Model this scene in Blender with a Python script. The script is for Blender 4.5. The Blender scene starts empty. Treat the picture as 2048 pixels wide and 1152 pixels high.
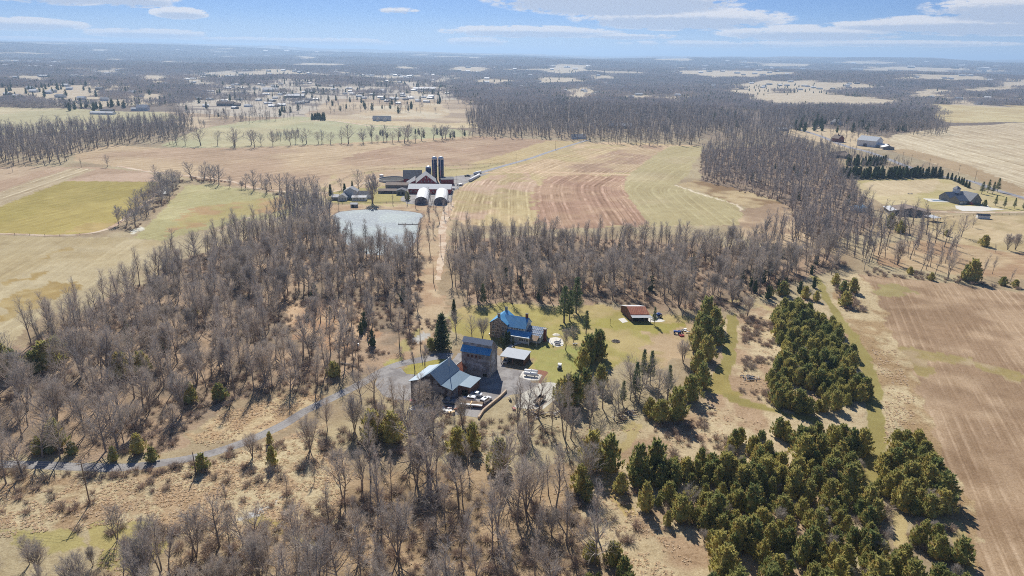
import bpy, math, random
import numpy as np
from mathutils import Vector, Matrix
R = math.radians
sc = bpy.context.scene

# ------------------------------------------------------------------ camera
FPX, CAMH, PITCH, ROLL = 1365.33, 110.0, R(18.85), R(0.8)
_f = np.array([0, math.cos(PITCH), -math.sin(PITCH)])
_r0 = np.array([1.0, 0, 0]); _u0 = np.cross(_r0, _f)
_r = math.cos(ROLL)*_r0 + math.sin(ROLL)*_u0
_u = math.cos(ROLL)*_u0 - math.sin(ROLL)*_r0
cam_d = bpy.data.cameras.new('camera'); cam = bpy.data.objects.new('camera', cam_d)
sc.collection.objects.link(cam)
cam_d.sensor_width = 36; cam_d.lens = 24; cam_d.clip_start = 1; cam_d.clip_end = 90000
cam.matrix_world = Matrix(((_r[0], _u[0], -_f[0], 0), (_r[1], _u[1], -_f[1], 0),
                           (_r[2], _u[2], -_f[2], CAMH), (0, 0, 0, 1)))
sc.camera = cam

# ------------------------------------------------------------------ exposure, sun, sky
sc.view_settings.view_transform = 'Standard'; sc.view_settings.look = 'None'
sc.view_settings.gamma = 1; sc.view_settings.exposure = 0.42
SUN_AZ, SUN_EL = R(-11), R(41)
S = Vector((math.sin(SUN_AZ)*math.cos(SUN_EL), math.cos(SUN_AZ)*math.cos(SUN_EL), math.sin(SUN_EL)))
sun_d = bpy.data.lights.new('sun', 'SUN'); sun_d.energy = 5.0; sun_d.angle = R(0.5); sun_d.color = (1, .95, .87)
sun = bpy.data.objects.new('sun', sun_d); sc.collection.objects.link(sun)
sun.rotation_euler = S.to_track_quat('Z', 'Y').to_euler()
wd = bpy.data.worlds.new("World"); sc.world = wd; wd.use_nodes = True
nt = wd.node_tree; N = nt.nodes; L = nt.links
bg = N['Background']
sky = N.new('ShaderNodeTexSky'); sky.sky_type = 'NISHITA'; sky.sun_disc = False
sky.sun_elevation = SUN_EL; sky.sun_rotation = SUN_AZ; sky.altitude = 150
sky.air_density = 0.6; sky.dust_density = 0.2; sky.ozone_density = 2.0
bg.inputs['Strength'].default_value = 0.075

def math_n(nt, op, a, b=None, c=None, clamp=False):
    n = nt.nodes.new('ShaderNodeMath'); n.operation = op; n.use_clamp = clamp
    for i, v in enumerate((a, b, c)):
        if v is None: continue
        if isinstance(v, (int, float)): n.inputs[i].default_value = v
        else: nt.links.new(v, n.inputs[i])
    return n.outputs[0]

def mapr(nt, v, a, b, c=0.0, d=1.0, smooth=True):
    n = nt.nodes.new('ShaderNodeMapRange'); n.interpolation_type = 'SMOOTHSTEP' if smooth else 'LINEAR'
    nt.links.new(v, n.inputs[0])
    for i, q in enumerate((a, b, c, d)): n.inputs[i+1].default_value = q
    return n.outputs[0]

def mixc(nt, fac, a, b, mode='MIX'):
    n = nt.nodes.new('ShaderNodeMix'); n.data_type = 'RGBA'; n.blend_type = mode
    if isinstance(fac, (int, float)): n.inputs[0].default_value = fac
    else: nt.links.new(fac, n.inputs[0])
    for i, v in ((6, a), (7, b)):
        if isinstance(v, (tuple, list)): n.inputs[i].default_value = (*v[:3], 1)
        else: nt.links.new(v, n.inputs[i])
    return n.outputs[2]

def noise(nt, vec, scale, detail=4, rough=.55, dim='3D', dist=0.0):
    n = nt.nodes.new('ShaderNodeTexNoise'); n.noise_dimensions = dim
    n.inputs['Scale'].default_value = scale; n.inputs['Detail'].default_value = detail
    n.inputs['Roughness'].default_value = rough; n.inputs['Distortion'].default_value = dist
    if vec is not None: nt.links.new(vec, n.inputs['W' if dim == '1D' else 'Vector'])
    return n.outputs['Fac']

# clouds of the real sky: cumulus banks given by azimuth, elevation and size (degrees)
tc = N.new('ShaderNodeTexCoord'); sep = N.new('ShaderNodeSeparateXYZ'); L.new(tc.outputs['Generated'], sep.inputs[0])
X, Y, Z = sep.outputs
az = math_n(nt, 'MULTIPLY', math_n(nt, 'ARCTAN2', X, Y), 57.2958)
el = math_n(nt, 'MULTIPLY', math_n(nt, 'ARCSINE', Z), 57.2958)
cmb = N.new('ShaderNodeCombineXYZ'); L.new(math_n(nt, 'MULTIPLY', az, 0.55), cmb.inputs[0]); L.new(math_n(nt, 'MULTIPLY', el, 1.9), cmb.inputs[1])
nA = noise(nt, cmb.outputs[0], .75, 7, .62)
nB = noise(nt, cmb.outputs[0], 2.6, 5, .65)
# (azimuth, elevation, half width, half height, amount)
CL = [(-32.0, 3.6, 4.6, .85, 1.1), (-27.5, 3.3, 3.0, .55, 1), (-34.0, 1.5, 3.6, .42, 1), (-24.6, 2.5, 1.9, .42, 1), (-26.8, 1.1, 4.2, .34, .9), (-20, .8, 5, .22, .75), (-33, .5, 4, .25, .8),
      (7.5, 4.2, 9.6, 1.25, 1.25), (12.5, 2.8, 7.8, .85, 1.2), (1.0, 1.75, 7.0, .46, 1.0), (-3.0, .95, 2.4, .36, .95), (8.5, 1.5, 4.2, .24, .8), (-9, 3.1, 1.6, .25, .7),
      (22, 1.8, 6.5, .55, 1.05), (29, 2.3, 6.0, .42, 1.0), (35.5, 3.4, 6.4, 1.1, 1.2), (33, 2.3, 8.4, .70, 1.15), (21.5, 5.0, 4.4, .4, .95), (16, 1.0, 8, .26, .7), (28, 1.1, 7, .24, .7),
      (-13.5, .8, 4.5, .28, .75), (14, 5.6, 3.0, .3, .8), (-44, 2.5, 6, .9, 1), (48, 4, 8, 1.0, 1), (-10, 11, 14, 1.6, .7), (20, 13, 12, 2, .7), (-60, 6, 14, 1.6, .9), (70, 5, 14, 1.5, .9)]
cov = None; und = None
for (a, e, w, h, k) in CL:
    dx = math_n(nt, 'DIVIDE', math_n(nt, 'SUBTRACT', az, a), w); dy = math_n(nt, 'DIVIDE', math_n(nt, 'SUBTRACT', el, e), h)
    d2 = math_n(nt, 'ADD', math_n(nt, 'MULTIPLY', dx, dx), math_n(nt, 'MULTIPLY', dy, dy))
    m = math_n(nt, 'MULTIPLY', math_n(nt, 'SUBTRACT', 1.0, math_n(nt, 'MULTIPLY', d2, .75), None, True), k)
    sh = math_n(nt, 'MULTIPLY', m, mapr(nt, dy, .55, -.75))
    cov = m if cov is None else math_n(nt, 'MAXIMUM', cov, m)
    und = sh if und is None else math_n(nt, 'MAXIMUM', und, sh)
raw = math_n(nt, 'ADD', cov, math_n(nt, 'MULTIPLY', math_n(nt, 'ADD', math_n(nt, 'MULTIPLY', math_n(nt, 'SUBTRACT', nA, .5), 2.7), math_n(nt, 'MULTIPLY', math_n(nt, 'SUBTRACT', nB, .5), 1.3)), mapr(nt, cov, 0, .4)))
alpha = mapr(nt, raw, .08, .46)
veil = math_n(nt, 'MULTIPLY', mapr(nt, math_n(nt, 'ABSOLUTE', el), 3.2, 0.0), .55)
tinted = mixc(nt, 1.0, sky.outputs[0], mixc(nt, mapr(nt, math_n(nt, 'ABSOLUTE', el), 5.0, 26.0), (.42, .55, .80), (.86, 1.0, 1.22)), 'MULTIPLY')
skyc = mixc(nt, veil, tinted, (5.9, 6.8, 8.0))
cb = mixc(nt, mapr(nt, math_n(nt, 'ADD', und, math_n(nt, 'MULTIPLY', math_n(nt, 'SUBTRACT', nB, .5), .7)), .08, .52), (8.4, 8.2, 8.3), (5.0, 5.6, 6.9))  # cloud undersides greyed: their shading is put into the sky colour
L.new(mixc(nt, math_n(nt, 'MULTIPLY', alpha, .92), skyc, cb), bg.inputs['Color'])
sc.cycles.use_denoising = False; sc.cycles.denoising_prefilter = 'NONE'; sc.cycles.filter_width = 1.0; sc.cycles.sample_clamp_indirect = 1.5; sc.cycles.sample_clamp_direct = 6
sc.cycles.max_bounces = 5; sc.cycles.diffuse_bounces = 2; sc.cycles.glossy_bounces = 2
sc.cycles.transmission_bounces = 3; sc.cycles.volume_bounces = 0; sc.cycles.transparent_max_bounces = 8
sc.cycles.caustics_reflective = False; sc.cycles.caustics_refractive = False

# ------------------------------------------------------------------ helpers
rng = np.random.default_rng(7); rd = random.Random(5)
def vhash(ix, iy, seed):
    h = (ix.astype(np.int64)*374761393 + iy.astype(np.int64)*668265263 + seed*1442695041) & 0x7fffffff
    h = ((h ^ (h >> 13))*1274126177) & 0x7fffffff
    return ((h ^ (h >> 16)) & 0xffff)/65535.0
def vnoise(x, y, s, seed=0):
    x = np.asarray(x, float)/s; y = np.asarray(y, float)/s
    ix = np.floor(x); iy = np.floor(y); fx = x-ix; fy = y-iy
    fx = fx*fx*(3-2*fx); fy = fy*fy*(3-2*fy)
    a = vhash(ix, iy, seed); b = vhash(ix+1, iy, seed); c = vhash(ix, iy+1, seed); d = vhash(ix+1, iy+1, seed)
    return (a*(1-fx)+b*fx)*(1-fy)+(c*(1-fx)+d*fx)*fy
def sstep(a, b, v):
    t = np.clip((v-a)/(b-a), 0, 1); return t*t*(3-2*t)
def terrain(x, y):
    x = np.asarray(x, float); y = np.asarray(y, float); r = np.hypot(x, y); a = np.degrees(np.arctan2(x, y))
    h = sstep(1500, 3500, r)*(vnoise(x, y, 900, 1)-.45)*46 + sstep(3000, 7000, r)*(vnoise(x, y, 2100, 2)-.3)*95
    left = sstep(6, -36, a)
    h = h + sstep(7000, 13000, r)*(42 + 105*left + 30*sstep(15, 38, a) + (vnoise(x, y, 3300, 3)-.5)*70) + sstep(12000, 24000, r)*(24+40*(vnoise(x, y, 5200, 4)-.3) + 55*left)
    return h
def ray(px, py): return _f*FPX + _r*(px-1024) + _u*(576-py)
def P(px, py, z=0.0):
    d = ray(px, py)
    t = (z-CAMH)/min(d[2], -1e-4)
    return (d[0]*t, d[1]*t)
def G(px, py):
    """where the sight line of a point of the photograph meets the terrain"""
    x, y = P(px, py)
    if py > 225 and math.hypot(x, y) < 1500: return (x, y)
    d = ray(px, py); d = d/np.linalg.norm(d[:2]); r = 1400.0
    while r < 28000:
        if CAMH + d[2]*r <= float(terrain(d[0]*r, d[1]*r)): break
        r *= 1.006
    return (d[0]*r, d[1]*r)
def proj(x, y, z=0.0):
    v = np.array([np.asarray(x, float), np.asarray(y, float), np.asarray(z, float)-CAMH+np.zeros_like(np.asarray(x, float))])
    c = np.tensordot(_f, v, 1)
    return 1024+FPX*np.tensordot(_r, v, 1)/c, 576-FPX*np.tensordot(_u, v, 1)/c, c
def poly(pts): return np.array([G(*p) for p in pts])
def inside(x, y, pg):
    res = np.zeros(x.shape, bool); n = len(pg)
    bb = (x >= pg[:, 0].min()) & (x <= pg[:, 0].max()) & (y >= pg[:, 1].min()) & (y <= pg[:, 1].max())
    xs = x[bb]; ys = y[bb]; r = np.zeros(xs.shape, bool)
    for i in range(n):
        x0, y0 = pg[i]; x1, y1 = pg[(i+1) % n]
        if y0 == y1: continue
        c = ((y0 > ys) != (y1 > ys)) & (xs < (x1-x0)*(ys-y0)/(y1-y0)+x0)
        r ^= c
    res[bb] = r
    return res
def lin(c): 
    c = np.asarray(c, float)/255; return np.where(c < .04045, c/12.92, ((c+.055)/1.055)**2.4)
KEXP = 1.25
def A(r, g, b, k=1.0):
    """base colour of a surface from the brightness it has in full sun"""
    v = lin((r, g, b))/KEXP*k; return (float(v[0]), float(v[1]), float(v[2]))

def tag(o, label=None, cat=None, group=None, kind=None):
    if label: o['label'] = label
    if cat: o['category'] = cat
    if group: o['group'] = group
    if kind: o['kind'] = kind
    return o
def empty(name, loc, rz=0, label=None, cat=None, group=None):
    o = bpy.data.objects.new(name, None); sc.collection.objects.link(o)
    o.location = loc; o.rotation_euler = (0, 0, rz); o.empty_display_size = .5
    return tag(o, label, cat, group)
def copy_tree(o, parent=None):
    c = o.copy(); sc.collection.objects.link(c); c.parent = parent
    for ch in o.children: copy_tree(ch, c)
    return c

class MB:
    def __init__(s): s.v = []; s.f = []; s.mi = []; s.cur = 0
    def add(s, vs, fs):
        k = len(s.v); s.v.extend([tuple(map(float, p)) for p in vs]); s.f.extend([tuple(i+k for i in f) for f in fs]); s.mi.extend([s.cur]*len(fs)); return s
    def box(s, x0, x1, y0, y1, z0, z1):
        return s.add([(x0, y0, z0), (x1, y0, z0), (x1, y1, z0), (x0, y1, z0), (x0, y0, z1), (x1, y0, z1), (x1, y1, z1), (x0, y1, z1)],
                     [(0, 3, 2, 1), (4, 5, 6, 7), (0, 1, 5, 4), (1, 2, 6, 5), (2, 3, 7, 6), (3, 0, 4, 7)])
    def slab(s, q, t):
        """a sheet with four corners (counter-clockwise from above) and thickness t below"""
        q = [Vector(p) for p in q]; n = (q[1]-q[0]).cross(q[3]-q[0]).normalized()*t
        return s.add([tuple(p-n) for p in q]+[tuple(p) for p in q], [(0, 3, 2, 1), (4, 5, 6, 7), (0, 1, 5, 4), (1, 2, 6, 5), (2, 3, 7, 6), (3, 0, 4, 7)])
    def prism(s, prof, a, b, axis='y'):
        """profile of (across, z) points pushed from a to b along the axis"""
        n = len(prof)
        def p(q, t): return (q[0], t, q[1]) if axis == 'y' else (t, q[0], q[1])
        vs = [p(q, a) for q in prof]+[p(q, b) for q in prof]
        fs = [tuple(range(n)), tuple(range(2*n-1, n-1, -1))]+[(i, i+n, (i+1) % n+n, (i+1) % n) for i in range(n)]
        return s.add(vs, fs)
    def tube(s, pts, rad, sides=6, cap=True):
        pts = [Vector(p) for p in pts]; k = len(s.v); up = Vector((.13, .2, .97))
        vs = []
        for i, p in enumerate(pts):
            d = (pts[min(i+1, len(pts)-1)]-pts[max(i-1, 0)]).normalized()
            if abs(d.dot(up)) > .98: up = Vector((1, .1, 0))
            a = d.cross(up).normalized(); b = d.cross(a); r = rad[i] if isinstance(rad, (list, tuple)) else rad
            for j in range(sides):
                t = 2*math.pi*j/sides; vs.append(tuple(p+a*(r*math.cos(t))+b*(r*math.sin(t))))
        fs = []
        for i in range(len(pts)-1):
            for j in range(sides):
                fs.append((i*sides+j, i*sides+(j+1) % sides, (i+1)*sides+(j+1) % sides, (i+1)*sides+j))
        if cap: fs += [tuple(range(sides-1, -1, -1)), tuple(range((len(pts)-1)*sides, len(pts)*sides))]
        return s.add(vs, fs)
    def lathe(s, prof, sides=16, cx=0, cy=0):
        n = len(prof); vs = [(cx+r*math.cos(2*math.pi*j/sides), cy+r*math.sin(2*math.pi*j/sides), z) for (r, z) in prof for j in range(sides)]
        fs = [(i*sides+j, i*sides+(j+1) % sides, (i+1)*sides+(j+1) % sides, (i+1)*sides+j) for i in range(n-1) for j in range(sides)]
        fs += [tuple(range(sides-1, -1, -1)), tuple(range((n-1)*sides, n*sides))]
        return s.add(vs, fs)
    def tri(s, p, side, tip):
        k = len(s.v); s.v += [tuple(p-side), tuple(p+side), tuple(tip)]; s.f.append((k, k+1, k+2)); s.mi.append(s.cur)
    def mesh(s, name, mats, smooth=False):
        me = bpy.data.meshes.new(name); me.from_pydata(s.v, [], s.f)
        if not isinstance(mats, (list, tuple)): mats = [mats]
        for m in mats: me.materials.append(m)
        if len(mats) > 1: me.polygons.foreach_set('material_index', s.mi)
        if smooth: me.polygons.foreach_set('use_smooth', [True]*len(me.polygons))
        me.update(); return me
    def build(s, name, mats, parent=None, smooth=False, loc=None, rz=0):
        o = bpy.data.objects.new(name, s.mesh(name, mats, smooth)); sc.collection.objects.link(o)
        o.parent = parent
        if loc is not None: o.location = loc
        if rz: o.rotation_euler = (0, 0, rz)
        return o

# ------------------------------------------------------------------ materials
MAT = {}
def mat(name, col, rough=.8, metal=0, var=.12, scale=1.0, stripe=None, spec=.3, bump=0.0, tint=None, col2=None, c2scale=.5, c2lo=.45, c2hi=.6):
    m = bpy.data.materials.new(name); m.use_nodes = True; nt = m.node_tree; p = nt.nodes['Principled BSDF']
    p.inputs['Roughness'].default_value = rough; p.inputs['Metallic'].default_value = metal
    p.inputs['Specular IOR Level'].default_value = spec
    tc = nt.nodes.new('ShaderNodeTexCoord'); o = tc.outputs['Object']
    c = col
    if col2: c = mixc(nt, mapr(nt, noise(nt, o, c2scale, 5, .6), c2lo, c2hi), col, col2)
    v = mapr(nt, noise(nt, o, scale, 5, .65), .3, .7, 1-var, 1+var, False)
    cc = nt.nodes.new('ShaderNodeCombineXYZ')
    for i in range(3): nt.links.new(v, cc.inputs[i])
    c = mixc(nt, 1.0, c, cc.outputs[0], 'MULTIPLY')
    if stripe:
        ax, period, amt = stripe[:3]; duty = stripe[3] if len(stripe) > 3 else .12
        sp = nt.nodes.new('ShaderNodeSeparateXYZ'); nt.links.new(o, sp.inputs[0])
        f = math_n(nt, 'FRACT', math_n(nt, 'DIVIDE', math_n(nt, 'ADD', sp.outputs['XYZ'.index(ax)], 500.0), period))
        line = math_n(nt, 'LESS_THAN', f, duty)
        c = mixc(nt, math_n(nt, 'MULTIPLY', line, amt), c, tuple(x*.35 for x in col))
    if tint:
        oi = nt.nodes.new('ShaderNodeObjectInfo')
        c = mixc(nt, mapr(nt, oi.outputs['Random'], 0, 1, 0, 1, False), c, mixc(nt, 1.0, c, tint, 'MULTIPLY'))
    nt.links.new(c, p.inputs['Base Color'])
    if bump:
        b = nt.nodes.new('ShaderNodeBump'); b.inputs['Strength'].default_value = bump; b.inputs['Distance'].default_value = .1
        nt.links.new(noise(nt, o, scale*4, 4), b.inputs['Height']); nt.links.new(b.outputs[0], p.inputs['Normal'])
    MAT[name] = m; return m

def leafmat(name, c1, c2, trans=.25, c3=None):
    m = bpy.data.materials.new(name); m.use_nodes = True; nt = m.node_tree; nt.nodes.remove(nt.nodes['Principled BSDF'])
    oi = nt.nodes.new('ShaderNodeObjectInfo'); tc = nt.nodes.new('ShaderNodeTexCoord')
    geo = nt.nodes.new('ShaderNodeNewGeometry')
    c = mixc(nt, oi.outputs['Random'], c1, c2)
    if c3: c = mixc(nt, mapr(nt, noise(nt, tc.outputs['Object'], .55, 3), .45, .68), c, c3)
    v = mapr(nt, noise(nt, tc.outputs['Object'], 2.2, 3), .3, .7, .7, 1.35, False)
    cc = nt.nodes.new('ShaderNodeCombineXYZ')
    for i in range(3): nt.links.new(v, cc.inputs[i])
    c = mixc(nt, 1.0, c, cc.outputs[0], 'MULTIPLY')
    d = nt.nodes.new('ShaderNodeBsdfDiffuse'); t = nt.nodes.new('ShaderNodeBsdfTranslucent'); mx = nt.nodes.new('ShaderNodeMixShader')
    nt.links.new(c, d.inputs[0]); nt.links.new(c, t.inputs[0]); mx.inputs[0].default_value = trans
    nt.links.new(d.outputs[0], mx.inputs[1]); nt.links.new(t.outputs[0], mx.inputs[2])
    nt.links.new(mx.outputs[0], nt.nodes['Material Output'].inputs['Surface'])
    MAT[name] = m; return m
# ------------------------------------------------------------------ ground: one sheet to the horizon, its fields as colours of the soil and grass
def rings():
    a1 = np.arange(-58, 58.01, .135); a2 = np.arange(62, 302-3.9, 4.0)
    ang = np.radians(np.concatenate([a1, a2])); rad = [45.0]
    while rad[-1] < 30000: rad.append(rad[-1]*1.0068)
    return ang, np.array(rad)
ang, rad = rings(); na, nr = len(ang), len(rad)
AA, RR = np.meshgrid(ang, rad)
GX = (np.sin(AA)*RR).ravel(); GY = (np.cos(AA)*RR).ravel()
GX = np.append(GX, 0.0); GY = np.append(GY, 0.0)
GZ = terrain(GX, GY)
n = len(GX); GR = np.hypot(GX, GY)
col = np.zeros((n, 4), np.float32); su = np.zeros(n, np.float32); tuft = np.zeros(n, np.float32)
nz1 = vnoise(GX, GY, 38, 11); nz2 = vnoise(GX, GY, 13, 12); nz3 = vnoise(GX, GY, 5, 13)
jx = (vnoise(GX, GY, 7, 21)-.5)*7+(vnoise(GX, GY, 2.5, 22)-.5)*3; jy = (vnoise(GX, GY, 7, 23)-.5)*7+(vnoise(GX, GY, 2.5, 24)-.5)*3
far = sstep(900, 2500, GR)
jfx = (vnoise(GX, GY, 120, 25)-.5)*120*far; jfy = (vnoise(GX, GY, 120, 26)-.5)*160*far
def base(c, t=1.0, s=0.0): return A(*c)+(s,), t
c0, c1 = np.array(A(188, 168, 132)), np.array(A(168, 144, 114))
w = sstep(.35, .7, .6*nz1+.4*nz2)[:, None]
col[:, :3] = c0*(1-w)+c1*w; tuft[:] = 1.0
fr = sstep(700, 1400, GR)[:, None]
wood_far = np.array(A(128, 112, 102)); col[:, :3] = col[:, :3]*(1-fr)+wood_far*fr
def paint(pts, c, jit=0.0, t=.3, stripe=0.0, per=7.0, rows=None, mixn=None, c2=None, lo=.4, hi=.65, nsc=None, curve=None, isworld=False, alpha=1.0):
    pg = np.array(pts, float) if isworld else poly(pts)
    x = GX+jx*jit+jfx*(jit > 0); y = GY+jy*jit+jfy*(jit > 0)
    m = inside(x, y, pg)
    if not m.any(): return
    cc = np.array(A(*c))[None, :]
    if c2 is not None:
        nn = vnoise(GX[m], GY[m], nsc or 40, 31)*.6+vnoise(GX[m], GY[m], (nsc or 40)/3, 32)*.4
        ww = sstep(lo, hi, nn)[:, None]; cc = cc*(1-ww)+np.array(A(*c2))[None, :]*ww
    col[m, :3] = col[m, :3]*(1-alpha)+cc*alpha; col[m, 3] = stripe; tuft[m] = t
    if rows is not None:
        a = np.array(G(*rows[0])); b = np.array(G(*rows[1])); d = (b-a)/np.linalg.norm(b-a)
        su[m] = (GX[m]*-d[1]+GY[m]*d[0])/per
    if curve is not None:
        c = poly(curve); best = np.full(m.sum(), 1e9); qx, qy = GX[m], GY[m]
        for i in range(len(c)-1):
            e = c[i+1]-c[i]; tt = ((qx-c[i, 0])*e[0]+(qy-c[i, 1])*e[1])/(e@e)
            if i > 0: tt = np.maximum(tt, 0)
            if i < len(c)-2: tt = np.minimum(tt, 1)
            best = np.minimum(best, np.hypot(qx-c[i, 0]-e[0]*tt, qy-c[i, 1]-e[1]*tt))
        su[m] = best/per
def strip(pts, wd, c, jit=.3, t=.2, **k):
    """a band of ground along a line; width in metres"""
    p = poly(pts); l = []; r_ = []
    for i in range(len(p)):
        d = p[min(i+1, len(p)-1)]-p[max(i-1, 0)]; d = d/np.linalg.norm(d); nn = np.array([-d[1], d[0]])
        w_ = wd[i] if isinstance(wd, (list, tuple)) else wd
        l.append(p[i]+nn*w_/2); r_.append(p[i]-nn*w_/2)
    paint(l+r_[::-1], c, jit=jit, t=t, isworld=True, **k)

# --- far country: pale openings in the wooded plain
op = vnoise(GX, GY*.6, 520, 81)*.6+vnoise(GX, GY*.6, 170, 82)*.4; mop = (op > .69) & (GR > 2600)
col[mop, :3] = np.array(A(186, 168, 146))
suburb = (190, 175, 158)
paint([(330, 150), (480, 140), (760, 150), (930, 150), (900, 205), (880, 235), (700, 235), (560, 240), (420, 235), (340, 215), (400, 190)], suburb, 2, .3, c2=(138, 124, 116), nsc=130, lo=.56, hi=.66)
paint([(600, 252), (640, 200), (955, 200), (958, 254)], (196, 172, 142), 1.2, .4, c2=(170, 146, 122), nsc=90)
paint([(0, 118), (130, 118), (135, 142), (0, 148)], suburb, 2, .3, c2=(118, 110, 112), nsc=110, lo=.38, hi=.55)
paint([(150, 138), (262, 138), (262, 166), (150, 168)], suburb, 2, .3, c2=(118, 110, 112), nsc=100, lo=.4, hi=.6)
for (x0, x1, y0, y1) in [(177, 222, 98, 104), (0, 108, 105, 109), (0, 125, 152, 160), (195, 243, 160, 166), (264, 354, 151, 156), (410, 486, 147, 153), (500, 610, 139, 146),
        (758, 813, 152, 160), (893, 990, 133, 140), (1085, 1195, 129, 137), (1090, 1150, 137, 144), (1120, 1212, 174, 190), (824, 873, 173, 181), (1340, 1590, 139, 149),
        (1437, 1774, 162, 172), (1455, 1562, 178, 187), (1340, 1389, 189, 195), (1458, 1843, 188, 200), (1781, 1986, 149, 156), (1986, 2100, 158, 168), (1823, 1910, 180, 190),
        (1560, 1700, 179, 185), (780, 830, 132, 136), (580, 640, 112, 116), (415, 470, 103, 106), (1500, 1640, 126, 130), (1660, 1800, 122, 125), (1300, 1400, 117, 120),
        (860, 980, 113, 115), (1740, 1960, 133, 137), (1050, 1180, 155, 161), (940, 1040, 158, 164), (560, 720, 126, 130), (300, 400, 122, 125), (1880, 2048, 173, 178), (-300, -40, 150, 160), (2100, 2400, 160, 175)]:
    y1 = y1+.14*(y1-108)+1; ym = (y0+y1)/2; sl = (x1-x0)*.014
    paint([(x0, ym+1), (x0+(x1-x0)*.25, y0), (x1-(x1-x0)*.2, y0+sl), (x1, ym+sl), (x1-(x1-x0)*.3, y1+sl), (x0+(x1-x0)*.2, y1)], (200, 180, 154) if y1 > 110 else (180, 170, 162), .9, .2)
# small clearings in the far woods, each with a house
rc_ = random.Random(44); CLEAR = []
for (x0_, x1_, y0_, y1_, n_, w_) in ((6, 330, 152, 204, 22, 'in far left woods'), (940, 1400, 150, 186, 16, 'beyond ploughed strips'), (1400, 2040, 134, 146, 14, 'in far right woods'), (1200, 1440, 170, 200, 8, 'amid far woods'), (1860, 2040, 196, 212, 5, 'beyond right field')):
    for k in range(n_):
        qx, qy = rc_.uniform(x0_, x1_), rc_.uniform(y0_, y1_); cx_, cy_ = G(qx, qy); CLEAR.append((cx_, cy_, w_)); ra_, rb_ = rc_.uniform(38, 80), rc_.uniform(90, 170); di = math.atan2(cx_, cy_)
        paint([(cx_+ra_*math.cos(t_)*math.cos(di)+(rb_*math.sin(t_)-rb_*.6)*math.sin(di), cy_-ra_*math.cos(t_)*math.sin(di)+(rb_*math.sin(t_)-rb_*.6)*math.cos(di)) for t_ in np.arange(0, 6.28, .5)], (196, 176, 150), .15, .2, isworld=True)
# --- middle distance fields
paint([(-400, 262), (-100, 216), (0, 213), (110, 216), (240, 222), (350, 224), (352, 240), (270, 248), (150, 262), (40, 268), (-300, 290)], (200, 182, 145), 1, .3, c2=(184, 172, 132), nsc=120, stripe=.35, rows=((0, 250), (300, 228)))
paint([(330, 224), (470, 232), (600, 236), (520, 246), (400, 258), (350, 250)], (205, 180, 148), 1.5, .6, c2=(165, 140, 115), nsc=60)
paint([(320, 292), (400, 258), (480, 244), (600, 233), (720, 248), (870, 256), (945, 262), (935, 278), (830, 284), (620, 290), (480, 294), (380, 296)], (178, 172, 132), 1, .2, c2=(190, 176, 136), nsc=140, stripe=.3, rows=((330, 290), (620, 240)))
paint([(640, 238), (690, 238), (760, 240), (900, 246), (955, 244), (960, 256), (870, 256), (720, 247)], (205, 182, 142), 1, .4)
paint([(735, 213), (890, 209), (895, 228), (880, 236), (770, 238), (700, 232), (730, 226)], (206, 188, 160), 1, .3, c2=(196, 170, 135), nsc=90)
F5 = [(148, 306), (225, 290), (320, 296), (480, 296), (620, 290), (950, 272), (1110, 280), (1172, 283), (1060, 326), (962, 345), (905, 356), (860, 362), (760, 352), (700, 372), (600, 380), (540, 384), (420, 362), (300, 345), (215, 330), (150, 322)]
paint(F5, (197, 168, 132), .5, .25, stripe=.55, per=14, rows=((300, 345), (930, 275)), c2=(184, 152, 122), nsc=110)
paint([(660, 330), (720, 305), (840, 285), (960, 274), (1095, 281), (1040, 300), (940, 322), (860, 325), (760, 332)], (176, 142, 114), 1.4, .25, stripe=.55, per=14, rows=((300, 345), (930, 275)), c2=(188, 156, 126), nsc=60)
paint([(1095, 281), (1172, 283), (1060, 326), (962, 345), (930, 330), (1010, 308)], (196, 170, 122), .6, .25, stripe=.4, rows=((962, 345), (1172, 284)))
paint([(640, 385), (660, 350), (800, 336), (1010, 326), (985, 342), (905, 362), (905, 400), (880, 420), (660, 408)], (190, 170, 120), .8, .4, c2=(196, 165, 132), nsc=30)
# left side
paint([(-400, 336), (0, 335), (60, 333), (190, 334), (300, 345), (322, 364), (130, 362), (0, 412), (-400, 560)], (193, 165, 135), .6, .3, c2=(182, 150, 122), nsc=60, stripe=.3, rows=((0, 412), (130, 362)))
paint([(-300, 520), (0, 385), (60, 362), (145, 336), (192, 338), (130, 362), (0, 413), (-300, 545)], (190, 168, 134), .4, .2, stripe=1.0, rows=((0, 408), (130, 362)))
paint([(130, 363), (200, 348), (300, 346), (322, 363)], (200, 168, 142), 1, .5)
F2 = [(-400, 590), (0, 413), (130, 362), (322, 364), (305, 392), (272, 425), (238, 446), (195, 464), (120, 470), (0, 467), (-300, 480)]
paint(F2, (168, 148, 74), .25, .15, stripe=.35, rows=((0, 440), (290, 372)), c2=(180, 158, 84), nsc=45)
paint([(240, 445), (275, 395), (322, 364), (305, 392), (272, 425), (238, 446), (195, 464), (120, 468), (175, 445)], (190, 160, 98), .8, .2, c2=(178, 150, 86), nsc=20)

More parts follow.
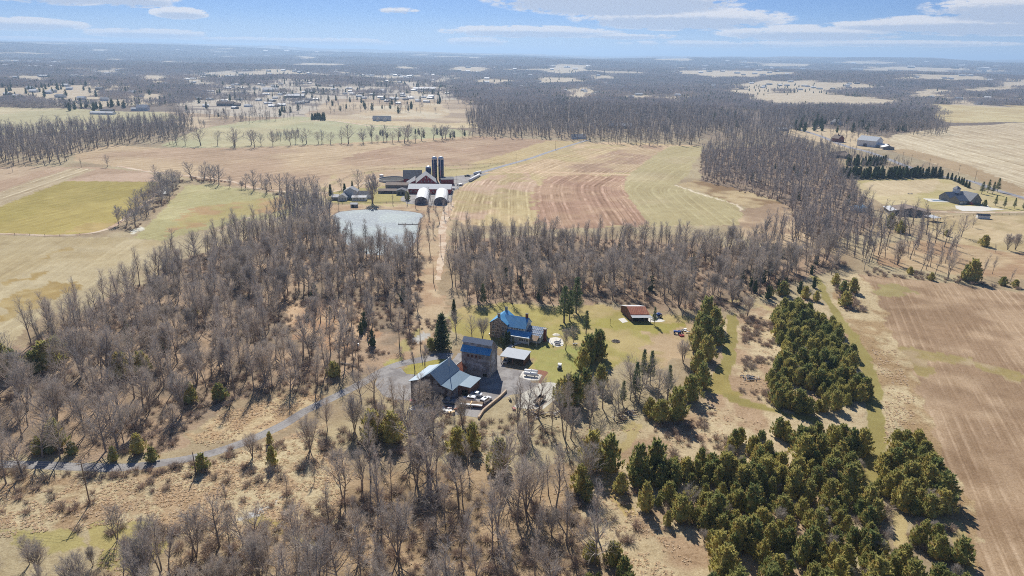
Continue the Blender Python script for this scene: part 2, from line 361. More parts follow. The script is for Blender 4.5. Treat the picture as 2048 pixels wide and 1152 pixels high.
F4 = [(265, 476), (300, 448), (345, 400), (372, 370), (420, 368), (500, 380), (590, 398), (590, 430), (520, 440), (440, 452), (380, 465), (330, 482)]
paint(F4, (186, 172, 122), .5, .3, c2=(178, 166, 114), nsc=40, stripe=.3, rows=((300, 470), (560, 405)))
paint([(380, 415), (440, 410), (560, 392), (590, 400), (560, 420), (440, 440), (350, 465), (330, 470)], (186, 150, 104), 1.6, .3, c2=(182, 164, 104), nsc=22)
F1 = [(-500, 520), (0, 472), (120, 474), (240, 474), (345, 484), (300, 520), (200, 565), (120, 600), (70, 640), (20, 690), (-60, 740), (-500, 900)]
paint(F1, (196, 176, 138), .4, .5, c2=(186, 164, 122), nsc=46, stripe=.3, rows=((0, 660), (200, 520)))
for q in ([(0, 640), (90, 612), (160, 568), (120, 560), (0, 600)], [(80, 515), (150, 500), (152, 494), (90, 505)], [(0, 570), (60, 560), (120, 545), (60, 548)]):
    paint(q, (172, 142, 84), 1.5, .3, c2=(186, 160, 108), nsc=12)
paint([(308, 382), (338, 378), (340, 386), (312, 392)], (225, 225, 225), .4, .1); paint([(262, 462), (282, 452), (292, 456), (268, 468)], (220, 212, 195), .5, .2)
# pond bank and farm yard
paint([(600, 470), (640, 420), (655, 405), (760, 412), (880, 408), (905, 420), (895, 470), (880, 560), (890, 640), (840, 720), (790, 740), (760, 720), (820, 640), (845, 560), (840, 500), (700, 520), (640, 500)], (198, 170, 136), 1.2, .9, c2=(182, 148, 116), nsc=12)
paint([(664, 384), (690, 378), (770, 372), (815, 388), (815, 404), (700, 408), (655, 404)], (176, 160, 98), .6, .3)
paint([(770, 352), (815, 340), (820, 375), (812, 395), (775, 380)], (196, 168, 140), .8, .5)
# central strip fields
CUR = [(1085, 470), (1074, 440), (1066, 405), (1064, 380), (1070, 366), (1091, 355), (1150, 329), (1230, 302), (1290, 290)]
F9 = [(905, 400), (918, 372), (960, 348), (1060, 326), (1172, 284), (1290, 286), (1402, 292), (1402, 305), (1385, 330), (1378, 348), (1350, 370), (1400, 386), (1470, 405), (1490, 425), (1500, 445), (1400, 452), (1100, 455), (930, 450), (900, 430)]
paint(F9, (206, 174, 136), .3, .2, stripe=.9, curve=CUR, c2=(194, 170, 122), nsc=60)
paint([(905, 400), (925, 372), (980, 352), (1060, 345), (1075, 380), (1000, 400), (960, 440), (905, 440)], (200, 166, 138), 1, .2, stripe=1.0, curve=CUR, c2=(186, 162, 116), nsc=30)
paint([(1085, 460), (1066, 405), (1066, 380), (1092, 356), (1150, 350), (1262, 352), (1246, 372), (1262, 400), (1300, 450)], (178, 138, 112), 1.6, .3, stripe=1.2, curve=CUR, per=9, c2=(190, 152, 122), nsc=34)
paint([(1098, 346), (1160, 324), (1240, 298), (1290, 290), (1330, 292), (1320, 305), (1255, 345), (1200, 345)], (182, 148, 120), .5, .3, stripe=.9, curve=CUR, c2=(198, 168, 130), nsc=40)
OL = [(1255, 350), (1310, 310), (1340, 292), (1405, 292), (1405, 305), (1385, 330), (1378, 348), (1350, 370), (1400, 386), (1470, 405), (1490, 425), (1500, 450), (1300, 452), (1262, 402), (1248, 374)]
paint(OL, (184, 166, 120), .3, .2, stripe=.4, curve=CUR, c2=(190, 170, 128), nsc=60)
strip([(965, 346), (1080, 344), (1180, 346), (1258, 350)], 3.5, (222, 184, 152), .2, .1)
strip([(1352, 371), (1400, 388), (1470, 408), (1492, 430)], 2.4, (226, 206, 178), .3)
paint([(1356, 368), (1385, 360), (1440, 366), (1530, 388), (1565, 405), (1570, 440), (1500, 436), (1490, 415), (1400, 384)], (150, 118, 82), .8, 1.0, c2=(196, 170, 128), nsc=26)
paint([(1480, 420), (1600, 400), (1640, 450), (1600, 520), (1480, 470)], (202, 172, 136), 1.2, .6, c2=(170, 140, 112), nsc=18)
# right side
paint([(1740, 300), (1790, 270), (1900, 252), (2100, 246), (2600, 250), (2600, 470), (2048, 396), (1940, 352), (1850, 322), (1770, 296)], (210, 190, 158), .3, .15, stripe=.8, per=16, rows=((1790, 262), (2048, 330)), c2=(200, 178, 146), nsc=110)
paint([(1850, 208), (1960, 212), (2500, 225), (2500, 252), (2048, 246), (1895, 244), (1860, 228)], (196, 172, 124), .3, .15, stripe=.4, rows=((1850, 214), (2048, 246)), c2=(206, 186, 140), nsc=70)
paint([(1760, 296), (1850, 322), (1940, 352), (2048, 396), (2048, 378), (1950, 335), (1830, 300)], (180, 152, 116), .8, .3)
paint([(1640, 255), (1700, 262), (1770, 275), (1800, 300), (1760, 300), (1690, 296), (1600, 275), (1560, 262)], (205, 180, 145), 1, .4)
paint([(1712, 362), (1760, 358), (1890, 356), (1940, 378), (1990, 386), (2048, 400), (2600, 520), (2600, 600), (2048, 425), (1900, 420), (1780, 414), (1730, 392)], (186, 168, 112), .5, .2, c2=(200, 178, 134), nsc=40, stripe=.2, rows=((1720, 380), (1900, 360)))
paint([(1720, 364), (1880, 358), (1870, 384), (1760, 392)], (208, 184, 146), .8, .2, stripe=.3, rows=((1800, 362), (1870, 390)))
paint([(1850, 430), (2048, 430), (2600, 480), (2600, 640), (2048, 505), (1920, 490), (1860, 470)], (202, 176, 136), .5, .3, c2=(186, 162, 118), nsc=30, stripe=.3, rows=((1850, 490), (2048, 440)))
paint([(1740, 490), (1860, 480), (2048, 508), (2600, 600), (2600, 720), (2048, 560), (1900, 548), (1760, 530)], (196, 166, 128), .5, .4, c2=(178, 142, 108), nsc=26, stripe=.3, rows=((1740, 520), (2048, 520)))
F14 = [(1715, 548), (1800, 556), (1900, 566), (2048, 585), (2700, 700), (2700, 1500), (2020, 1300), (1952, 1152), (1930, 1040), (1880, 920), (1840, 820), (1790, 700), (1760, 620)]
ROW = ((1820, 720), (1985, 1152))
paint(F14, (188, 156, 124), .18, .8, stripe=.55, per=3.4, rows=ROW, c2=(164, 132, 102), nsc=26)
paint([(1790, 692), (1880, 705), (1960, 722), (2048, 748), (2500, 870), (2500, 885), (2048, 764), (1960, 738), (1880, 728), (1850, 760), (1800, 725)], (168, 146, 92), 1.0, .5, c2=(182, 156, 120), nsc=8)
paint([(1740, 575), (1790, 570), (1830, 590), (1780, 600)], (168, 150, 98), 1.4, .4)
paint([(1700, 545), (1728, 552), (1770, 620), (1800, 700), (1850, 820), (1895, 925), (1945, 1040), (1965, 1152), (1935, 1152), (1880, 1000), (1850, 900), (1800, 840), (1770, 870), (1760, 800), (1740, 720), (1690, 640), (1660, 600)], (208, 184, 144), .8, 1.5, c2=(180, 148, 108), nsc=9)
# brushy ground between the cedar groves
paint([(1440, 640), (1560, 600), (1640, 590), (1700, 700), (1740, 900), (1700, 1152), (1300, 1300), (1180, 1300), (1180, 900), (1290, 850), (1420, 800)], (204, 180, 142), 1, 1.2, c2=(182, 150, 118), nsc=11)
# wooded floors
paint([(60, 690), (330, 535), (560, 455), (650, 430), (760, 510), (845, 505), (840, 640), (760, 740), (480, 790), (330, 915), (0, 925), (-300, 1000), (-300, 800)], (180, 150, 122), 1.2, 1.0, c2=(150, 128, 106), nsc=14)
paint([(895, 480), (1100, 470), (1400, 490), (1640, 500), (1700, 530), (1560, 570), (1450, 625), (1180, 606), (930, 605)], (172, 142, 116), 1.2, 1.0, c2=(148, 126, 104), nsc=14)
paint([(1400, 360), (1405, 300), (1600, 285), (1700, 335), (1720, 400), (1760, 440), (1640, 500), (1560, 400)], (158, 134, 112), 1, 1.0, c2=(134, 112, 98), nsc=16)
paint([(620, 960), (900, 930), (1180, 950), (1200, 1300), (500, 1330)], (182, 152, 118), 1.2, 1.2, c2=(158, 132, 102), nsc=10)
paint([(560, 600), (700, 600), (760, 660), (690, 700), (590, 680)], (208, 172, 136), 1.2, .9, c2=(184, 142, 108), nsc=8)
# dry marsh grass (tussocks)
paint([(380, 880), (440, 830), (520, 800), (600, 780), (640, 790), (600, 840), (520, 870), (430, 890)], (208, 182, 142), 1, 1.8, c2=(192, 158, 120), nsc=6)
paint([(-100, 950), (100, 945), (300, 950), (520, 890), (640, 850), (700, 950), (640, 1060), (560, 1120), (300, 1040), (150, 1060), (0, 1040), (-200, 1100)], (206, 184, 146), 1, 2.0, c2=(190, 158, 122), nsc=6)
paint([(190, 1050), (310, 1045), (320, 1090), (260, 1150), (190, 1100)], (178, 160, 100), 1, .4); paint([(0, 1060), (150, 1050), (180, 1092), (0, 1100)], (180, 164, 104), 1, .5)
paint([(500, 1030), (530, 1022), (600, 1070), (640, 1100), (600, 1092), (540, 1060)], (172, 148, 88), .5, .3)
# lawns
LAWN = [(905, 622), (940, 612), (1000, 606), (1100, 612), (1180, 608), (1240, 618), (1300, 632), (1345, 628), (1380, 632), (1395, 650), (1380, 690), (1330, 720), (1240, 730), (1190, 745), (1150, 765), (1110, 768), (1050, 764), (1056, 738), (1066, 720), (1020, 700), (960, 690), (905, 660)]
paint(LAWN, (174, 158, 88), .6, .35, c2=(188, 164, 108), nsc=12)
paint([(1066, 700), (1150, 690), (1190, 720), (1150, 760), (1110, 764), (1070, 735)], (158, 156, 82), 1.2, .3, c2=(170, 160, 90), nsc=9)
paint([(1300, 660), (1390, 640), (1400, 690), (1340, 740), (1280, 740), (1270, 700)], (194, 164, 128), 1.2, .5, c2=(180, 156, 104), nsc=9)
paint([(1280, 640), (1360, 648), (1340, 665), (1270, 662), (1230, 660), (1180, 640)], (168, 154, 76), 1.2, .3)
paint([(805, 745), (830, 725), (870, 720), (892, 712), (890, 724), (850, 750), (820, 752)], (166, 152, 72), .4, .4)
paint([(765, 738), (775, 720), (800, 715), (805, 722), (780, 735)], (174, 160, 92), .6, .4); paint([(640, 805), (690, 778), (694, 786), (650, 810)], (172, 156, 92), .6, .4)
strip([(805, 700), (830, 672), (845, 655)], [4, 4, 3], (178, 160, 104), .6)
# mown rides
strip([(1628, 552), (1650, 590), (1676, 632), (1702, 668), (1728, 712), (1745, 770), (1752, 840), (1752, 900), (1742, 945), (1716, 985)], [4, 4, 4, 4.5, 5, 5, 5.5, 5.5, 5.5, 5], (160, 144, 82), .25, .2)
strip([(1466, 628), (1464, 660), (1460, 700), (1448, 745), (1440, 780), (1470, 800), (1520, 815), (1575, 830), (1640, 845)], [4, 5, 5, 5.5, 6.5, 5, 4, 3.5, 3.5], (154, 138, 76), .3, .2)
paint([(1418, 760), (1450, 740), (1466, 770), (1480, 795), (1440, 795), (1420, 785)], (164, 144, 80), .8, .25)
strip([(1440, 605), (1490, 600), (1545, 620), (1640, 640)], [3, 3, 3, 3], (196, 172, 124), .5)
strip([(1210, 940), (1225, 985), (1270, 1030)], [3.5, 4, 4], (190, 162, 104), .6, .5); strip([(1275, 845), (1262, 870), (1225, 900)], 4, (186, 164, 112), .5, .5)
strip([(1780, 1020), (1810, 1065), (1800, 1090)], 3, (196, 172, 120), .4); strip([(1905, 1040), (1925, 1100), (1945, 1160)], 3.5, (182, 160, 108), .3)
# stony streaks
for q in ([(510, 1022), (560, 998), (580, 985), (560, 1002), (520, 1030)], [(470, 1036), (520, 1020), (520, 1030), (480, 1040)], [(575, 1076), (610, 1086), (645, 1104), (636, 1106), (600, 1094)], [(700, 1022), (740, 1012), (760, 1016), (720, 1030)]):
    paint(q, (205, 204, 205), .25, 1.2, c2=(176, 160, 140), nsc=2)
paint([(820, 682), (850, 664), (866, 664), (862, 672), (835, 686)], (200, 195, 190), .3, 1.0)
lm_ = col[:, :3].mean(1, keepdims=True); col[:, :3] = lm_+(col[:, :3]-lm_)*np.array([.86, .92, .90], np.float32)
col[:, :3] *= np.array([.972, 1.0, .962], np.float32)
col[:, :3] *= (1 + (nz3-.5)*.10 + (nz1-.5)*.10)[:, None]
gx = np.stack([GX, GY, GZ], 1).astype(np.float32)
i, j = np.meshgrid(np.arange(nr-1), np.arange(na), indexing='ij'); j2 = (j+1) % na
quads = np.stack([i*na+j, i*na+j2, (i+1)*na+j2, (i+1)*na+j], -1).reshape(-1, 4)[:, ::-1]
jj = np.arange(na); tris = np.stack([np.full(na, n-1), (jj+1) % na, jj], 1)
me = bpy.data.meshes.new('ground'); me.vertices.add(n); me.vertices.foreach_set('co', gx.ravel())
nl = quads.size+tris.size; me.loops.add(nl); me.loops.foreach_set('vertex_index', np.concatenate([quads.ravel(), tris.ravel()]).astype(np.int32))
me.polygons.add(len(quads)+len(tris))
me.polygons.foreach_set('loop_start', np.concatenate([np.arange(len(quads))*4, quads.size+np.arange(len(tris))*3]).astype(np.int32))
me.update(calc_edges=True)
me.polygons.foreach_set('use_smooth', [True]*len(me.polygons))
a = me.attributes.new('soil', 'FLOAT_COLOR', 'POINT'); a.data.foreach_set('color', col.ravel())
a = me.attributes.new('row', 'FLOAT', 'POINT'); a.data.foreach_set('value', su)
a = me.attributes.new('tuft', 'FLOAT', 'POINT'); a.data.foreach_set('value', tuft)

gm = bpy.data.materials.new('field_soil'); gm.use_nodes = True; nt = gm.node_tree; p = nt.nodes['Principled BSDF']
p.inputs['Roughness'].default_value = .95; p.inputs['Specular IOR Level'].default_value = .1
tcn = nt.nodes.new('ShaderNodeTexCoord'); ob = tcn.outputs['Object']
def attr(name):
    q = nt.nodes.new('ShaderNodeAttribute'); q.attribute_name = name; return q
ac, ar, at = attr('soil'), attr('row'), attr('tuft')
big = mapr(nt, noise(nt, ob, .022, 5, .6), .3, .7, .88, 1.12, False)
mid = mapr(nt, noise(nt, ob, .16, 6, .68), .3, .7, .88, 1.12, False)
fin = noise(nt, ob, .9, 7, .75); fin2 = noise(nt, ob, .33, 5, .7, dist=.8)
tf = math_n(nt, 'MULTIPLY', mapr(nt, math_n(nt, 'ADD', math_n(nt, 'MULTIPLY', fin, .6), math_n(nt, 'MULTIPLY', fin2, .4)), .47, .60), at.outputs['Fac'], None, False)
tf = math_n(nt, 'MINIMUM', math_n(nt, 'MULTIPLY', tf, .42), .62)
brown = mixc(nt, 1.0, ac.outputs['Color'], (.52, .45, .38), 'MULTIPLY')
c = mixc(nt, tf, ac.outputs['Color'], brown)
pale = mixc(nt, 1.0, ac.outputs['Color'], (1.28, 1.27, 1.25), 'MULTIPLY')
c = mixc(nt, math_n(nt, 'MULTIPLY', mapr(nt, noise(nt, ob, 1.7, 6, .8), .5, .68), .55), c, pale)
rr_ = math_n(nt, 'ADD', ar.outputs['Fac'], math_n(nt, 'MULTIPLY', noise(nt, ob, .012, 3), .5))
r1 = noise(nt, rr_, .9, 2, .7, '1D'); r2 = noise(nt, rr_, 5.0, 2, .6, '1D')
tri_ = math_n(nt, 'MULTIPLY', math_n(nt, 'ABSOLUTE', math_n(nt, 'SUBTRACT', math_n(nt, 'FRACT', math_n(nt, 'ADD', rr_, 2000.0)), .5)), 2.0)
ln_ = math_n(nt, 'MULTIPLY', math_n(nt, 'SUBTRACT', mapr(nt, tri_, .62, .95), .3), mapr(nt, noise(nt, ob, .06, 4), .4, .6, .1, .75))
rw = math_n(nt, 'ADD', math_n(nt, 'ADD', math_n(nt, 'MULTIPLY', math_n(nt, 'SUBTRACT', r1, .5), 1.3), math_n(nt, 'MULTIPLY', math_n(nt, 'SUBTRACT', r2, .5), 1.1)), ln_)
rw = math_n(nt, 'MULTIPLY', rw, mapr(nt, noise(nt, ob, .03, 3), .35, .62, .35, 1.2))
rw = math_n(nt, 'ADD', 1.0, math_n(nt, 'MULTIPLY', rw, math_n(nt, 'MULTIPLY', ac.outputs['Alpha'], .62)))
grain = mapr(nt, noise(nt, ob, 2.1, 3, .9), .3, .7, .72, 1.28, False)
tot = math_n(nt, 'MULTIPLY', math_n(nt, 'MULTIPLY', rw, grain), math_n(nt, 'MULTIPLY', big, mid))
cc = nt.nodes.new('ShaderNodeCombineXYZ')
for k in range(3): nt.links.new(math_n(nt, 'POWER', tot, (.85, 1.0, 1.2)[k]), cc.inputs[k])
nt.links.new(mixc(nt, 1.0, c, cc.outputs[0], 'MULTIPLY'), p.inputs['Base Color'])
b = nt.nodes.new('ShaderNodeBump'); b.inputs['Distance'].default_value = .5; nt.links.new(math_n(nt, 'MINIMUM', math_n(nt, 'MULTIPLY', at.outputs['Fac'], .4), .75), b.inputs['Strength'])
nt.links.new(fin, b.inputs['Height']); nt.links.new(b.outputs[0], p.inputs['Normal'])
me.materials.append(gm)
ground = bpy.data.objects.new('ground', me); sc.collection.objects.link(ground); tag(ground, kind='structure')

# ------------------------------------------------------------------ haze: the air itself
hz = MB().box(-34000, 34000, -34000, 34000, -3, 340)
hm = bpy.data.materials.new('haze'); hm.use_nodes = True; nt = hm.node_tree; nt.nodes.remove(nt.nodes['Principled BSDF'])
pv = nt.nodes.new('ShaderNodeVolumePrincipled'); pv.inputs['Color'].default_value = (.50, .72, 1.0, 1); pv.inputs['Density'].default_value = 9.5e-5
pv.inputs['Anisotropy'].default_value = .25
nt.links.new(pv.outputs[0], nt.nodes['Material Output'].inputs['Volume'])
tag(hz.build('haze', hm), kind='stuff')

# ------------------------------------------------------------------ roads, tracks, water
mat('asphalt', A(158, 157, 160), .9, var=.16, scale=.5, col2=A(136, 134, 138), c2scale=.12)
mat('gravel', A(162, 158, 154), .95, var=.2, scale=1.5, col2=A(138, 133, 130), c2scale=.15, bump=.3)
mat('pale_gravel', A(208, 204, 190), .95, var=.14, scale=1.2, bump=.3)
mat('farm_track', A(214, 194, 168), .95, var=.15, scale=.7, col2=A(190, 160, 130), c2scale=.1)
mat('concrete', A(224, 220, 210), .85, var=.1, scale=1.0)
SHZ = [.012]
def sheet(name, pts, m, isworld=False, jit=0.0, sub=1):
    p = np.array(pts) if isworld else poly(pts)
    SHZ[0] += .004; z = SHZ[0]
    q = []
    for k in range(len(p)):
        a, b_ = p[k], p[(k+1) % len(p)]; nseg = max(1, int(np.linalg.norm(b_-a)/2.5)) if jit else 1
        for s in range(nseg):
            v = a+(b_-a)*s/nseg
            if jit: v = v+np.array([(vnoise([v[0]], [v[1]], 4, 51)[0]-.5), (vnoise([v[0]], [v[1]], 4, 52)[0]-.5)])*2*jit
            q.append(v)
    mb = MB().add([(v[0], v[1], float(terrain(*v))+z) for v in q], [tuple(range(len(q)))])
    o = mb.build(name, m); me = o.data
    if me.polygons[0].normal.z < 0: me.flip_normals()
    return tag(o, kind='structure')
def road(name, pts, wd, m, jit=.25, dz=0.0, world=False):
    p = np.array(pts, float) if world else poly(pts); SHZ[0] += .004; z = SHZ[0]+dz
    # smooth the line
    q = [p[0]]; W = list(wd) if isinstance(wd, (list, tuple)) else [wd]*len(p); ws = [W[0]]
    for k in range(len(p)-1):
        a, b_, c_, d_ = p[max(k-1, 0)], p[k], p[k+1], p[min(k+2, len(p)-1)]
        ns = max(2, min(40, int(np.linalg.norm(c_-b_)/3)))
        for s in range(1, ns+1):
            t = s/ns; q.append(.5*((2*b_)+(-a+c_)*t+(2*a-5*b_+4*c_-d_)*t*t+(-a+3*b_-3*c_+d_)*t**3)); ws.append(W[k]*(1-t)+W[k+1]*t)
    vs = []
    for k in range(len(q)):
        d = q[min(k+1, len(q)-1)]-q[max(k-1, 0)]; d = d/np.linalg.norm(d); nn = np.array([-d[1], d[0]])
        for sgn in (1, -1):
            v = q[k]+nn*sgn*(ws[k]/2+(rd.random()-.5)*jit); vs.append((v[0], v[1], float(terrain(*v))+z))
    mb = MB().add(vs, [(2*k, 2*k+1, 2*k+3, 2*k+2) for k in range(len(q)-1)])
    o = mb.build(name, m)
    if o.data.polygons[0].normal.z < 0: o.data.flip_normals()
    return tag(o, kind='structure')
road('driveway', [(-160, 922), (0, 928), (120, 932), (240, 935), (330, 925), (400, 912), (480, 888), (560, 853), (610, 822), (660, 798), (720, 768), (765, 742), (800, 728), (840, 720), (880, 712), (905, 712)], [3.8]*11+[4.2, 4.6, 5, 5.5, 5.5], MAT['gravel'])
sheet('yard', [(760, 742), (800, 735), (812, 748), (860, 752), (905, 722), (915, 706), (960, 700), (1000, 712), (1012, 736), (1050, 742), (1062, 765), (1085, 768), (1072, 784), (1020, 790), (985, 806), (968, 820), (960, 836), (900, 828), (830, 812), (822, 802), (790, 800), (765, 790), (748, 770)], MAT['gravel'], jit=.4)
sheet('gravel_pad', [(1062, 776), (1078, 766), (1100, 764), (1116, 766), (1120, 790), (1104, 806), (1086, 817), (1060, 818), (1035, 815), (1030, 812), (1045, 790)], MAT['pale_gravel'], jit=.5)
sheet('concrete_slab', [(1236, 638), (1248, 635.5), (1256, 643.5), (1245, 646)], MAT['concrete'])
sheet('concrete_slab', [(1294, 641), (1300, 632), (1316, 636), (1331, 642), (1322, 644), (1300, 644.5)], MAT['concrete'])
sheet('patio', [(1094, 681), (1100, 676), (1112, 674), (1124, 678), (1128, 686), (1126, 692), (1114, 694), (1104, 690)], MAT['concrete'], jit=.2)
sheet('tank_pad', [(1038, 755), (1046, 742), (1084, 750), (1078, 761), (1062, 761)], MAT['concrete'])
sheet('garden_bed', [(1048, 739), (1058, 737), (1090, 742), (1096, 745), (1080, 768), (1076, 764), (1086, 750), (1050, 742)], mat('mulch', A(150, 104, 82), 1, var=.3, scale=2), jit=.3)
road('farm_lane', [(903, 368), (960, 346), (1010, 331), (1060, 317), (1110, 300), (1176, 280)], [7, 6, 6, 5.5, 5, 5], MAT['asphalt'])
sheet('farm_yard', [(800, 400), (815, 376), (850, 372), (900, 360), (912, 352), (980, 346), (940, 362), (908, 382), (900, 410), (895, 416), (880, 412), (842, 410), (815, 408)], MAT['gravel'], jit=1.0)
road('farm_track', [(900, 405), (892, 430), (884, 460), (885, 500), (876, 560)], [7, 6, 5, 4, 3], MAT['farm_track'], 1.2)
road('field_track', [(-200, 470), (0, 468), (100, 471), (170, 468), (215, 458), (240, 444), (272, 420), (300, 400), (322, 376), (330, 362)], [3.2]*10, MAT['farm_track'])
road('field_track', [(235, 332), (290, 342), (360, 350), (460, 362), (520, 378), (640, 386), (700, 374), (770, 354)], [4, 5, 4.5, 4, 4, 4, 3.5, 3.5], MAT['farm_track'], .8)
road('field_track', [(436, 462), (470, 446), (512, 430)], [1.6]*3, MAT['farm_track'])
road('country_road', [(600, 243), (655, 241), (700, 246), (760, 254), (850, 256)], [6]*5, MAT['farm_track'])
road('country_road', [(1560, 244), (1590, 256), (1640, 272), (1690, 292), (1740, 305), (1850, 345), (1940, 362), (1985, 378), (2048, 396), (2300, 470)], [8]*5+[7]*5, MAT['asphalt'])
road('driveway', [(1858, 424), (1880, 424), (1960, 425), (2048, 424), (2200, 420)], [4]*5, MAT['farm_track'])
sheet('turning_area', [(1910, 411), (1960, 413), (1968, 405), (1980, 415), (2010, 419), (1960, 423), (1925, 422), (1912, 417)], MAT['concrete'])
road('country_road', [(1128, 164), (1118, 172), (1125, 181), (1150, 188)], [12]*4, MAT['farm_track'])
road('garden_path', [(1018, 697), (1025, 690), (1040, 686)], [1.6]*3, MAT['concrete'])
# pond
pm = bpy.data.materials.new('pond_ice'); pm.use_nodes = True; nt = pm.node_tree; p = nt.nodes['Principled BSDF']
tcn = nt.nodes.new('ShaderNodeTexCoord'); o_ = tcn.outputs['Object']
ic = mixc(nt, mapr(nt, noise(nt, o_, .035, 4, .6), .42, .6), A(54, 84, 104), A(92, 116, 120))
ic = mixc(nt, math_n(nt, 'MULTIPLY', mapr(nt, noise(nt, o_, .55, 6, .8), .50, .60), .8), ic, A(152, 170, 172))  # pale ice speckle, its shimmer imitated in the colour as well
nt.links.new(ic, p.inputs['Base Color']); p.inputs['Roughness'].default_value = .6; p.inputs['Specular IOR Level'].default_value = .25
bb = nt.nodes.new('ShaderNodeBump'); bb.inputs['Strength'].default_value = .35; bb.inputs['Distance'].default_value = .25
nt.links.new(noise(nt, o_, .8, 4), bb.inputs['Height']); nt.links.new(bb.outputs[0], p.inputs['Normal'])
POND = [(667, 436), (670, 428), (680, 424), (705, 421), (740, 419), (780, 420), (815, 423), (842, 427), (846, 432), (838, 440), (836, 455), (832, 480), (820, 498), (780, 512), (730, 508), (695, 490), (676, 460)]
sheet('pond_rim', [(p_[0]+(p_[0]-755)*.035, p_[1]+(p_[1]-450)*.035) for p_ in POND], mat('mud', A(128, 108, 92), .9, var=.2, scale=.5), jit=.8)
tag(sheet('pond', POND, pm, jit=.8), kind='structure')
# ------------------------------------------------------------------ trees
mat('bark', (.23, .20, .17), .95, var=.25, scale=1.2, tint=(1.35, 1.25, 1.2))
leafmat('twigs', (.60, .52, .43), (.38, .35, .32), .2, (.50, .40, .32))
leafmat('grove_twigs', (.50, .45, .42), (.34, .34, .35), .15, (.46, .38, .34))
leafmat('twigs_far', (.52, .46, .41), (.34, .33, .33), .2, (.50, .40, .34))
leafmat('cedar_green', (.60, .55, .20), (.26, .32, .13), .34, (.54, .39, .14))
leafmat('pine_green', (.17, .215, .10), (.13, .18, .09), .3, (.22, .22, .10))
leafmat('spruce_green', (.085, .12, .065), (.10, .14, .065), .25)
leafmat('brush_twigs', (.42, .31, .24), (.34, .29, .24), .15, (.46, .33, .23))
leafmat('straw', (.86, .74, .56), (.80, .64, .45), .5)

def perp(r, d):
    while True:
        q = Vector((r.gauss(0, 1), r.gauss(0, 1), r.gauss(0, 1))); q = q-d*q.dot(d)
        if q.length > .1: return q.normalized()
def limb(r, m, p, d, L, r0, r1, sides, segs=3, lift=.12, wob=.14, tri=False):
    pts = [p.copy()]; dd = d.copy()
    for s in range(segs):
        dd = (dd+perp(r, dd)*wob*r.random()+Vector((0, 0, lift))).normalized(); pts.append(pts[-1]+dd*(L/segs))
    if tri:
        s = perp(r, d); m.tri(pts[0], s*r0, pts[-1])
    elif sides == 2:
        for k in range(segs):
            w0 = r0+(r1-r0)*k/segs; w1 = r0+(r1-r0)*(k+1)/segs; s = perp(r, (pts[k+1]-pts[k]).normalized())
            m.add([pts[k]-s*w0, pts[k]+s*w0, pts[k+1]+s*w1, pts[k+1]-s*w1], [(0, 1, 2, 3)])
    else: m.tube(pts, [r0+(r1-r0)*k/segs for k in range(segs+1)], sides, cap=False)
    return pts
def along(pts, t):
    k = min(int(t*(len(pts)-1)), len(pts)-2); f = t*(len(pts)-1)-k
    return pts[k].lerp(pts[k+1], f), (pts[k+1]-pts[k]).normalized()
def bare_tree(seed, H, form, q=1.0, tw=1.0):
    """tapered trunk; limbs, branches and many fine twigs. q: how many twigs"""
    r = random.Random(seed); T = MB(); B = MB()
    r0 = H*(.0125 if form == 'tall' else .016)
    stems = 1 if form != 'vase' else r.choice([2, 3, 4])
    for st in range(stems):
        if form == 'vase':
            a = 2*math.pi*(st+r.random()*.4)/stems; d = Vector((math.cos(a)*.22, math.sin(a)*.22, 1)).normalized(); rr = r0*.7
        else: d = Vector((r.gauss(0, .03), r.gauss(0, .03), 1)).normalized(); rr = r0
        top = .86 if form == 'tall' else .7
        tp = limb(r, T, Vector((0, 0, -.2)), d, H*top*(1-.1*(form == 'vase')*r.random()), rr*1.15, rr*.22, 6, 7, .05, .12)
        n1 = max(4, int({'tall': 17, 'wide': 15, 'vase': 9}[form]*(.75+.25*q)))
        t0 = {'tall': .36, 'wide': .24, 'vase': .3}[form]
        for i in range(n1+3):
            t = t0+(1-t0)*(i+r.random()*.7)/(n1+3) if i < n1 else .995
            p, dd = along(tp, min(t, .995)); az = i*2.4+r.random(); out = {'tall': .72, 'wide': 1.35, 'vase': .8}[form]*(1.15-.6*t)
            if i >= n1: out = .35
            h = Vector((math.cos(az), math.sin(az), 0)); d1 = (dd+h*out).normalized()
            L1 = H*{'tall': .20, 'wide': .38, 'vase': .30}[form]*(1.1-.55*(t-t0)/(1-t0))*(.75+.5*r.random())
            if i >= n1: L1 = H*.16
            w1 = rr*.5*(1.15-.7*t)+.03
            b1 = limb(r, B, p, d1, L1, w1, w1*.3, 3, 4, .10, .2)
            n2 = max(3, int(7*q))
            for j in range(n2):
                t2 = .22+.78*(j+r.random())/n2; p2, e2 = along(b1, min(t2, .99)); d2 = (e2+perp(r, e2)*(.9-.2*t2)+Vector((0, 0, .18))).normalized()
                L2 = L1*.5*(1.15-.5*t2)*(.7+.6*r.random()); w2 = .031*tw
                b2 = limb(r, B, p2, d2, L2, w2, w2*.45, 2, 2, .08, .2)
                n3 = max(2, int(5*q))
                for k in range(n3):
                    t3 = .15+.85*(k+r.random())/n3; p3, e3 = along(b2, min(t3, .99)); d3 = (e3+perp(r, e3)*.75+Vector((0, 0, .12))).normalized()
                    L3 = (.5+L2*.36)*(.7+.6*r.random())
                    limb(r, B, p3, d3, L3, .023*tw, 0, 2, 1, .1, .15, True)
                    if q >= 1:
                        for u in range(1):
                            p4 = p3+d3*L3*(.3+.5*r.random()); d4 = (d3+perp(r, d3)*.6).normalized(); limb(r, B, p4, d4, L3*.65, .018*tw, 0, 2, 1, .1, .1, True)
    return T, B
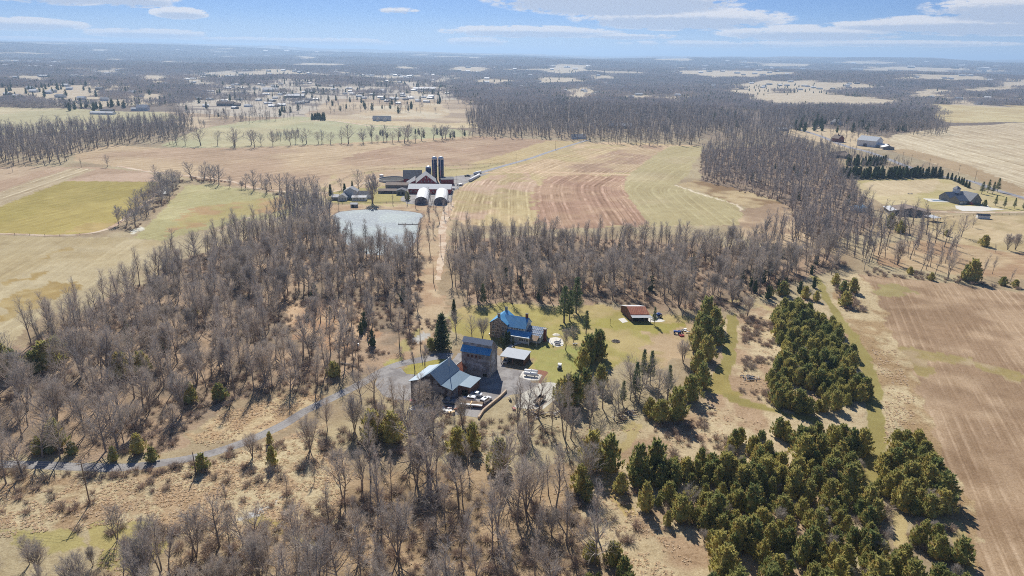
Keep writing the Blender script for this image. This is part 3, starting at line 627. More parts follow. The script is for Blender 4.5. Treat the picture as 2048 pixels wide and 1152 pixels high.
def conifer(seed, H, Rr, kind, q=1.0):
    r = random.Random(seed); T = MB(); C = MB()
    T.tube([(0, 0, -.2), (0, 0, H*.5), (0, 0, H*.94)], [H*.022+.05, H*.013+.03, .03], 6)
    def prof(t):
        if kind == 'cedar': return (max(0, 1-t)**.78)*min(1, (t+.10)/.22)**.7
        if kind == 'column': return (max(0, 1-t)**.5)*min(1, (t+.1)/.2)*.95
        return (max(0, 1-t)**.85)*min(1, (t+.15)/.25)
    if kind in ('cedar', 'column'):
        # dense inner mass so that little light comes through
        ns, nl = 10, 9; ph = r.random()*9
        vs = []; 
        for i in range(nl+1):
            t = .03+.93*i/nl
            for j in range(ns):
                a = 2*math.pi*j/ns; rr = Rr*prof(t)*(.62+.16*math.sin(3*a+ph+4*t)+.1*r.random()); vs.append((rr*math.cos(a), rr*math.sin(a), H*t))
        fs = [(i*ns+j, i*ns+(j+1) % ns, (i+1)*ns+(j+1) % ns, (i+1)*ns+j) for i in range(nl) for j in range(ns)]
        C.add(vs, fs)
        nlobe = int(54*q**.5) if kind == 'cedar' else int(36*q**.5); per = int(40*q**.5)
        for i in range(nlobe):
            t = .02+.93*(i+r.random())/nlobe; a = i*2.39996+r.random()*.9; pr = prof(t); rad_ = Rr*pr*(.55+.5*r.random())
            c = Vector((rad_*math.cos(a), rad_*math.sin(a), H*t)); o = Vector((math.cos(a)*.6, math.sin(a)*.6, .95)).normalized()
            sz = (.30+.28*pr)*Rr*.46*(.6+.8*r.random())
            tipd = c+o*sz*1.5
            for k in range(per):
                u = r.random(); off = perp(r, o)*sz*(1-u)*.95*math.sqrt(r.random()); p = c+o*(u*sz*1.7)+off
                d = (o+off*.9/max(sz, .1)+Vector((0, 0, .25))+perp(r, o)*.35).normalized(); Ls = (.32+.3*r.random())*(1.0 if Rr > 1.6 else .8)
                C.tri(p, perp(r, d)*(.15+.09*r.random())/q**.25, p+d*Ls*1.25/q**.2)
    else:
        nw = int(17*H/14) if kind == 'pine' else int(20*H/10)
        for i in range(nw):
            t = (.20 if kind == 'pine' else .06)+(.78 if kind == 'pine' else .92)*(i+r.random()*.5)/nw; nb = 6 if kind == 'pine' else 8
            for j in range(nb):
                a = j*2*math.pi/nb+i*1.1+r.random()*.6; Lb = Rr*prof(t)*(.65+.5*r.random())*(1.0 if kind == 'spruce' else (.8+.4*r.random()))+.25
                d = Vector((math.cos(a), math.sin(a), (.18 if kind == 'pine' else -.18)+.35*t)).normalized(); p = Vector((0, 0, H*t))
                if q >= .8: b = limb(r, C, p, d, Lb, .035, .01, 2, 2, .06, .1)
                nsp = int((16 if kind == 'pine' else 16)*q*max(.5, Lb/Rr*1.5))
                for k in range(nsp):
                    u = (.25 if kind == 'pine' else .08)+(.75 if kind == 'pine' else .92)*(k+r.random())/nsp; c = p+d*Lb*u+Vector((r.gauss(0, .16), r.gauss(0, .16), r.gauss(0, .12) + .05*u))
                    dd = (d*.7+perp(r, d)*.9+Vector((0, 0, .15))).normalized(); C.tri(c, perp(r, dd)*.15/q**.4, c+dd*(.55+.35*r.random())/q**.3)
            C.tri(Vector((0, 0, H*.93)), Vector((.15, 0, 0)), Vector((0, 0, H*1.02)))
    return T, C

LIB = {}      # name -> list of (trunk mesh, crown mesh, height)
def lib(name, gen, tm, cm, n):
    LIB[name] = []
    for i in range(n):
        T, C, H = gen(i); LIB[name].append((T.mesh(name+'_trunk', MAT[tm]), C.mesh(name+'_crown', MAT[cm]), H))
def g_bt(H, form, q=1.0, s0=0, tw=1.0):
    return lambda i: (*bare_tree(s0+i*17, H, form, q, tw), H)
def g_cf(H, Rr, kind, q=1.0, s0=0):
    return lambda i: (*conifer(s0+i*13, H, Rr, kind, q), H)
lib('tall', g_bt(18, 'tall', 1.0, 3), 'bark', 'twigs', 6)
lib('wide', g_bt(15, 'wide', 1.0, 103), 'bark', 'twigs', 4)
lib('vase', g_bt(12, 'vase', 1.0, 203), 'bark', 'twigs', 3)
lib('mid', g_bt(18, 'tall', .55, 303, 2.3), 'bark', 'twigs_far', 5)
lib('midwide', g_bt(16, 'wide', .75, 403, 2.3), 'bark', 'twigs_far', 4)
lib('vasefar', g_bt(12, 'vase', .9, 253, 2.4), 'bark', 'twigs_far', 3)
lib('cedar', g_cf(8, 3.3, 'cedar', 1.0, 11), 'bark', 'cedar_green', 7)
lib('pine', g_cf(14, 3.2, 'pine', 1.0, 71), 'bark', 'pine_green', 4)
lib('spruce', g_cf(10, 2.6, 'spruce', 1.0, 91), 'bark', 'spruce_green', 3)
lib('column', g_cf(6, .95, 'column', .5, 31), 'bark', 'spruce_green', 2)
lib('conefar', g_cf(10, 2.9, 'cedar', .12, 51), 'bark', 'spruce_green', 3)

def put(libname, i, x, y, h, name, label, cat='tree', group=None, wide=1.0, rz=None):
    T, C, H = LIB[libname][i % len(LIB[libname])]; s = h/H
    e = empty(name, (x, y, float(terrain(x, y)) if math.hypot(x, y) > 1500 else 0), rd.random()*6.28 if rz is None else rz, label, cat, group); e.scale = (s*wide, s*wide, s)
    for nm, mesh in (('trunk', T), ('crown', C)):
        o = bpy.data.objects.new(nm, mesh); sc.collection.objects.link(o); o.parent = e
    return e

def scatter(pts, spacing, seed=0, isworld=False, jit=.42, avoid=()):
    pg = np.array(pts, float) if isworld else poly(pts)
    r = np.random.default_rng(seed+100); x0, y0 = pg.min(0); x1, y1 = pg.max(0)
    gx, gy = np.meshgrid(np.arange(x0, x1, spacing), np.arange(y0, y1, spacing)); gx = gx+((np.arange(gx.shape[0]) % 2)*spacing*.5)[:, None]
    gx = gx.ravel()+r.uniform(-jit, jit, gx.size)*spacing; gy = gy.ravel()+r.uniform(-jit, jit, gy.size)*spacing
    m = inside(gx, gy, pg)
    for a in avoid: m &= ~inside(gx, gy, a)
    return gx[m], gy[m]

# ground that carries no wild trees
YARD = poly([(748, 775), (745, 745), (800, 718), (850, 706), (905, 690), (960, 660), (1000, 640), (1100, 640), (1200, 640), (1230, 720), (1160, 765), (1120, 800), (1090, 822), (1030, 822), (965, 838), (830, 820), (790, 808)])
CUT = poly([(850, 480), (905, 480), (900, 560), (895, 660), (850, 720), (800, 735), (770, 735), (815, 680), (840, 620), (850, 560)])
DRIVE = poly([(-160, 914), (0, 919), (240, 924), (330, 914), (480, 878), (610, 812), (765, 732), (775, 748), (660, 806), (560, 862), (400, 921), (330, 935), (240, 944), (0, 938), (-160, 932)])
RIDE1 = poly([(1615, 540), (1650, 540), (1690, 620), (1745, 700), (1768, 800), (1768, 900), (1755, 950), (1715, 1000), (1695, 985), (1735, 930), (1738, 850), (1730, 780), (1710, 710), (1670, 650), (1640, 600)])
RIDE2 = poly([(1440, 640), (1485, 640), (1485, 720), (1470, 780), (1560, 815), (1640, 830), (1640, 855), (1500, 830), (1410, 805), (1400, 780), (1435, 720)])
GLADE = poly([(1185, 930), (1240, 925), (1290, 1010), (1345, 1060), (1360, 1130), (1310, 1200), (1260, 1130), (1240, 1080), (1190, 1000)])
GLADE2 = poly([(1770, 1020), (1800, 1018), (1832, 1085), (1815, 1110), (1790, 1080)])
AV = (YARD, CUT, DRIVE, RIDE1, RIDE2, GLADE, GLADE2)

# woods: (polygon of the tree feet, spacing, height, mix, where)
WOODS = [
 ([(60, 690), (130, 648), (250, 588), (335, 532), (430, 490), (560, 455), (600, 402), (655, 418), (668, 466), (700, 508), (838, 498), (840, 560), (790, 600), (700, 600), (590, 598), (560, 660), (440, 700), (280, 700), (120, 740)], 6.8, (15, 20), 'tall', 'in wood left of pond'),
 ([(120, 740), (280, 700), (440, 700), (560, 660), (580, 690), (690, 705), (720, 740), (700, 768), (640, 786), (560, 800), (520, 785), (440, 800), (400, 825), (300, 800), (150, 800)], 7.0, (14, 20), 'tall', 'in wood above marsh clearing'),
 ([(700, 600), (790, 600), (842, 560), (838, 620), (800, 690), (740, 730), (700, 700)], 11, (14, 19), 'tall', 'beside the cut strip'),
 ([(590, 598), (700, 600), (700, 700), (690, 705), (580, 690)], 10, (15, 20), 'tall', 'in open wood left of drive'),
 ([(-320, 930), (0, 760), (60, 690), (120, 740), (150, 800), (300, 800), (400, 825), (360, 880), (320, 912), (200, 922), (0, 918)], 7.4, (13, 19), 'mix', 'in thin wood beyond drive'),
 ([(-200, 940), (0, 942), (110, 950), (100, 968), (-200, 970)], 11, (14, 18), 'mix', 'between drive and marsh'),
 ([(600, 880), (720, 830), (760, 800), (900, 850), (1090, 880), (1120, 900), (960, 925), (800, 905), (640, 915)], 11.5, (12, 18), 'mix', 'on rough ground below dark barn'),
 ([(640, 1010), (700, 960), (860, 925), (1000, 935), (1120, 935), (1180, 960), (1200, 1080), (1180, 1180), (1150, 1330), (700, 1330), (660, 1150)], 7.8, (15, 21), 'tall', 'in dense near wood'),
 ([(380, 1110), (480, 1080), (640, 1110), (700, 1330), (200, 1330), (200, 1160)], 4.9, (13, 17), 'mix', 'beside the stony brook'),
 ([(420, 1000), (560, 930), (640, 870), (690, 940), (650, 1010), (560, 1060), (400, 1080)], 12, (5, 10), 'tall', 'on the marsh meadow'),
 ([(190, 1130), (330, 1090), (380, 1110), (200, 1160)], 8.5, (12, 16), 'mix', 'on green bank by marsh'),
 ([(-60, 1130), (60, 1110), (190, 1130), (200, 1300), (-100, 1300)], 7, (9, 12), 'vase', 'at near end of marsh'),
 ([(1010, 835), (1130, 815), (1240, 840), (1230, 885), (1100, 890), (1010, 880)], 8.0, (13, 18), 'tall', 'around the log heaps'),
 ([(1170, 800), (1240, 770), (1330, 770), (1340, 800), (1300, 830), (1220, 845), (1165, 830)], 6.0, (11, 14), 'wide', 'in grove right of gravel pad'),
 ([(895, 482), (1000, 478), (1100, 474), (1250, 488), (1400, 492), (1500, 486), (1560, 500), (1550, 540), (1400, 560), (1200, 560), (1000, 560), (905, 570)], 7.0, (14, 18), 'tall', 'in wood under ploughed strips'),
 ([(905, 570), (1000, 560), (1200, 560), (1400, 560), (1550, 540), (1640, 505), (1700, 530), (1640, 565), (1560, 578), (1500, 600), (1450, 620), (1380, 622), (1280, 602), (1180, 602), (1080, 606), (1000, 610), (930, 605)], 6.8, (15, 20), 'tall', 'in wood behind farmhouse'),
 ([(1560, 500), (1500, 486), (1600, 450), (1660, 470), (1740, 500), (1750, 535), (1640, 505)], 6.8, (14, 19), 'mid', ''),
 ([(1400, 362), (1402, 305), (1480, 288), (1600, 288), (1660, 305), (1660, 330), (1690, 352), (1712, 380), (1740, 425), (1760, 450), (1700, 500), (1640, 500), (1600, 455), (1562, 405), (1480, 380)], 7.8, (13, 18), 'mid', ''),
 ([(1740, 425), (1800, 430), (1880, 462), (1920, 500), (1900, 545), (1760, 530), (1700, 500), (1760, 450)], 10.5, (13, 20), 'mid', ''),
 ([(1640, 275), (1690, 300), (1760, 320), (1820, 335), (1870, 348), (1700, 348), (1640, 320)], 9, (8, 11), 'mid', ''),
 ([(-500, 350), (-200, 338), (0, 333), (130, 330), (145, 310), (240, 290), (330, 285), (392, 262), (380, 248), (300, 250), (200, 256), (0, 275), (-300, 290)], 9.5, (18, 24), 'mid', ''),
 ([(950, 274), (1100, 278), (1280, 292), (1400, 292), (1400, 270), (1500, 262), (1520, 240), (1380, 225), (1250, 220), (1100, 216), (960, 222), (930, 240)], 10.5, (17, 24), 'mid', ''),
 ([(1430, 290), (1560, 285), (1600, 262), (1640, 250), (1700, 262), (1780, 268), (1890, 274), (1895, 262), (1860, 232), (1700, 224), (1520, 225), (1520, 262), (1440, 270)], 10.5, (17, 22), 'mid', ''),
 ([(325, 292), (395, 262), (402, 264), (340, 292)], 12, (12, 16), 'mid', ''),
 ([(340, 293), (480, 296), (620, 292), (830, 286), (945, 276), (945, 271), (830, 280), (620, 286), (480, 290), (345, 290)], 15, (18, 26), 'midwide', ''),
 ([(540, 279), (600, 268), (602, 274), (548, 284)], 5, (9, 12), 'mid', ''),
 ([(232, 452), (275, 398), (330, 358), (368, 360), (350, 395), (300, 430), (262, 468)], 8.5, (10, 16), 'midwide', ''),
 ([(380, 352), (470, 366), (560, 378), (640, 388), (640, 402), (560, 392), (460, 376), (380, 362)], 11, (13, 19), 'midwide', ''),
 ([(560, 395), (640, 392), (655, 420), (640, 440), (570, 455), (545, 430)], 7, (13, 18), 'mid', ''),
 ([(130, 332), (300, 345), (300, 348), (130, 335)], 26, (8, 14), 'mid', ''),
 ([(1720, 545), (1900, 560), (2048, 575), (2048, 566), (1900, 548), (1730, 536)], 14, (9, 14), 'mid', ''),
 ([(1900, 500), (2048, 508), (2200, 520), (2200, 512), (2048, 498), (1900, 490)], 16, (8, 11), 'mid', ''),
 ([(1430, 930), (1540, 880), (1700, 890), (1740, 960), (1680, 1000), (1500, 1000)], 10, (4.5, 6.5), 'vase', 'among the middle right cedars'),
 ([(1400, 1030), (1640, 1020), (1780, 1100), (1840, 1200), (1820, 1330), (1380, 1330)], 9.5, (4.5, 6.5), 'vase', 'among the bottom right cedars'),
 ([(1780, 930), (1870, 950), (1920, 1100), (1940, 1200), (1850, 1180), (1800, 1020)], 11, (4.5, 6), 'vase', 'in the narrow cedar belt'),
 ([(1560, 640), (1690, 680), (1730, 780), (1560, 810)], 13, (4, 6), 'vase', 'in the upper right cedar grove'),
 ([(800, 398), (905, 410), (900, 460), (850, 500), (838, 440)], 15, (9, 14), 'mid', ''),
 ([(640, 400), (690, 410), (668, 430)], 14, (8, 12), 'mid', ''),
]
cand = []       # bare trees: x, y, h, lib, where
for k, (pg, sp, hh, mix, where) in enumerate(WOODS):
    x, y = scatter(pg, sp, k, avoid=AV, jit=.5)
    if sp < 11 and where: kp = vnoise(x, y, 17, 700+k)*.65+vnoise(x, y, 6, 720+k)*.35 > .27; x, y = x[kp], y[kp]
    r = np.random.default_rng(900+k); h = r.uniform(hh[0], hh[1], len(x))*np.choose(r.integers(0, 6, len(x)), (.6, .75, .88, 1.0, 1.0, 1.1))
    for q in range(len(x)):
        mx = mix
        if mix == 'mix': mx = ('tall', 'wide', 'tall', 'vase', 'wide')[r.integers(5)]
        elif mix == 'tall': mx = ('tall', 'tall', 'wide', 'tall', 'vase', 'tall', 'wide', 'tall', 'tall', 'tall')[r.integers(10)]
        if mx in ('tall', 'wide', 'vase') and y[q] > 420: mx = {'tall': 'mid', 'wide': 'midwide', 'vase': 'midwide'}[mx]
        cand.append((float(x[q]), float(y[q]), float(h[q]), mx, where))
# single trees that stand out: foot in the photograph, height, form, label
def at(px, py): return G(px, py)
NOTE = [
 (215, 762, 22, 'wide', 'big pale-limbed bare tree standing above the others in the left wood'),
 (218, 745, 19, 'vase', 'forked pale bare tree leaning beside the big pale-limbed tree in the left wood'),
 (146, 824, 12, 'vase', 'small rounded bare tree on the brown slope below the left wood'),
 (98, 655, 15, 'vase', 'spreading bare tree at the corner of the left pasture'), (142, 645, 15, 'wide', 'bare tree second in from the corner of the left pasture'),
 (45, 950, 15, 'wide', 'forked bare tree just below the drive at the left edge'), (235, 1080, 11, 'vase', 'small forked bare tree on the green patch of the marsh'),
 (848, 818, 12, 'vase', 'double-stemmed bare tree in front of the driveway bend'), (723, 808, 13, 'wide', 'thin bare tree beside the driveway bend'), (748, 800, 15, 'wide', 'bare tree with a reddish crown where the drive meets the yard'),
 (806, 820, 11, 'wide', 'rounded bare tree at the left corner of the dark barn'), (866, 852, 12, 'wide', 'pale-crowned bare tree in front of the dark barn'),
 (850, 734, 10, 'vase', 'bare tree on the grass island by the blue-roofed barn'), (830, 742, 9, 'tall', 'slim leaning bare tree on the grass island'),
 (944, 676, 11, 'wide', 'rounded bare tree left of the stone farmhouse'), (965, 678, 11, 'vase', 'bare tree between the farmhouse gable and the tall barn'), (912, 668, 12, 'wide', 'bare tree just behind the dark spruce by the yard'),
 (1131, 700, 10.5, 'vase', 'round purple-crowned bare tree on the lawn by the patio'), (1147, 684, 8, 'wide', 'smaller bare tree behind the purple-crowned tree on the lawn'),
 (925, 850, 11, 'vase', 'bare tree at the end of the log trailer'), (1035, 855, 17, 'tall', 'tall bare tree left of the gravel pad'), (1057, 868, 18, 'tall', 'very tall thin bare tree at the foot of the gravel pad'),
 (1052, 1022, 18, 'vase', 'grey many-limbed tree with a thick dark fork in the near wood'), (1366, 726, 11, 'vase', 'reddish bare tree on the worn grass by the tractor'),
 (1495, 632, 11, 'vase', 'bare tree at the top of the mown ride'), (1465, 610, 14, 'wide', 'bare tree at the edge of the wood near the ride'),
 (1380, 1020, 9, 'wide', 'pale thorny bare tree among the cedars at the glade'), (1772, 1090, 6, 'vase', 'small grey bare tree in the gap between the near cedars'),
 (745, 406, 26, 'vase', 'huge many-stemmed bare tree above the pond'), (717, 385, 22, 'wide', 'broad reddish bare tree behind the white farmhouse'), (785, 408, 9, 'tall', 'thin bare sapling on the pond lawn'), (712, 404, 11, 'wide', 'small bare tree at the lawn of the white farmhouse'), (683, 380, 12, 'wide', 'bare tree at the left end of the white farmhouse'),
 (215, 334, 14, 'wide', 'lone bare tree on the edge of the left ploughed field'), (310, 353, 13, 'wide', 'lone bare tree at the fork of the field track'), (404, 357, 14, 'wide', 'bare tree beside the field track, right of the fork'),
 (26, 345, 11, 'tall', 'slim lone tree in front of the far left wood'), (238, 450, 15, 'vase', 'spreading bare tree by the bend of the field track'),
 (1922, 474, 17, 'wide', 'large bare tree in the pasture below the grey house'), (1795, 530, 17, 'vase', 'thick-limbed bare tree at the corner of the right hand field'), (1896, 556, 18, 'vase', 'tall bare tree in the hedge left of the dark cedar'),
 (1870, 550, 14, 'tall', 'slim bare tree in the hedge above the right hand field'), (1852, 540, 15, 'tall', 'thin bare tree in the pasture hedge'), (1945, 455, 9, 'wide', 'small bare tree beside the round cedar in the pasture'),
 (2015, 500, 12, 'vase', 'bare tree in the fence line, second from the right edge'), (2030, 500, 12, 'vase', 'bare tree in the fence line at the right edge'), (1985, 548, 10, 'tall', 'thin sapling right of the dark hedge cedar'),
 (1672, 465, 15, 'wide', 'spreading bare tree in the gap of the right wood'), (1727, 462, 16, 'wide', 'bare tree at the end of the right wood'),
 (1660, 262, 12, 'wide', 'bare tree beside the far country road'), (860, 505, 17, 'tall', 'dark leaning bare tree by the pond track'), (905, 565, 20, 'tall', 'dark tall tree on the right side of the cut strip'),
 (655, 860, 12, 'vase', 'low spreading bare tree beside the drive bend'), (620, 900, 13, 'vase', 'wide bare tree below the drive, left of the cedar pair'), (505, 915, 9, 'vase', 'bushy bare tree beside the drive below the marsh clearing'),
]
for (px, py, h, form, lab) in NOTE:
    x, y = at(px, py)
    cat_lib = form if y < 430 else {'tall': 'mid', 'wide': 'midwide', 'vase': 'vasefar'}[form]
    put(cat_lib, rd.randrange(6), x, y, h, 'bare_tree', lab, group='bare trees that stand out singly')
# keep single trees clear of the crowd
nx = np.array([at(a[0], a[1]) for a in NOTE])
cand = [c for c in cand if np.min(np.hypot(nx[:, 0]-c[0], nx[:, 1]-c[1])) > 3.2]
pxs, pys, cz = proj(np.array([c[0] for c in cand]), np.array([c[1] for c in cand]), np.array([c[2]*.6 for c in cand]))
vis = (pxs > -15) & (pxs < 2063) & (pys > 60) & (pys < 1160)
size = np.where(vis, np.array([c[2] for c in cand])/cz, 0)
order = np.argsort(-size); NB = 255; pick = set(int(i) for i in order[:NB] if size[i] > 0)
ORD = ['first', 'second', 'third', 'fourth', 'fifth', 'sixth', 'seventh', 'eighth', 'ninth', 'tenth', 'eleventh', 'twelfth', 'thirteenth', 'fourteenth']
def ranked(items, rows=12):
    """items: (px, py, key) -> (key, band words, ordinal) ; bands from the front backwards, then left to right"""
    items = sorted(items, key=lambda t: -t[1]); nb = max(1, math.ceil(len(items)/rows)); out = []
    for b in range(nb):
        band = sorted(items[b*rows:(b+1)*rows]); bw = '' if nb == 1 else ('nearest row' if b == 0 else ('farthest row' if b == nb-1 else ORD[b]+' row'))
        for k, it in enumerate(band): out.append((it[2], bw, ORD[k], len(band)))
    return out
def describe(seedv, kinds): return kinds[seedv % len(kinds)]
byz = {}
for i in pick: byz.setdefault(cand[i][4] or 'in the far hedge', []).append((float(pxs[i]), float(pys[i]), i))
for wname, items in byz.items():
    for (i, bw, od, nb_) in ranked(items):
        x, y, h, lb, _ = cand[i]
        kind = ('tall' if h > 16 else 'short' if h < 12 else 'slender') + (' spreading' if lb in ('wide', 'midwide', 'vase') else '')
        lab = f"{kind} bare tree {wname}, {bw+', ' if bw else ''}{od} from left"
        if len(lab.split()) > 16: lab = f"bare tree {wname}, {bw+', ' if bw else ''}{od} from left"
        put(lb, i % 7, x, y, h, 'bare_tree', lab, group='bare trees '+wname)

# ------------------------------------------------------------------ everything past the nearest few hundred: one woodland object per kind
hid = {}
def source(name, meshes):
    c = bpy.data.collections.new(name)
    for k, mm in enumerate(meshes):
        o = bpy.data.objects.new('%s_%02d' % (name, k), mm); c.objects.link(o)
    hid[name] = c; return c
def joined(T, C, H):
    me = bpy.data.meshes.new('tree')
    vt = [v.co[:] for v in T.vertices]; ft = [tuple(p.vertices) for p in T.polygons]; vc = [v.co[:] for v in C.vertices]; fc = [tuple(p.vertices) for p in C.polygons]
    k = len(vt); me.from_pydata([(a/H, b/H, c/H) for a, b, c in vt+vc], [], ft+[tuple(i+k for i in f) for f in fc])
    me.materials.append(T.materials[0]); me.materials.append(C.materials[0]); me.polygons.foreach_set('material_index', [0]*len(ft)+[1]*len(fc)); me.update(); return me
def cloud(name, coll, x, y, z, rot, scl, idx, label=None, width=None):
    me = bpy.data.meshes.new(name); co = np.stack([x, y, z], 1).astype(np.float32)
    me.vertices.add(len(x)); me.vertices.foreach_set('co', co.ravel())
    w = scl if width is None else width
    a = me.attributes.new('turn', 'FLOAT_VECTOR', 'POINT'); a.data.foreach_set('vector', np.stack([np.zeros(len(x)), np.zeros(len(x)), rot], 1).astype(np.float32).ravel())
    a = me.attributes.new('size', 'FLOAT_VECTOR', 'POINT'); a.data.foreach_set('vector', np.stack([w, w, scl], 1).astype(np.float32).ravel())
    a = me.attributes.new('pick', 'INT', 'POINT'); a.data.foreach_set('value', np.asarray(idx, np.int32))
    o = bpy.data.objects.new(name, me); sc.collection.objects.link(o)
    g = bpy.data.node_groups.new(name+'_nodes', 'GeometryNodeTree')
    g.interface.new_socket('Geometry', in_out='INPUT', socket_type='NodeSocketGeometry'); g.interface.new_socket('Geometry', in_out='OUTPUT', socket_type='NodeSocketGeometry')
    gi = g.nodes.new('NodeGroupInput'); go = g.nodes.new('NodeGroupOutput'); io = g.nodes.new('GeometryNodeInstanceOnPoints'); ci = g.nodes.new('GeometryNodeCollectionInfo')
    ci.inputs['Collection'].default_value = coll; ci.inputs['Separate Children'].default_value = True; ci.inputs['Reset Children'].default_value = True
    io.inputs['Pick Instance'].default_value = True
    def na_(nm, ty):
        q = g.nodes.new('GeometryNodeInputNamedAttribute'); q.data_type = ty; q.inputs['Name'].default_value = nm; return q.outputs['Attribute']
    g.links.new(gi.outputs[0], io.inputs['Points']); g.links.new(ci.outputs[0], io.inputs['Instance']); g.links.new(na_('pick', 'INT'), io.inputs['Instance Index'])
    g.links.new(na_('turn', 'FLOAT_VECTOR'), io.inputs['Rotation']); g.links.new(na_('size', 'FLOAT_VECTOR'), io.inputs['Scale']); g.links.new(io.outputs[0], go.inputs[0])
    md = o.modifiers.new('scatter', 'NODES'); md.node_group = g
    return tag(o, label, kind='stuff')
libs = ['tall', 'wide', 'vase', 'mid', 'midwide', 'vasefar']; off = {}; meshes = []
for l in libs:
    off[l] = len(meshes); meshes += [joined(*t) for t in LIB[l]]
# far groves: a patch of many small crowns
def grove(seed, nt_=46, Sz=62, ev=.06):
    r = random.Random(seed); m = MB()
    for i in range(nt_):
        cx, cy = r.uniform(-Sz/2, Sz/2), r.uniform(-Sz/2, Sz/2); h = r.uniform(11, 19); cr = r.uniform(3.2, 5)
        e = r.random() < ev; m.cur = 1 if e else 0
        if e:
            for k in range(26):
                t = r.random(); a = r.random()*6.28; p = Vector((cx+cr*.6*(1-t)*math.cos(a), cy+cr*.6*(1-t)*math.sin(a), h*t*.9)); m.tri(p, perp(r, Vector((0, 0, 1)))*1.1, p+Vector((math.cos(a)*.8, math.sin(a)*.8, 2.2)))
        else:
            m.tri(Vector((cx, cy, 0)), Vector((.35, 0, 0)), Vector((cx, cy, h)))
            for k in range(34):
                t = r.random()**.7; a = r.random()*6.28; rr = cr*math.sqrt(r.random())*math.sin(math.pi*(.25+.7*t)); p = Vector((cx+rr*math.cos(a), cy+rr*math.sin(a), h*(.32+.5*t)))
                d = Vector((math.cos(a)*.5+r.gauss(0, .2), math.sin(a)*.5+r.gauss(0, .2), .9)).normalized(); m.tri(p, perp(r, d)*.30, p+d*r.uniform(2.2, 4.2))
    return m.mesh('grove', [MAT['grove_twigs'], MAT['spruce_green']])
off['grove'] = len(meshes); meshes += [grove(s, ev=e) for s, e in ((1, .02), (2, .05), (3, .02), (4, .16))]
C1 = source('bare_source', meshes)
rest = [c for i, c in enumerate(cand) if i not in pick]
# keep what lies far outside the picture out
rp = proj(np.array([c[0] for c in rest]), np.array([c[1] for c in rest]), 5.0)
rest = [c for c, a, b in zip(rest, rp[0], rp[1]) if -420 < a < 2470 and b < 1500]
xs = np.array([c[0] for c in rest]); ys = np.array([c[1] for c in rest]); hs = np.array([c[2] for c in rest])
ix = np.array([off[c[3]]+int(rng.integers(len(LIB[c[3]]))) for c in rest])
# far groves over the wooded plain, where the ground is not painted pale
gxs, gys = [], []
r_ = 1650.0
while r_ < 13500:
    st = 54 if r_ < 5000 else 70 if r_ < 8000 else 105
    na__ = int(R(92)*r_/st); aa = (np.arange(na__)+.5)/na__*R(92)-R(46)+rng.uniform(-.3, .3, na__)*st/r_; rr = r_+rng.uniform(-.3, .3, na__)*st
    gxs.append(np.sin(aa)*rr); gys.append(np.cos(aa)*rr); r_ += st*.9
gxs = np.concatenate(gxs); gys = np.concatenate(gys)
# brightness of the painted ground tells wood from open land
ra = np.hypot(gxs, gys); ia = np.clip(np.round((np.arctan2(gxs, gys)-ang[0])/R(.135)).astype(int), 0, len(np.arange(-58, 58.01, .135))-1)
ir = np.clip(np.round(np.log(ra/rad[0])/math.log(1.0068)).astype(int), 0, nr-1)
lum = col[ir*na+ia, :3].mean(1)
wooded = lum < (float(np.mean(A(128, 112, 102)))+.045)
thin = (~wooded) & (rng.random(len(gxs)) < .045)
keep = wooded
gxs, gys = gxs[keep], gys[keep]; ngz = len(gxs)
print('groves', ngz, 'rest', len(rest))
allx = np.concatenate([xs, gxs]); ally = np.concatenate([ys, gys]); allz = np.concatenate([np.where(np.hypot(xs, ys) > 1500, terrain(xs, ys), 0), terrain(gxs, gys)-.5])
gs = np.where(np.hypot(gxs, gys) > 8000, 1.7, np.where(np.hypot(gxs, gys) > 5000, 1.2, 1.0))
alls = np.concatenate([hs, np.minimum(gs, 1.25)]); allw = np.concatenate([hs*np.where(ys > 420, rng.uniform(1.0, 1.55, len(hs)), rng.uniform(.9, 1.2, len(hs))), gs])
alli = np.concatenate([ix, off['grove']+rng.integers(0, 4, ngz)])
cloud('bare_woods', C1, allx, ally, allz, rng.uniform(0, 6.28, len(allx)), alls, alli, 'grey leafless woods spreading to the horizon', allw)

# ------------------------------------------------------------------ evergreens
EV = [
 ([(1545, 640), (1580, 618), (1640, 640), (1690, 668), (1722, 720), (1738, 795), (1700, 812), (1650, 826), (1600, 838), (1545, 812), (1540, 760), (1555, 700)], 3.4, (5, 7.2), 'in upper right cedar grove'),
 ([(1480, 885), (1540, 865), (1640, 880), (1712, 880), (1748, 930), (1700, 985), (1640, 1010), (1560, 1010), (1420, 960), (1400, 930)], 3.4, (5, 7.6), 'in middle right cedar grove'),
 ([(1400, 930), (1420, 960), (1560, 1010), (1640, 1010), (1740, 1000), (1800, 1120), (1830, 1150), (1840, 1330), (1380, 1330), (1390, 1150), (1430, 1100), (1400, 1060), (1330, 1030), (1280, 1000), (1250, 960)], 3.5, (4.6, 7.2), 'in bottom right cedar thicket'),
 ([(1770, 910), (1800, 880), (1850, 900), (1890, 960), (1905, 1020), (1925, 1110), (1950, 1200), (1950, 1330), (1850, 1330), (1840, 1120), (1790, 1010), (1750, 985)], 3.5, (5, 7.6), 'in narrow belt along right field'),
 ([(1170, 1110), (1290, 1105), (1310, 1180), (1260, 1330), (1150, 1330)], 4.6, (4.5, 7), 'in near clump below glade'),
]
evc = []
for k, (pg, sp, hh, where) in enumerate(EV):
    x, y = scatter(pg, sp, 40+k, avoid=(RIDE1, GLADE, GLADE2), jit=.45); kp = vnoise(x, y, 9, 500+k) > .2; x, y = x[kp], y[kp]
    for q in range(len(x)): evc.append((float(x[q]), float(y[q]), rd.uniform(*hh)*rd.choice((1.15, 1, .9, .75, .6)), where))
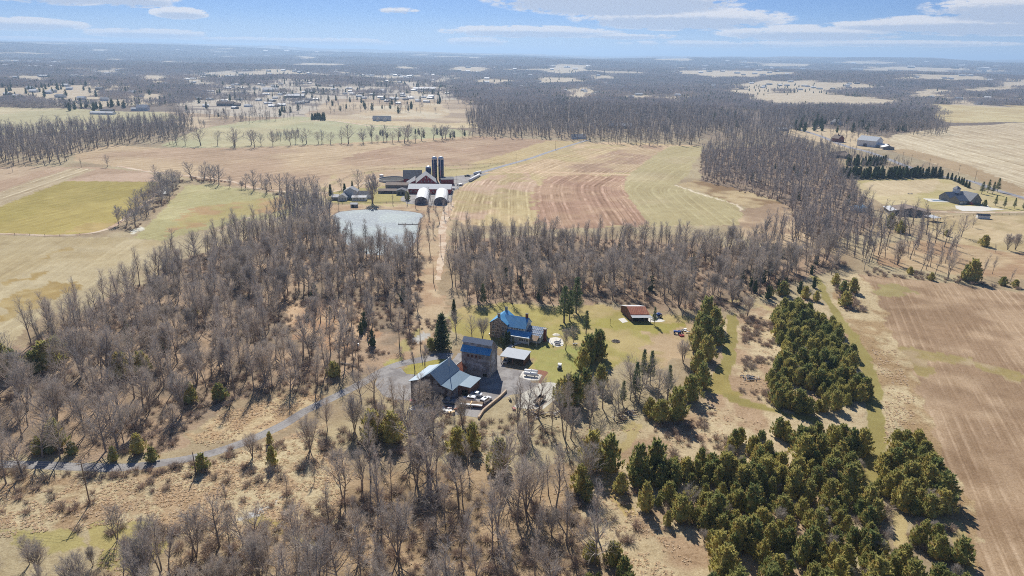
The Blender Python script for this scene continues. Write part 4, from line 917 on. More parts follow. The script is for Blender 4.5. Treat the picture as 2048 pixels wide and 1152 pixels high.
SINGLE = [  # foot, height, form, width factor, label
 (884, 698, 15, 'spruce', 1.0, 'dark spruce beside the yard entrance, left of the tall barn'), (862, 700, 5, 'cedar', 1.1, 'low dark evergreen bush at the foot of the spruce'),
 (1128, 645, 17, 'pine', 1.1, 'tall open pine on the lawn right of the farmhouse'), (1152, 625, 17, 'pine', 1.05, 'tall dark pine behind the open pine by the farmhouse'), (1139, 640, 14, 'pine', .9, 'slim pine between the two tall lawn pines'),
 (1172, 668, 10.5, 'pine', .95, 'single round pine on the lawn right of the tall pines'), (1308, 650, 8.5, 'pine', .7, 'slim pine standing in front of the rusty roofed shed'),
 (1178, 724, 11, 'cedar', .95, 'dark cedar at the lawn edge above the brown one'), (1195, 716, 11.5, 'cedar', .9, 'tall cedar on the lawn edge, right of its pair'), (1165, 738, 8.5, 'cedar', .9, 'brownish cedar leaning out over the lawn'),
 (1133, 812, 11.5, 'cedar', .85, 'dark cedar at the corner of the gravel pad'), (1150, 808, 10.5, 'cedar', .8, 'slim cedar beside the gravel pad corner cedar'), (1118, 800, 7, 'cedar', .9, 'low cedar touching the gravel pad'), (1170, 790, 9.5, 'cedar', .85, 'green cedar between the gravel pad and the grove'), (1200, 778, 9, 'cedar', .8, 'cedar deep in the grove right of the gravel pad'),
 (1270, 798, 14, 'pine', .75, 'tall slim pine in the middle of the grove'), (1285, 762, 12.5, 'pine', .7, 'left of the twin pointed pines in the grove'), (1300, 768, 13, 'pine', .75, 'right of the twin pointed pines in the grove'), (1336, 790, 11.5, 'pine', .75, 'dark pointed pine at the right of the grove'), (1245, 810, 9, 'pine', .8, 'ragged low pine inside the grove'),
 (1352, 838, 11, 'cedar', .95, 'large dark cedar at the low end of the grove'), (1320, 842, 7.5, 'cedar', 1.2, 'round grey-green cedar at the low end of the grove'), (1300, 830, 6, 'cedar', 1.0, 'small shaded cedar in the grove bottom'),
 (1380, 800, 9, 'cedar', 1.0, 'broad cedar beside the mown ride bend'), (1402, 775, 9, 'cedar', .9, 'cedar above the broad cedar at the ride bend'), (1395, 745, 8.5, 'cedar', .95, 'brown-tipped cedar left of the mown ride'),
 (1412, 720, 10, 'cedar', .95, 'dark cedar in the row left of the mown ride'), (1392, 700, 9.5, 'cedar', .95, 'cedar nearest the parked red tractor'), (1410, 680, 10.5, 'cedar', 1.0, 'olive cedar in the middle of the ride-side row'), (1428, 662, 10.5, 'cedar', .95, 'upper cedar on the ride side of the row'), (1412, 650, 12.5, 'cedar', .9, 'tallest cedar at the top of the ride-side row'), (1398, 668, 9, 'cedar', .9, 'cedar behind the junk heap on the worn grass'), (1436, 690, 8, 'cedar', .9, 'small cedar casting shade on the mown ride'),
 (745, 880, 10, 'cedar', 1.0, 'left of the cedar pair below the dark barn'), (785, 882, 9.5, 'cedar', 1.05, 'right of the cedar pair below the dark barn'), (765, 868, 8, 'cedar', .8, 'small cedar behind the cedar pair'),
 (915, 905, 8, 'cedar', 1.1, 'bushy cedar below the log trailer'), (945, 900, 8.5, 'cedar', .8, 'pointed cedar below the log trailer'), (998, 940, 10, 'cedar', .95, 'dark green cedar standing alone above the near wood'),
 (1218, 940, 11, 'cedar', .85, 'right of the two tall cedars above the glade'), (1182, 935, 11.5, 'cedar', .8, 'left of the two tall cedars above the glade'), (1160, 985, 8, 'cedar', .9, 'ragged cedar left of the glade'), (1175, 1000, 5.5, 'cedar', 1.0, 'low cedar at the left rim of the glade'),
 (1275, 960, 11, 'cedar', .8, 'pointed cedar at the right rim of the glade'), (1308, 950, 11, 'cedar', .9, 'second pointed cedar right of the glade'), (1290, 1020, 8, 'cedar', .7, 'narrow cedar in the shade right of the glade'), (1240, 985, 6, 'cedar', .9, 'bushy cedar against the right rim of the glade'), (1335, 1050, 4, 'cedar', .8, 'small lone cedar in the middle of the glade'),
 (1400, 940, 7, 'cedar', .7, 'slim cedar at the edge of the grassy slope'),
 (405, 940, 5, 'cedar', 1.1, 'round dark cedar beside the pole below the drive'), (545, 930, 6, 'cedar', .7, 'slim reddish cedar beside the drive'), (540, 888, 4, 'cedar', .7, 'small brown cedar at the drive edge'),
 (228, 922, 4.5, 'cedar', .8, 'small cedar on the far verge of the drive'), (305, 922, 4.5, 'cedar', 1.0, 'dark cedar on the far verge of the drive below the marsh clearing'), (278, 905, 6, 'cedar', .9, 'cedar among the trunks on the drive verge'), (145, 908, 4, 'cedar', 1.0, 'low round cedar on the drive verge under the thin wood'),
 (80, 905, 5, 'cedar', 1.2, 'left of the broad dark bushes above the drive'), (115, 895, 9, 'cedar', .9, 'ivy-dark upright cedar above the drive'), (100, 905, 5, 'cedar', 1.1, 'middle of the broad dark bushes above the drive'),
 (10, 748, 11, 'cedar', .9, 'dark cedar at the left edge of the picture'), (30, 752, 10, 'cedar', 1.0, 'second dark cedar from the left edge'), (95, 735, 10, 'cedar', 1.3, 'broad dark evergreen at the pasture corner of the wood'), (115, 720, 9, 'cedar', 1.2, 'evergreen behind the broad one at the pasture corner'), (70, 745, 8, 'cedar', 1.1, 'low evergreen left of the broad one at the pasture corner'),
 (258, 690, 11, 'spruce', .6, 'slim dark spruce standing in the left wood'), (245, 752, 9, 'cedar', 1.2, 'dark bushy cedar beside the big pale-limbed tree'), (285, 745, 8, 'cedar', 1.1, 'green cedar right of the big pale-limbed tree'), (440, 800, 6, 'cedar', 1.2, 'low grey cedar at the top of the marsh clearing'), (380, 805, 7, 'cedar', .9, 'dark cedar left of the marsh clearing top'), (668, 752, 5.5, 'cedar', 1.3, 'round dark bush in the wood near the drive'), (390, 628, 5, 'cedar', .9, 'small evergreen low in the middle of the left wood'),
 (966, 612, 11, 'pine', .75, 'bright green pine at the wood edge behind the farmhouse'), (908, 632, 8, 'spruce', .7, 'small spruce behind the yard spruce'),
 (1670, 570, 6, 'cedar', 1.0, 'cedar at the top of the right grass strip'), (1690, 612, 7, 'cedar', 1.2, 'round cedar left of the tussock strip'), (1705, 585, 7.5, 'cedar', 1.0, 'brown cedar nearest the right field corner'), (1686, 585, 6, 'cedar', 1.0, 'cedar behind the round one on the tussock strip'), (1555, 650, 6.5, 'cedar', 1.2, 'isolated round cedar above the upper right grove'),
 (1565, 590, 7, 'cedar', 1.2, 'cedar at the wood corner above the cross path'), (1540, 592, 5, 'cedar', .9, 'small cedar left of the wood corner cedar'), (1610, 596, 6, 'cedar', 1.0, 'cedar near the start of the long ride'), (1632, 602, 5, 'cedar', .9, 'small cedar beside the start of the long ride'),
 (1942, 562, 11.5, 'cedar', 1.05, 'big dark cedar in the hedge of the right field'), (1932, 560, 8, 'cedar', 1.1, 'lower left lobe cedar of the big hedge cedar'), (2005, 570, 4.5, 'cedar', 1.3, 'low spreading evergreen in the right hedge'), (2030, 574, 4, 'cedar', 1.3, 'low evergreen in the right hedge near the edge'), (1968, 492, 7, 'cedar', 1.2, 'round cedar in the pasture below the grey house'), (1893, 472, 4, 'cedar', 1.3, 'small dark bush by the pasture trees'), (1862, 560, 4, 'cedar', 1.2, 'dark bush under the hedge trees'), (1820, 548, 4, 'cedar', 1.2, 'small dark bush at the right field hedge'),
 (1800, 465, 8, 'cedar', 1.3, 'dark cedar near the low barn with the bright roof'), (1780, 455, 10, 'cedar', .9, 'upright cedar left of the low barn'), (1740, 488, 4, 'cedar', 1.1, 'small cedar in the rough pasture'),
 (1013, 690, 5.8, 'column', 1.0, 'narrow dark column evergreen in front of the stone farmhouse'), (1007, 698, 4.5, 'column', .9, 'shorter column evergreen in front of the farmhouse'), (1018, 686, 5.0, 'column', .9, 'column evergreen nearest the porch'), (1026, 690, 2.6, 'column', 1.0, 'small shrub by the porch wall'),
 (1003, 686, 3.0, 'cedar', .9, 'small evergreen beside the flowering shrub'), (661, 388, 8, 'spruce', .9, 'dark spruce behind the white farmhouse'), (690, 390, 9.5, 'spruce', .9, 'taller spruce behind the white farmhouse roof'), (705, 380, 8, 'spruce', .7, 'thin spruce right of the farmhouse ridge'), (815, 400, 6.5, 'cedar', .9, 'reddish bush evergreen at the corner of the hoop houses'),
 (1990, 412, 9, 'pine', .9, 'round pine by the turning area'), (2008, 416, 9, 'pine', .75, 'pine second right of the turning area'), (2028, 417, 8.5, 'pine', .85, 'pine third right of the turning area'), (2046, 420, 8, 'pine', .9, 'pine at the right edge beside the drive'),
 (1963, 388, 11, 'pine', 1.1, 'left of the pine cluster behind the grey house'), (1975, 386, 12, 'pine', .9, 'second of the pine cluster behind the grey house'), (1985, 388, 11, 'pine', .9, 'third of the pine cluster behind the grey house'), (1994, 384, 12.5, 'pine', .95, 'rightmost of the pine cluster behind the grey house'), (1969, 412, 5, 'cedar', 1.0, 'small cedar at the corner of the grey house'),
]
for (px, py, h, form, wd_, lab) in SINGLE:
    x, y = at(px, py); nm = {'spruce': 'spruce_tree', 'pine': 'pine_tree', 'cedar': 'cedar_tree', 'column': 'evergreen_shrub'}[form]
    put(form, rd.randrange(7), x, y, h, nm, lab, cat='shrub' if form == 'column' else 'tree', group='evergreens standing singly', wide=wd_)
# row of spruces on the right
row = [(1690, 356), (1750, 357), (1810, 356), (1855, 354), (1885, 355), (1905, 360), (1925, 370), (1945, 380)]
rp_ = poly(row); spr = []
for k in range(len(rp_)-1):
    dd = np.linalg.norm(rp_[k+1]-rp_[k]); nn_ = max(1, int(dd/(3.0 if k < 4 else 7)))
    for s in range(nn_): v = rp_[k]+(rp_[k+1]-rp_[k])*s/nn_; spr.append((v[0]+rd.uniform(-1, 1), v[1]+rd.uniform(-1, 1), rd.uniform(8.5, 11) if k < 4 else rd.uniform(6, 7.5)))
for k in range(44): v = rp_[0]+(rp_[3]-rp_[0])*rd.random(); spr.append((v[0], v[1]+rd.uniform(5, 14), rd.uniform(7.5, 10)))
for k in range(44):
    v = np.array(G(1690+rd.random()*80, 333-rd.random()*9)); spr.append((v[0], v[1], rd.uniform(6, 9)))
sp_ = proj(np.array([s[0] for s in spr]), np.array([s[1] for s in spr]), 0.0)
front = [(float(a), float(b), k) for k, (a, b) in enumerate(zip(sp_[0], sp_[1]))]
def ords(k):
    return f"number {k+1}"
srt = sorted(front)
for rank, (a, b, k) in enumerate(srt):
    blk = rank//12; od = ORD[rank % 12]
    lab = f"dark spruce in the windbreak row by right meadow, {od} in {ORD[blk]} dozen"
    put('spruce', k, spr[k][0], spr[k][1], spr[k][2], 'spruce_tree', lab, group='spruces of the windbreak row')
ex, ey, _ = proj(np.array([c[0] for c in evc]), np.array([c[1] for c in evc]), np.array([c[2]*.5 for c in evc]))
ez = np.hypot([c[0] for c in evc], [c[1] for c in evc]); okv = (ex > -10) & (ex < 2060) & (ey < 1158)
szv = np.where(okv, np.array([c[2] for c in evc])/ez, 0); ordv = np.argsort(-szv); NE = 225
pe = set(int(i) for i in ordv[:NE] if szv[i] > 0); byz = {}
for i in pe: byz.setdefault(evc[i][3], []).append((float(ex[i]), float(ey[i]), i))
for wname, items in byz.items():
    for (i, bw, od, nb_) in ranked(items):
        x, y, h, _w = evc[i]; kd = 'tall' if h > 8 else 'small' if h < 6 else 'dense'
        lab = f"{kd} cedar {wname}, {bw+', ' if bw else ''}{od} from left"
        put('cedar', i % 7, x, y, h, 'cedar_tree', lab, group='cedars '+wname, wide=.8+.4*rd.random())
print('cedars', len(pe), 'of', len(evc), 'spruces', len(spr))
LEFT_EV = [evc[i] for i in range(len(evc)) if i not in pe]
# farther evergreens: suburb and woods
fe = []
for (pg, n_, hh) in [([(560, 235), (420, 235), (340, 215), (500, 165), (760, 152), (900, 170), (900, 228), (740, 226)], 230, (7, 14)), ([(1580, 262), (1700, 268), (1790, 270), (1870, 250), (1860, 232), (1600, 232)], 110, (9, 16)), ([(0, 118), (140, 118), (140, 145), (0, 148)], 70, (8, 14)),
        ([(330, 150), (480, 140), (760, 150), (560, 165), (360, 190)], 130, (8, 14)), ([(620, 237), (655, 238), (652, 241), (624, 240)], 16, (9, 12)), ([(120, 222), (260, 228), (250, 212), (120, 208)], 22, (10, 16)), ([(0, 165), (200, 170), (330, 190), (0, 200)], 60, (10, 15)), ([(900, 150), (1350, 140), (1400, 165), (1000, 175)], 120, (10, 16)), ([(1400, 170), (1900, 170), (2000, 195), (1400, 190)], 140, (6, 11)),
        ([(950, 215), (1500, 225), (1500, 260), (960, 250)], 26, (12, 16)), ([(740, 262), (940, 270), (940, 276), (740, 284)], 14, (6, 10)), ([(1400, 330), (1700, 340), (1700, 470), (1500, 380)], 12, (5, 9)), ([(560, 560), (840, 560), (760, 690), (300, 760), (200, 700)], 10, (4, 8)), ([(900, 500), (1600, 500), (1500, 600), (920, 600)], 16, (4, 9)), ([(1460, 560), (1660, 520), (1640, 590), (1540, 600)], 18, (4, 7))]:
    pgw = poly(pg); got = 0
    while got < n_:
        a = rng.uniform(pgw.min(0), pgw.max(0), (200, 2)); m = inside(a[:, 0], a[:, 1], pgw)
        for q in a[m][:n_-got]: fe.append((q[0], q[1], rng.uniform(*hh))); got += 1
fx = np.array([f[0] for f in fe]+[c[0] for c in LEFT_EV]); fy = np.array([f[1] for f in fe]+[c[1] for c in LEFT_EV]); fh = np.array([f[2] for f in fe]+[c[2] for c in LEFT_EV])
m2 = [joined(*t) for t in LIB['conefar']]+[joined(*t) for t in LIB['cedar']]
C2 = source('evergreen_source', m2); isf = np.concatenate([np.ones(len(fe), bool), np.zeros(len(LEFT_EV), bool)])
fi = np.where(isf, rng.integers(0, 3, len(fx)), 3+rng.integers(0, 7, len(fx)))
cloud('evergreen_woods', C2, fx, fy, np.where(np.hypot(fx, fy) > 1500, terrain(fx, fy), 0), rng.uniform(0, 6.28, len(fx)), fh, fi, 'dark evergreens dotted through the far woods and hamlets')
# single bare trees of the hamlets and hedges too far to count
gt = []
for (pg, n_) in [([(560, 235), (420, 235), (340, 215), (500, 165), (760, 152), (930, 152), (900, 228), (740, 226)], 1300), ([(330, 150), (480, 140), (760, 150), (560, 165), (360, 190)], 380), ([(0, 118), (140, 118), (140, 145), (0, 148)], 320), ([(150, 138), (262, 138), (262, 166), (150, 168)], 220), ([(1560, 262), (1700, 258), (1790, 270), (1700, 292), (1640, 268)], 60), ([(330, 224), (470, 232), (600, 236), (520, 246), (400, 258)], 110), ([(1110, 172), (1215, 172), (1215, 192), (1110, 190)], 90)]:
    pgw = poly(pg); got = 0
    while got < n_:
        a = rng.uniform(pgw.min(0), pgw.max(0), (400, 2)); m = inside(a[:, 0], a[:, 1], pgw) & (vnoise(a[:, 0], a[:, 1], 90, 77)+vnoise(a[:, 0], a[:, 1], 30, 78)*.5 > rng.uniform(.4, 1.0, 400))
        for q in a[m][:n_-got]: gt.append((q[0], q[1], rng.uniform(9, 17))); got += 1
g = np.array(gt); 
m3 = [joined(*t) for t in LIB['mid'][:3]+LIB['midwide'][:2]]; C3 = source('hamlet_source', m3)
cloud('hamlet_trees', C3, g[:, 0], g[:, 1], terrain(g[:, 0], g[:, 1]), rng.uniform(0, 6.28, len(g)), g[:, 2], rng.integers(0, 5, len(g)), 'grey bare trees scattered among the far houses')

# ------------------------------------------------------------------ undergrowth and dry grass
def shrub(seed, n_=90, H=1.6, w=.03, spread=.9):
    r = random.Random(seed); m = MB()
    for k in range(n_):
        a = r.random()*6.28; s = spread*math.sqrt(r.random()); p = Vector((math.cos(a)*s*.45, math.sin(a)*s*.45, 0)); d = Vector((math.cos(a)*s*.7+r.gauss(0, .2), math.sin(a)*s*.7+r.gauss(0, .2), .9)).normalized()
        q = p+d*H*(.5+.5*r.random()); m.tri(p, perp(r, d)*w, q)
        for j in range(2):
            pp = p.lerp(q, .35+.5*r.random()); d2 = (d+perp(r, d)*.8).normalized(); m.tri(pp, perp(r, d2)*w*.8, pp+d2*H*.4)
    return m
bs = [shrub(s).mesh('bush', MAT['brush_twigs']) for s in range(4)]
C4 = source('bush_source', bs)
ux, uy = [], []
for k, (pg, sp, thr) in enumerate([([(-320, 940), (60, 690), (335, 532), (560, 455), (650, 430), (760, 515), (845, 505), (840, 640), (760, 740), (640, 790), (520, 790), (400, 830), (330, 912), (0, 918)], 3.6, .45), ([(895, 480), (1100, 474), (1400, 490), (1640, 505), (1700, 530), (1560, 578), (1450, 625), (1180, 606), (930, 608)], 4.2, .42),
        ([(640, 1000), (900, 925), (1180, 940), (1200, 1100), (1180, 1330), (500, 1330)], 3.0, .48), ([(600, 880), (760, 790), (960, 838), (1100, 825), (1240, 850), (1420, 800), (1440, 860), (1300, 860), (1180, 940), (900, 925), (640, 915)], 3.2, .55), ([(1480, 630), (1545, 640), (1560, 820), (1480, 790)], 2.6, .45), ([(1420, 810), (1560, 830), (1480, 880), (1380, 930), (1250, 930), (1290, 860)], 3.2, .55),
        ([(1250, 940), (1440, 900), (1760, 900), (1900, 960), (1960, 1330), (1150, 1330)], 5.0, .45), ([(1400, 362), (1402, 305), (1600, 288), (1712, 380), (1760, 450), (1640, 505), (1562, 405)], 6.5, .4), ([(232, 456), (275, 398), (330, 356), (368, 360), (350, 395), (300, 432), (262, 468)], 3.6, .5), ([(380, 354), (470, 366), (560, 378), (640, 388), (640, 402), (560, 392), (460, 376), (380, 362)], 4.0, .5),
        ([(150, 1060), (560, 1030), (700, 1000), (700, 1330), (100, 1330)], 2.6, .5), ([(-100, 950), (520, 893), (640, 850), (700, 960), (560, 1030), (-100, 1050)], 5.0, .6), ([(-160, 936), (240, 945), (400, 925), (480, 900), (470, 912), (390, 940), (240, 958), (-160, 955)], 2.2, .3), ([(1640, 575), (1700, 560), (1740, 640), (1700, 660)], 3, .4), ([(1730, 536), (2048, 566), (2048, 580), (1730, 550)], 4, .35), ([(800, 650), (870, 640), (900, 600), (905, 690), (870, 715), (820, 712)], 3, .5)]):
    x, y = scatter(pg, sp, 300+k, avoid=(YARD, DRIVE, RIDE1, RIDE2, CUT) if k != 15 else (YARD, DRIVE)); m = vnoise(x, y, 16, 60+k)*.6+vnoise(x, y, 6, 90+k)*.4 > thr
    ux.append(x[m]); uy.append(y[m])
ux = np.concatenate(ux); uy = np.concatenate(uy); us = rng.uniform(.5, 1.35, len(ux))
cloud('undergrowth', C4, ux, uy, np.zeros(len(ux)), rng.uniform(0, 6.28, len(ux)), us, rng.integers(0, 4, len(ux)), 'low brown brush and briars under the trees', us*1.35)
def tussock(seed):
    r = random.Random(seed); m = MB()
    for k in range(38):
        a = r.random()*6.28; d = Vector((math.cos(a)*.85, math.sin(a)*.85, .55+.5*r.random())).normalized(); p = Vector((math.cos(a)*.08, math.sin(a)*.08, 0)); m.tri(p, perp(r, d)*.09, p+d*(.5+.35*r.random()))
    return m
C5 = source('grass_source', [tussock(s).mesh('tussock', MAT['straw']) for s in range(4)])
ux, uy = [], []
for k, (pg, sp, thr) in enumerate([([(-150, 950), (110, 948), (300, 950), (520, 893), (640, 850), (720, 960), (640, 1070), (560, 1130), (300, 1045), (150, 1058), (-200, 1100)], 1.0, .42), ([(380, 884), (440, 830), (520, 800), (600, 782), (650, 790), (600, 842), (520, 868), (430, 896)], 1.2, .42),
        ([(200, 1100), (380, 1080), (640, 1090), (700, 1330), (200, 1330)], 1.5, .5), ([(640, 1000), (900, 925), (1180, 940), (1200, 1330), (700, 1330)], 1.6, .55), ([(1190, 940), (1240, 930), (1340, 1050), (1380, 1120), (1300, 1330), (1200, 1120)], 1.2, .45), ([(800, 850), (960, 840), (1240, 860), (1290, 850), (1240, 920), (900, 920)], 1.5, .5),
        ([(1730, 700), (1790, 700), (1850, 850), (1800, 850), (1765, 900)], 1.3, .45), ([(1420, 810), (1560, 830), (1480, 880), (1380, 930), (1250, 930), (1290, 860)], 1.6, .5), ([(560, 600), (700, 600), (760, 660), (690, 700), (590, 680)], 2.0, .5), ([(1480, 640), (1550, 640), (1560, 820), (1480, 790)], 1.7, .5)]):
    x, y = scatter(pg, sp, 400+k, avoid=(YARD, DRIVE, RIDE1, RIDE2)); m = vnoise(x, y, 5, 160+k)*.5+vnoise(x, y, 2.2, 190+k)*.5 > thr
    ux.append(x[m]); uy.append(y[m])
ux = np.concatenate(ux); uy = np.concatenate(uy); us = rng.uniform(.7, 1.4, len(ux)); print('tussocks', len(ux))
cloud('dry_grass', C5, ux, uy, np.zeros(len(ux)), rng.uniform(0, 6.28, len(ux)), us*.42, rng.integers(0, 4, len(ux)), 'tufts of straw-coloured marsh grass', us*.85)
# ------------------------------------------------------------------ buildings
mat('grey_boards', A(206, 204, 202), .9, var=.3, scale=.8, stripe=('X', .5, .7, .2), col2=A(160, 152, 146), c2scale=.35, c2lo=.4, c2hi=.55)
mat('grey_boards_side', A(150, 138, 126), .9, var=.22, scale=.8, stripe=('Y', .45, .45), col2=A(120, 106, 96), c2scale=.4)
mat('dark_boards', A(154, 152, 154), .9, var=.25, scale=.7, stripe=('X', .5, .45), col2=A(78, 62, 60), c2scale=.3)
mat('brown_boards', A(136, 100, 84), .9, var=.25, scale=.8, stripe=('X', .4, .4))
mat('seam_blue_grey', A(146, 170, 186), .5, .0, var=.06, scale=.4, stripe=('X', .6, .35, .09), spec=.5)
mat('seam_blue_grey_y', A(146, 170, 186), .5, .0, var=.06, scale=.4, stripe=('Y', .6, .35, .09), spec=.5)
mat('seam_pale', A(186, 192, 198), .7, .0, var=.06, scale=.5, stripe=('X', .6, .25, .09), spec=.2)
mat('seam_blue', A(88, 166, 218), .5, .0, var=.08, scale=.5, stripe=('X', .55, .5, .12), spec=.5, col2=A(106, 178, 222), c2scale=.3)
mat('seam_blue_y', A(88, 166, 218), .5, .0, var=.08, scale=.5, stripe=('Y', .55, .5, .12), spec=.5, col2=A(106, 178, 222), c2scale=.3)
mat('rusty_tin', A(170, 98, 74), .75, .1, var=.2, scale=.8, stripe=('X', .8, .5, .3), col2=A(190, 128, 96), c2scale=.5)
mat('pale_tin', A(204, 206, 208), .7, .0, var=.08, scale=.7, col2=A(196, 158, 132), c2scale=.35, c2lo=.58, c2hi=.66)
mat('fieldstone', A(206, 186, 166), .95, var=.45, scale=2.2, bump=.5, col2=A(104, 90, 84), c2scale=1.6)
mat('pale_stone', A(188, 180, 170), .95, var=.3, scale=1.6)
mat('white_paint', (.72, .72, .70), .6, var=.05)
mat('grey_siding', A(226, 230, 226), .7, var=.05, stripe=('Z', .22, .25, .15))
mat('stone_siding', A(150, 146, 140), .9, var=.3, scale=1.5)
mat('glass', (.02, .03, .045), .08, var=.1, spec=.8)
mat('greenhouse_glass', A(70, 104, 140), .15, .1, var=.2, stripe=('X', .75, .0), spec=.8)
mat('red_brick', A(136, 76, 66), .95, var=.25, scale=2, stripe=('Z', .25, .3))
mat('barn_red', A(160, 52, 56), .85, var=.15, scale=.7, stripe=('X', .6, .3))
mat('silo_blue', A(44, 66, 104), .3, .2, var=.08, scale=.3, stripe=('Z', 1.5, .35, .06), spec=.6)
mat('silver', A(220, 224, 226), .35, .5, var=.06)
mat('shingle_grey', A(150, 152, 156), .9, var=.12, scale=.6)
mat('shingle_dark', A(104, 106, 112), .9, var=.15, scale=.6)
mat('shingle_blue', A(120, 132, 150), .9, var=.12, scale=.6)
mat('shingle_brown', A(140, 124, 112), .9, var=.15, scale=.6)
mat('plastic_sheet', (.66, .66, .65), .6, var=.05, scale=.3, stripe=('Y', 1.5, .10, .06))
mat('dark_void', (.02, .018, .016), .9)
mat('old_wood', A(150, 128, 104), .9, var=.25, scale=1.5)
mat('pole_wood', A(126, 106, 92), .9, var=.2, scale=1)
mat('rust', A(150, 84, 60), .85, var=.3, scale=3)
mat('machine_grey', A(120, 124, 130), .5, .4, var=.15)
mat('tyre', (.02, .02, .02), .8)
mat('blue_paint', A(40, 96, 190), .4, var=.1)
mat('red_paint', A(170, 50, 44), .5, var=.15)
mat('yellow_paint', A(212, 166, 70), .5, var=.1)
mat('car_white', (.74, .75, .76), .25, var=.02, spec=.6)
mat('car_silver', A(190, 196, 204), .3, .5, var=.04, spec=.6)
mat('car_dark', A(60, 66, 76), .3, .3, var=.05, spec=.6)
mat('tank_white', (.78, .78, .76), .35, var=.03, spec=.5)
mat('canvas', A(236, 228, 208), .8, var=.05)
mat('wire', (.35, .35, .36), .5, .5)
mat('split_log', A(176, 150, 120), .95, var=.35, scale=1.5, tint=(.6, .55, .5))

def wall_prism(u0, u1, v0, v1, ze, zr, ridge, z0=-.3, pk=.5):
    """walls and gables of a house as a closed block; ridge along 'u' or 'v'"""
    m = MB(); a, b = (v0, v1) if ridge == 'u' else (u0, u1); c = a+(b-a)*pk
    prof = [(a, z0), (b, z0), (b, ze), (c, zr), (a, ze)]
    if ridge == 'u': return m.prism(prof, u0, u1, 'x')
    m.prism(prof, v0, v1, 'y'); return m
def roof_slabs(u0, u1, v0, v1, ze, zr, ridge, oh=.35, t=.14, pk=.5, eo=None):
    m = MB(); eo = oh if eo is None else eo
    a, b = (v0, v1) if ridge == 'u' else (u0, u1); c = a+(b-a)*pk; p, q = (u0-oh, u1+oh) if ridge == 'u' else (v0-oh, v1+oh); l = .04
    sa = (zr-ze)/(c-a); sb = (zr-ze)/(b-c); za = ze-sa*eo+l+t; zb = ze-sb*eo+l+t; zc = zr+l+t
    def pt(s, x, z): return (x, s, z) if ridge == 'u' else (s, x, z)
    if ridge == 'u':
        m.slab([pt(a-eo, p, za), pt(a-eo, q, za), pt(c, q, zc), pt(c, p, zc)], t); m.slab([pt(c, p, zc+.003), pt(c, q, zc+.003), pt(b+eo, q, zb), pt(b+eo, p, zb)], t)
    else:
        m.slab([pt(a-eo, q, za), pt(a-eo, p, za), pt(c, p, zc), pt(c, q, zc)], t); m.slab([pt(c, q, zc+.003), pt(c, p, zc+.003), pt(b+eo, p, zb), pt(b+eo, q, zb)], t)
    return m
def window(parent, face, s, z, w, h, at_, frame='white_paint', mull=1, name='window'):
    """face 'v-' looks to -v, 'u-','u+','v+'; s along the wall, z sill height, at_ wall position"""
    t = .09; F = MB(); Gm = MB()
    sg = -1 if face[1] == '-' else 1; d0, d1 = at_+sg*.003, at_+sg*.07
    def bx(m, a, b, c, d, e0, e1):
        e0, e1 = min(e0, e1), max(e0, e1)
        if face[0] == 'v': m.box(a, b, e0, e1, c, d)
        else: m.box(e0, e1, a, b, c, d)
    bx(F, s, s+t, z, z+h, d0, d1); bx(F, s+w-t, s+w, z, z+h, d0, d1); bx(F, s+t, s+w-t, z, z+t, d0, d1); bx(F, s+t, s+w-t, z+h-t, z+h, d0, d1)
    for k in range(mull): c = s+w*(k+1)/(mull+1); bx(F, c-.03, c+.03, z+t, z+h-t, d0, d1)
    bx(Gm, s+t, s+w-t, z+t, z+h-t, d0, at_+sg*.03)
    f = F.build(name, MAT[frame], parent); Gm.build('pane', MAT['glass'], f); return f
def door(parent, face, s, z, w, h, at_, m='white_paint', name='door'):
    sg = -1 if face[1] == '-' else 1; e = sorted((at_+sg*.003, at_+sg*.06)); M_ = MB()
    if face[0] == 'v': M_.box(s, s+w, e[0], e[1], z, z+h)
    else: M_.box(e[0], e[1], s, s+w, z, z+h)
    return M_.build(name, MAT[m], parent)
ROT = math.atan2(-.342, .940)

# --- the long dark barn with the blue-grey roof (its ridge is not quite square to its front)
b = empty('workshop_barn', (-33.2, 204.0, 0), 0, 'dark boarded barn with a stepped blue-grey metal roof beside the parked cars', 'barn')
ud = Vector((.995, -.02, 0)); vd = Vector((.405, .914, 0))
def skew(m): 
    m.v = [tuple(ud*x+vd*y+Vector((0, 0, z))) for x, y, z in m.v]; return m
w = MB().prism([(0, -.3), (9.9, -.3), (9.9, 6.6), (6.8, 10.5), (3.0, 7.9), (0, 7.4)], 0, 12.4, 'y'); skew(w).build('wall', MAT['dark_boards'], b)
w = MB().prism([(9.92, -.3), (13.7, -.3), (13.7, 4.3), (9.92, 6.1)], .02, 12.2, 'y'); skew(w).build('lean_to_wall', MAT['dark_boards'], b)
w = MB().prism([(13.72, -.3), (17.6, -.3), (17.6, 3.3), (13.72, 4.15)], 4.4, 12.0, 'y'); skew(w).build('lean_to_wall', MAT['brown_boards'], b)
T_ = .16
def roofpiece(x0, z0, x1, z1, y0, y1, m='seam_blue_grey_y', nm='roof'):
    r_ = MB().slab([(x0, y0, z0+T_+.03), (x1, y0, z1+T_+.03), (x1, y1, z1+T_+.03), (x0, y1, z0+T_+.03)], T_); return skew(r_).build(nm, MAT[m], b)
rf = roofpiece(-.5, 7.3, 3.0, 7.9, -.5, 12.9); roofpiece(3.02, 7.92, 6.8, 10.52, -.5, 12.9); roofpiece(6.81, 10.51, 10.3, 6.15, -.5, 12.9)
roofpiece(9.95, 6.15, 14.2, 4.12, -.4, 12.4); roofpiece(13.75, 4.22, 18.1, 3.2, 4.0, 12.3)
fl = skew(MB().tube([(8.2, 9.5, 8.2), (8.2, 9.5, 12.2)], .13, 8)); fl.build('flue_pipe', MAT['silver'], b)
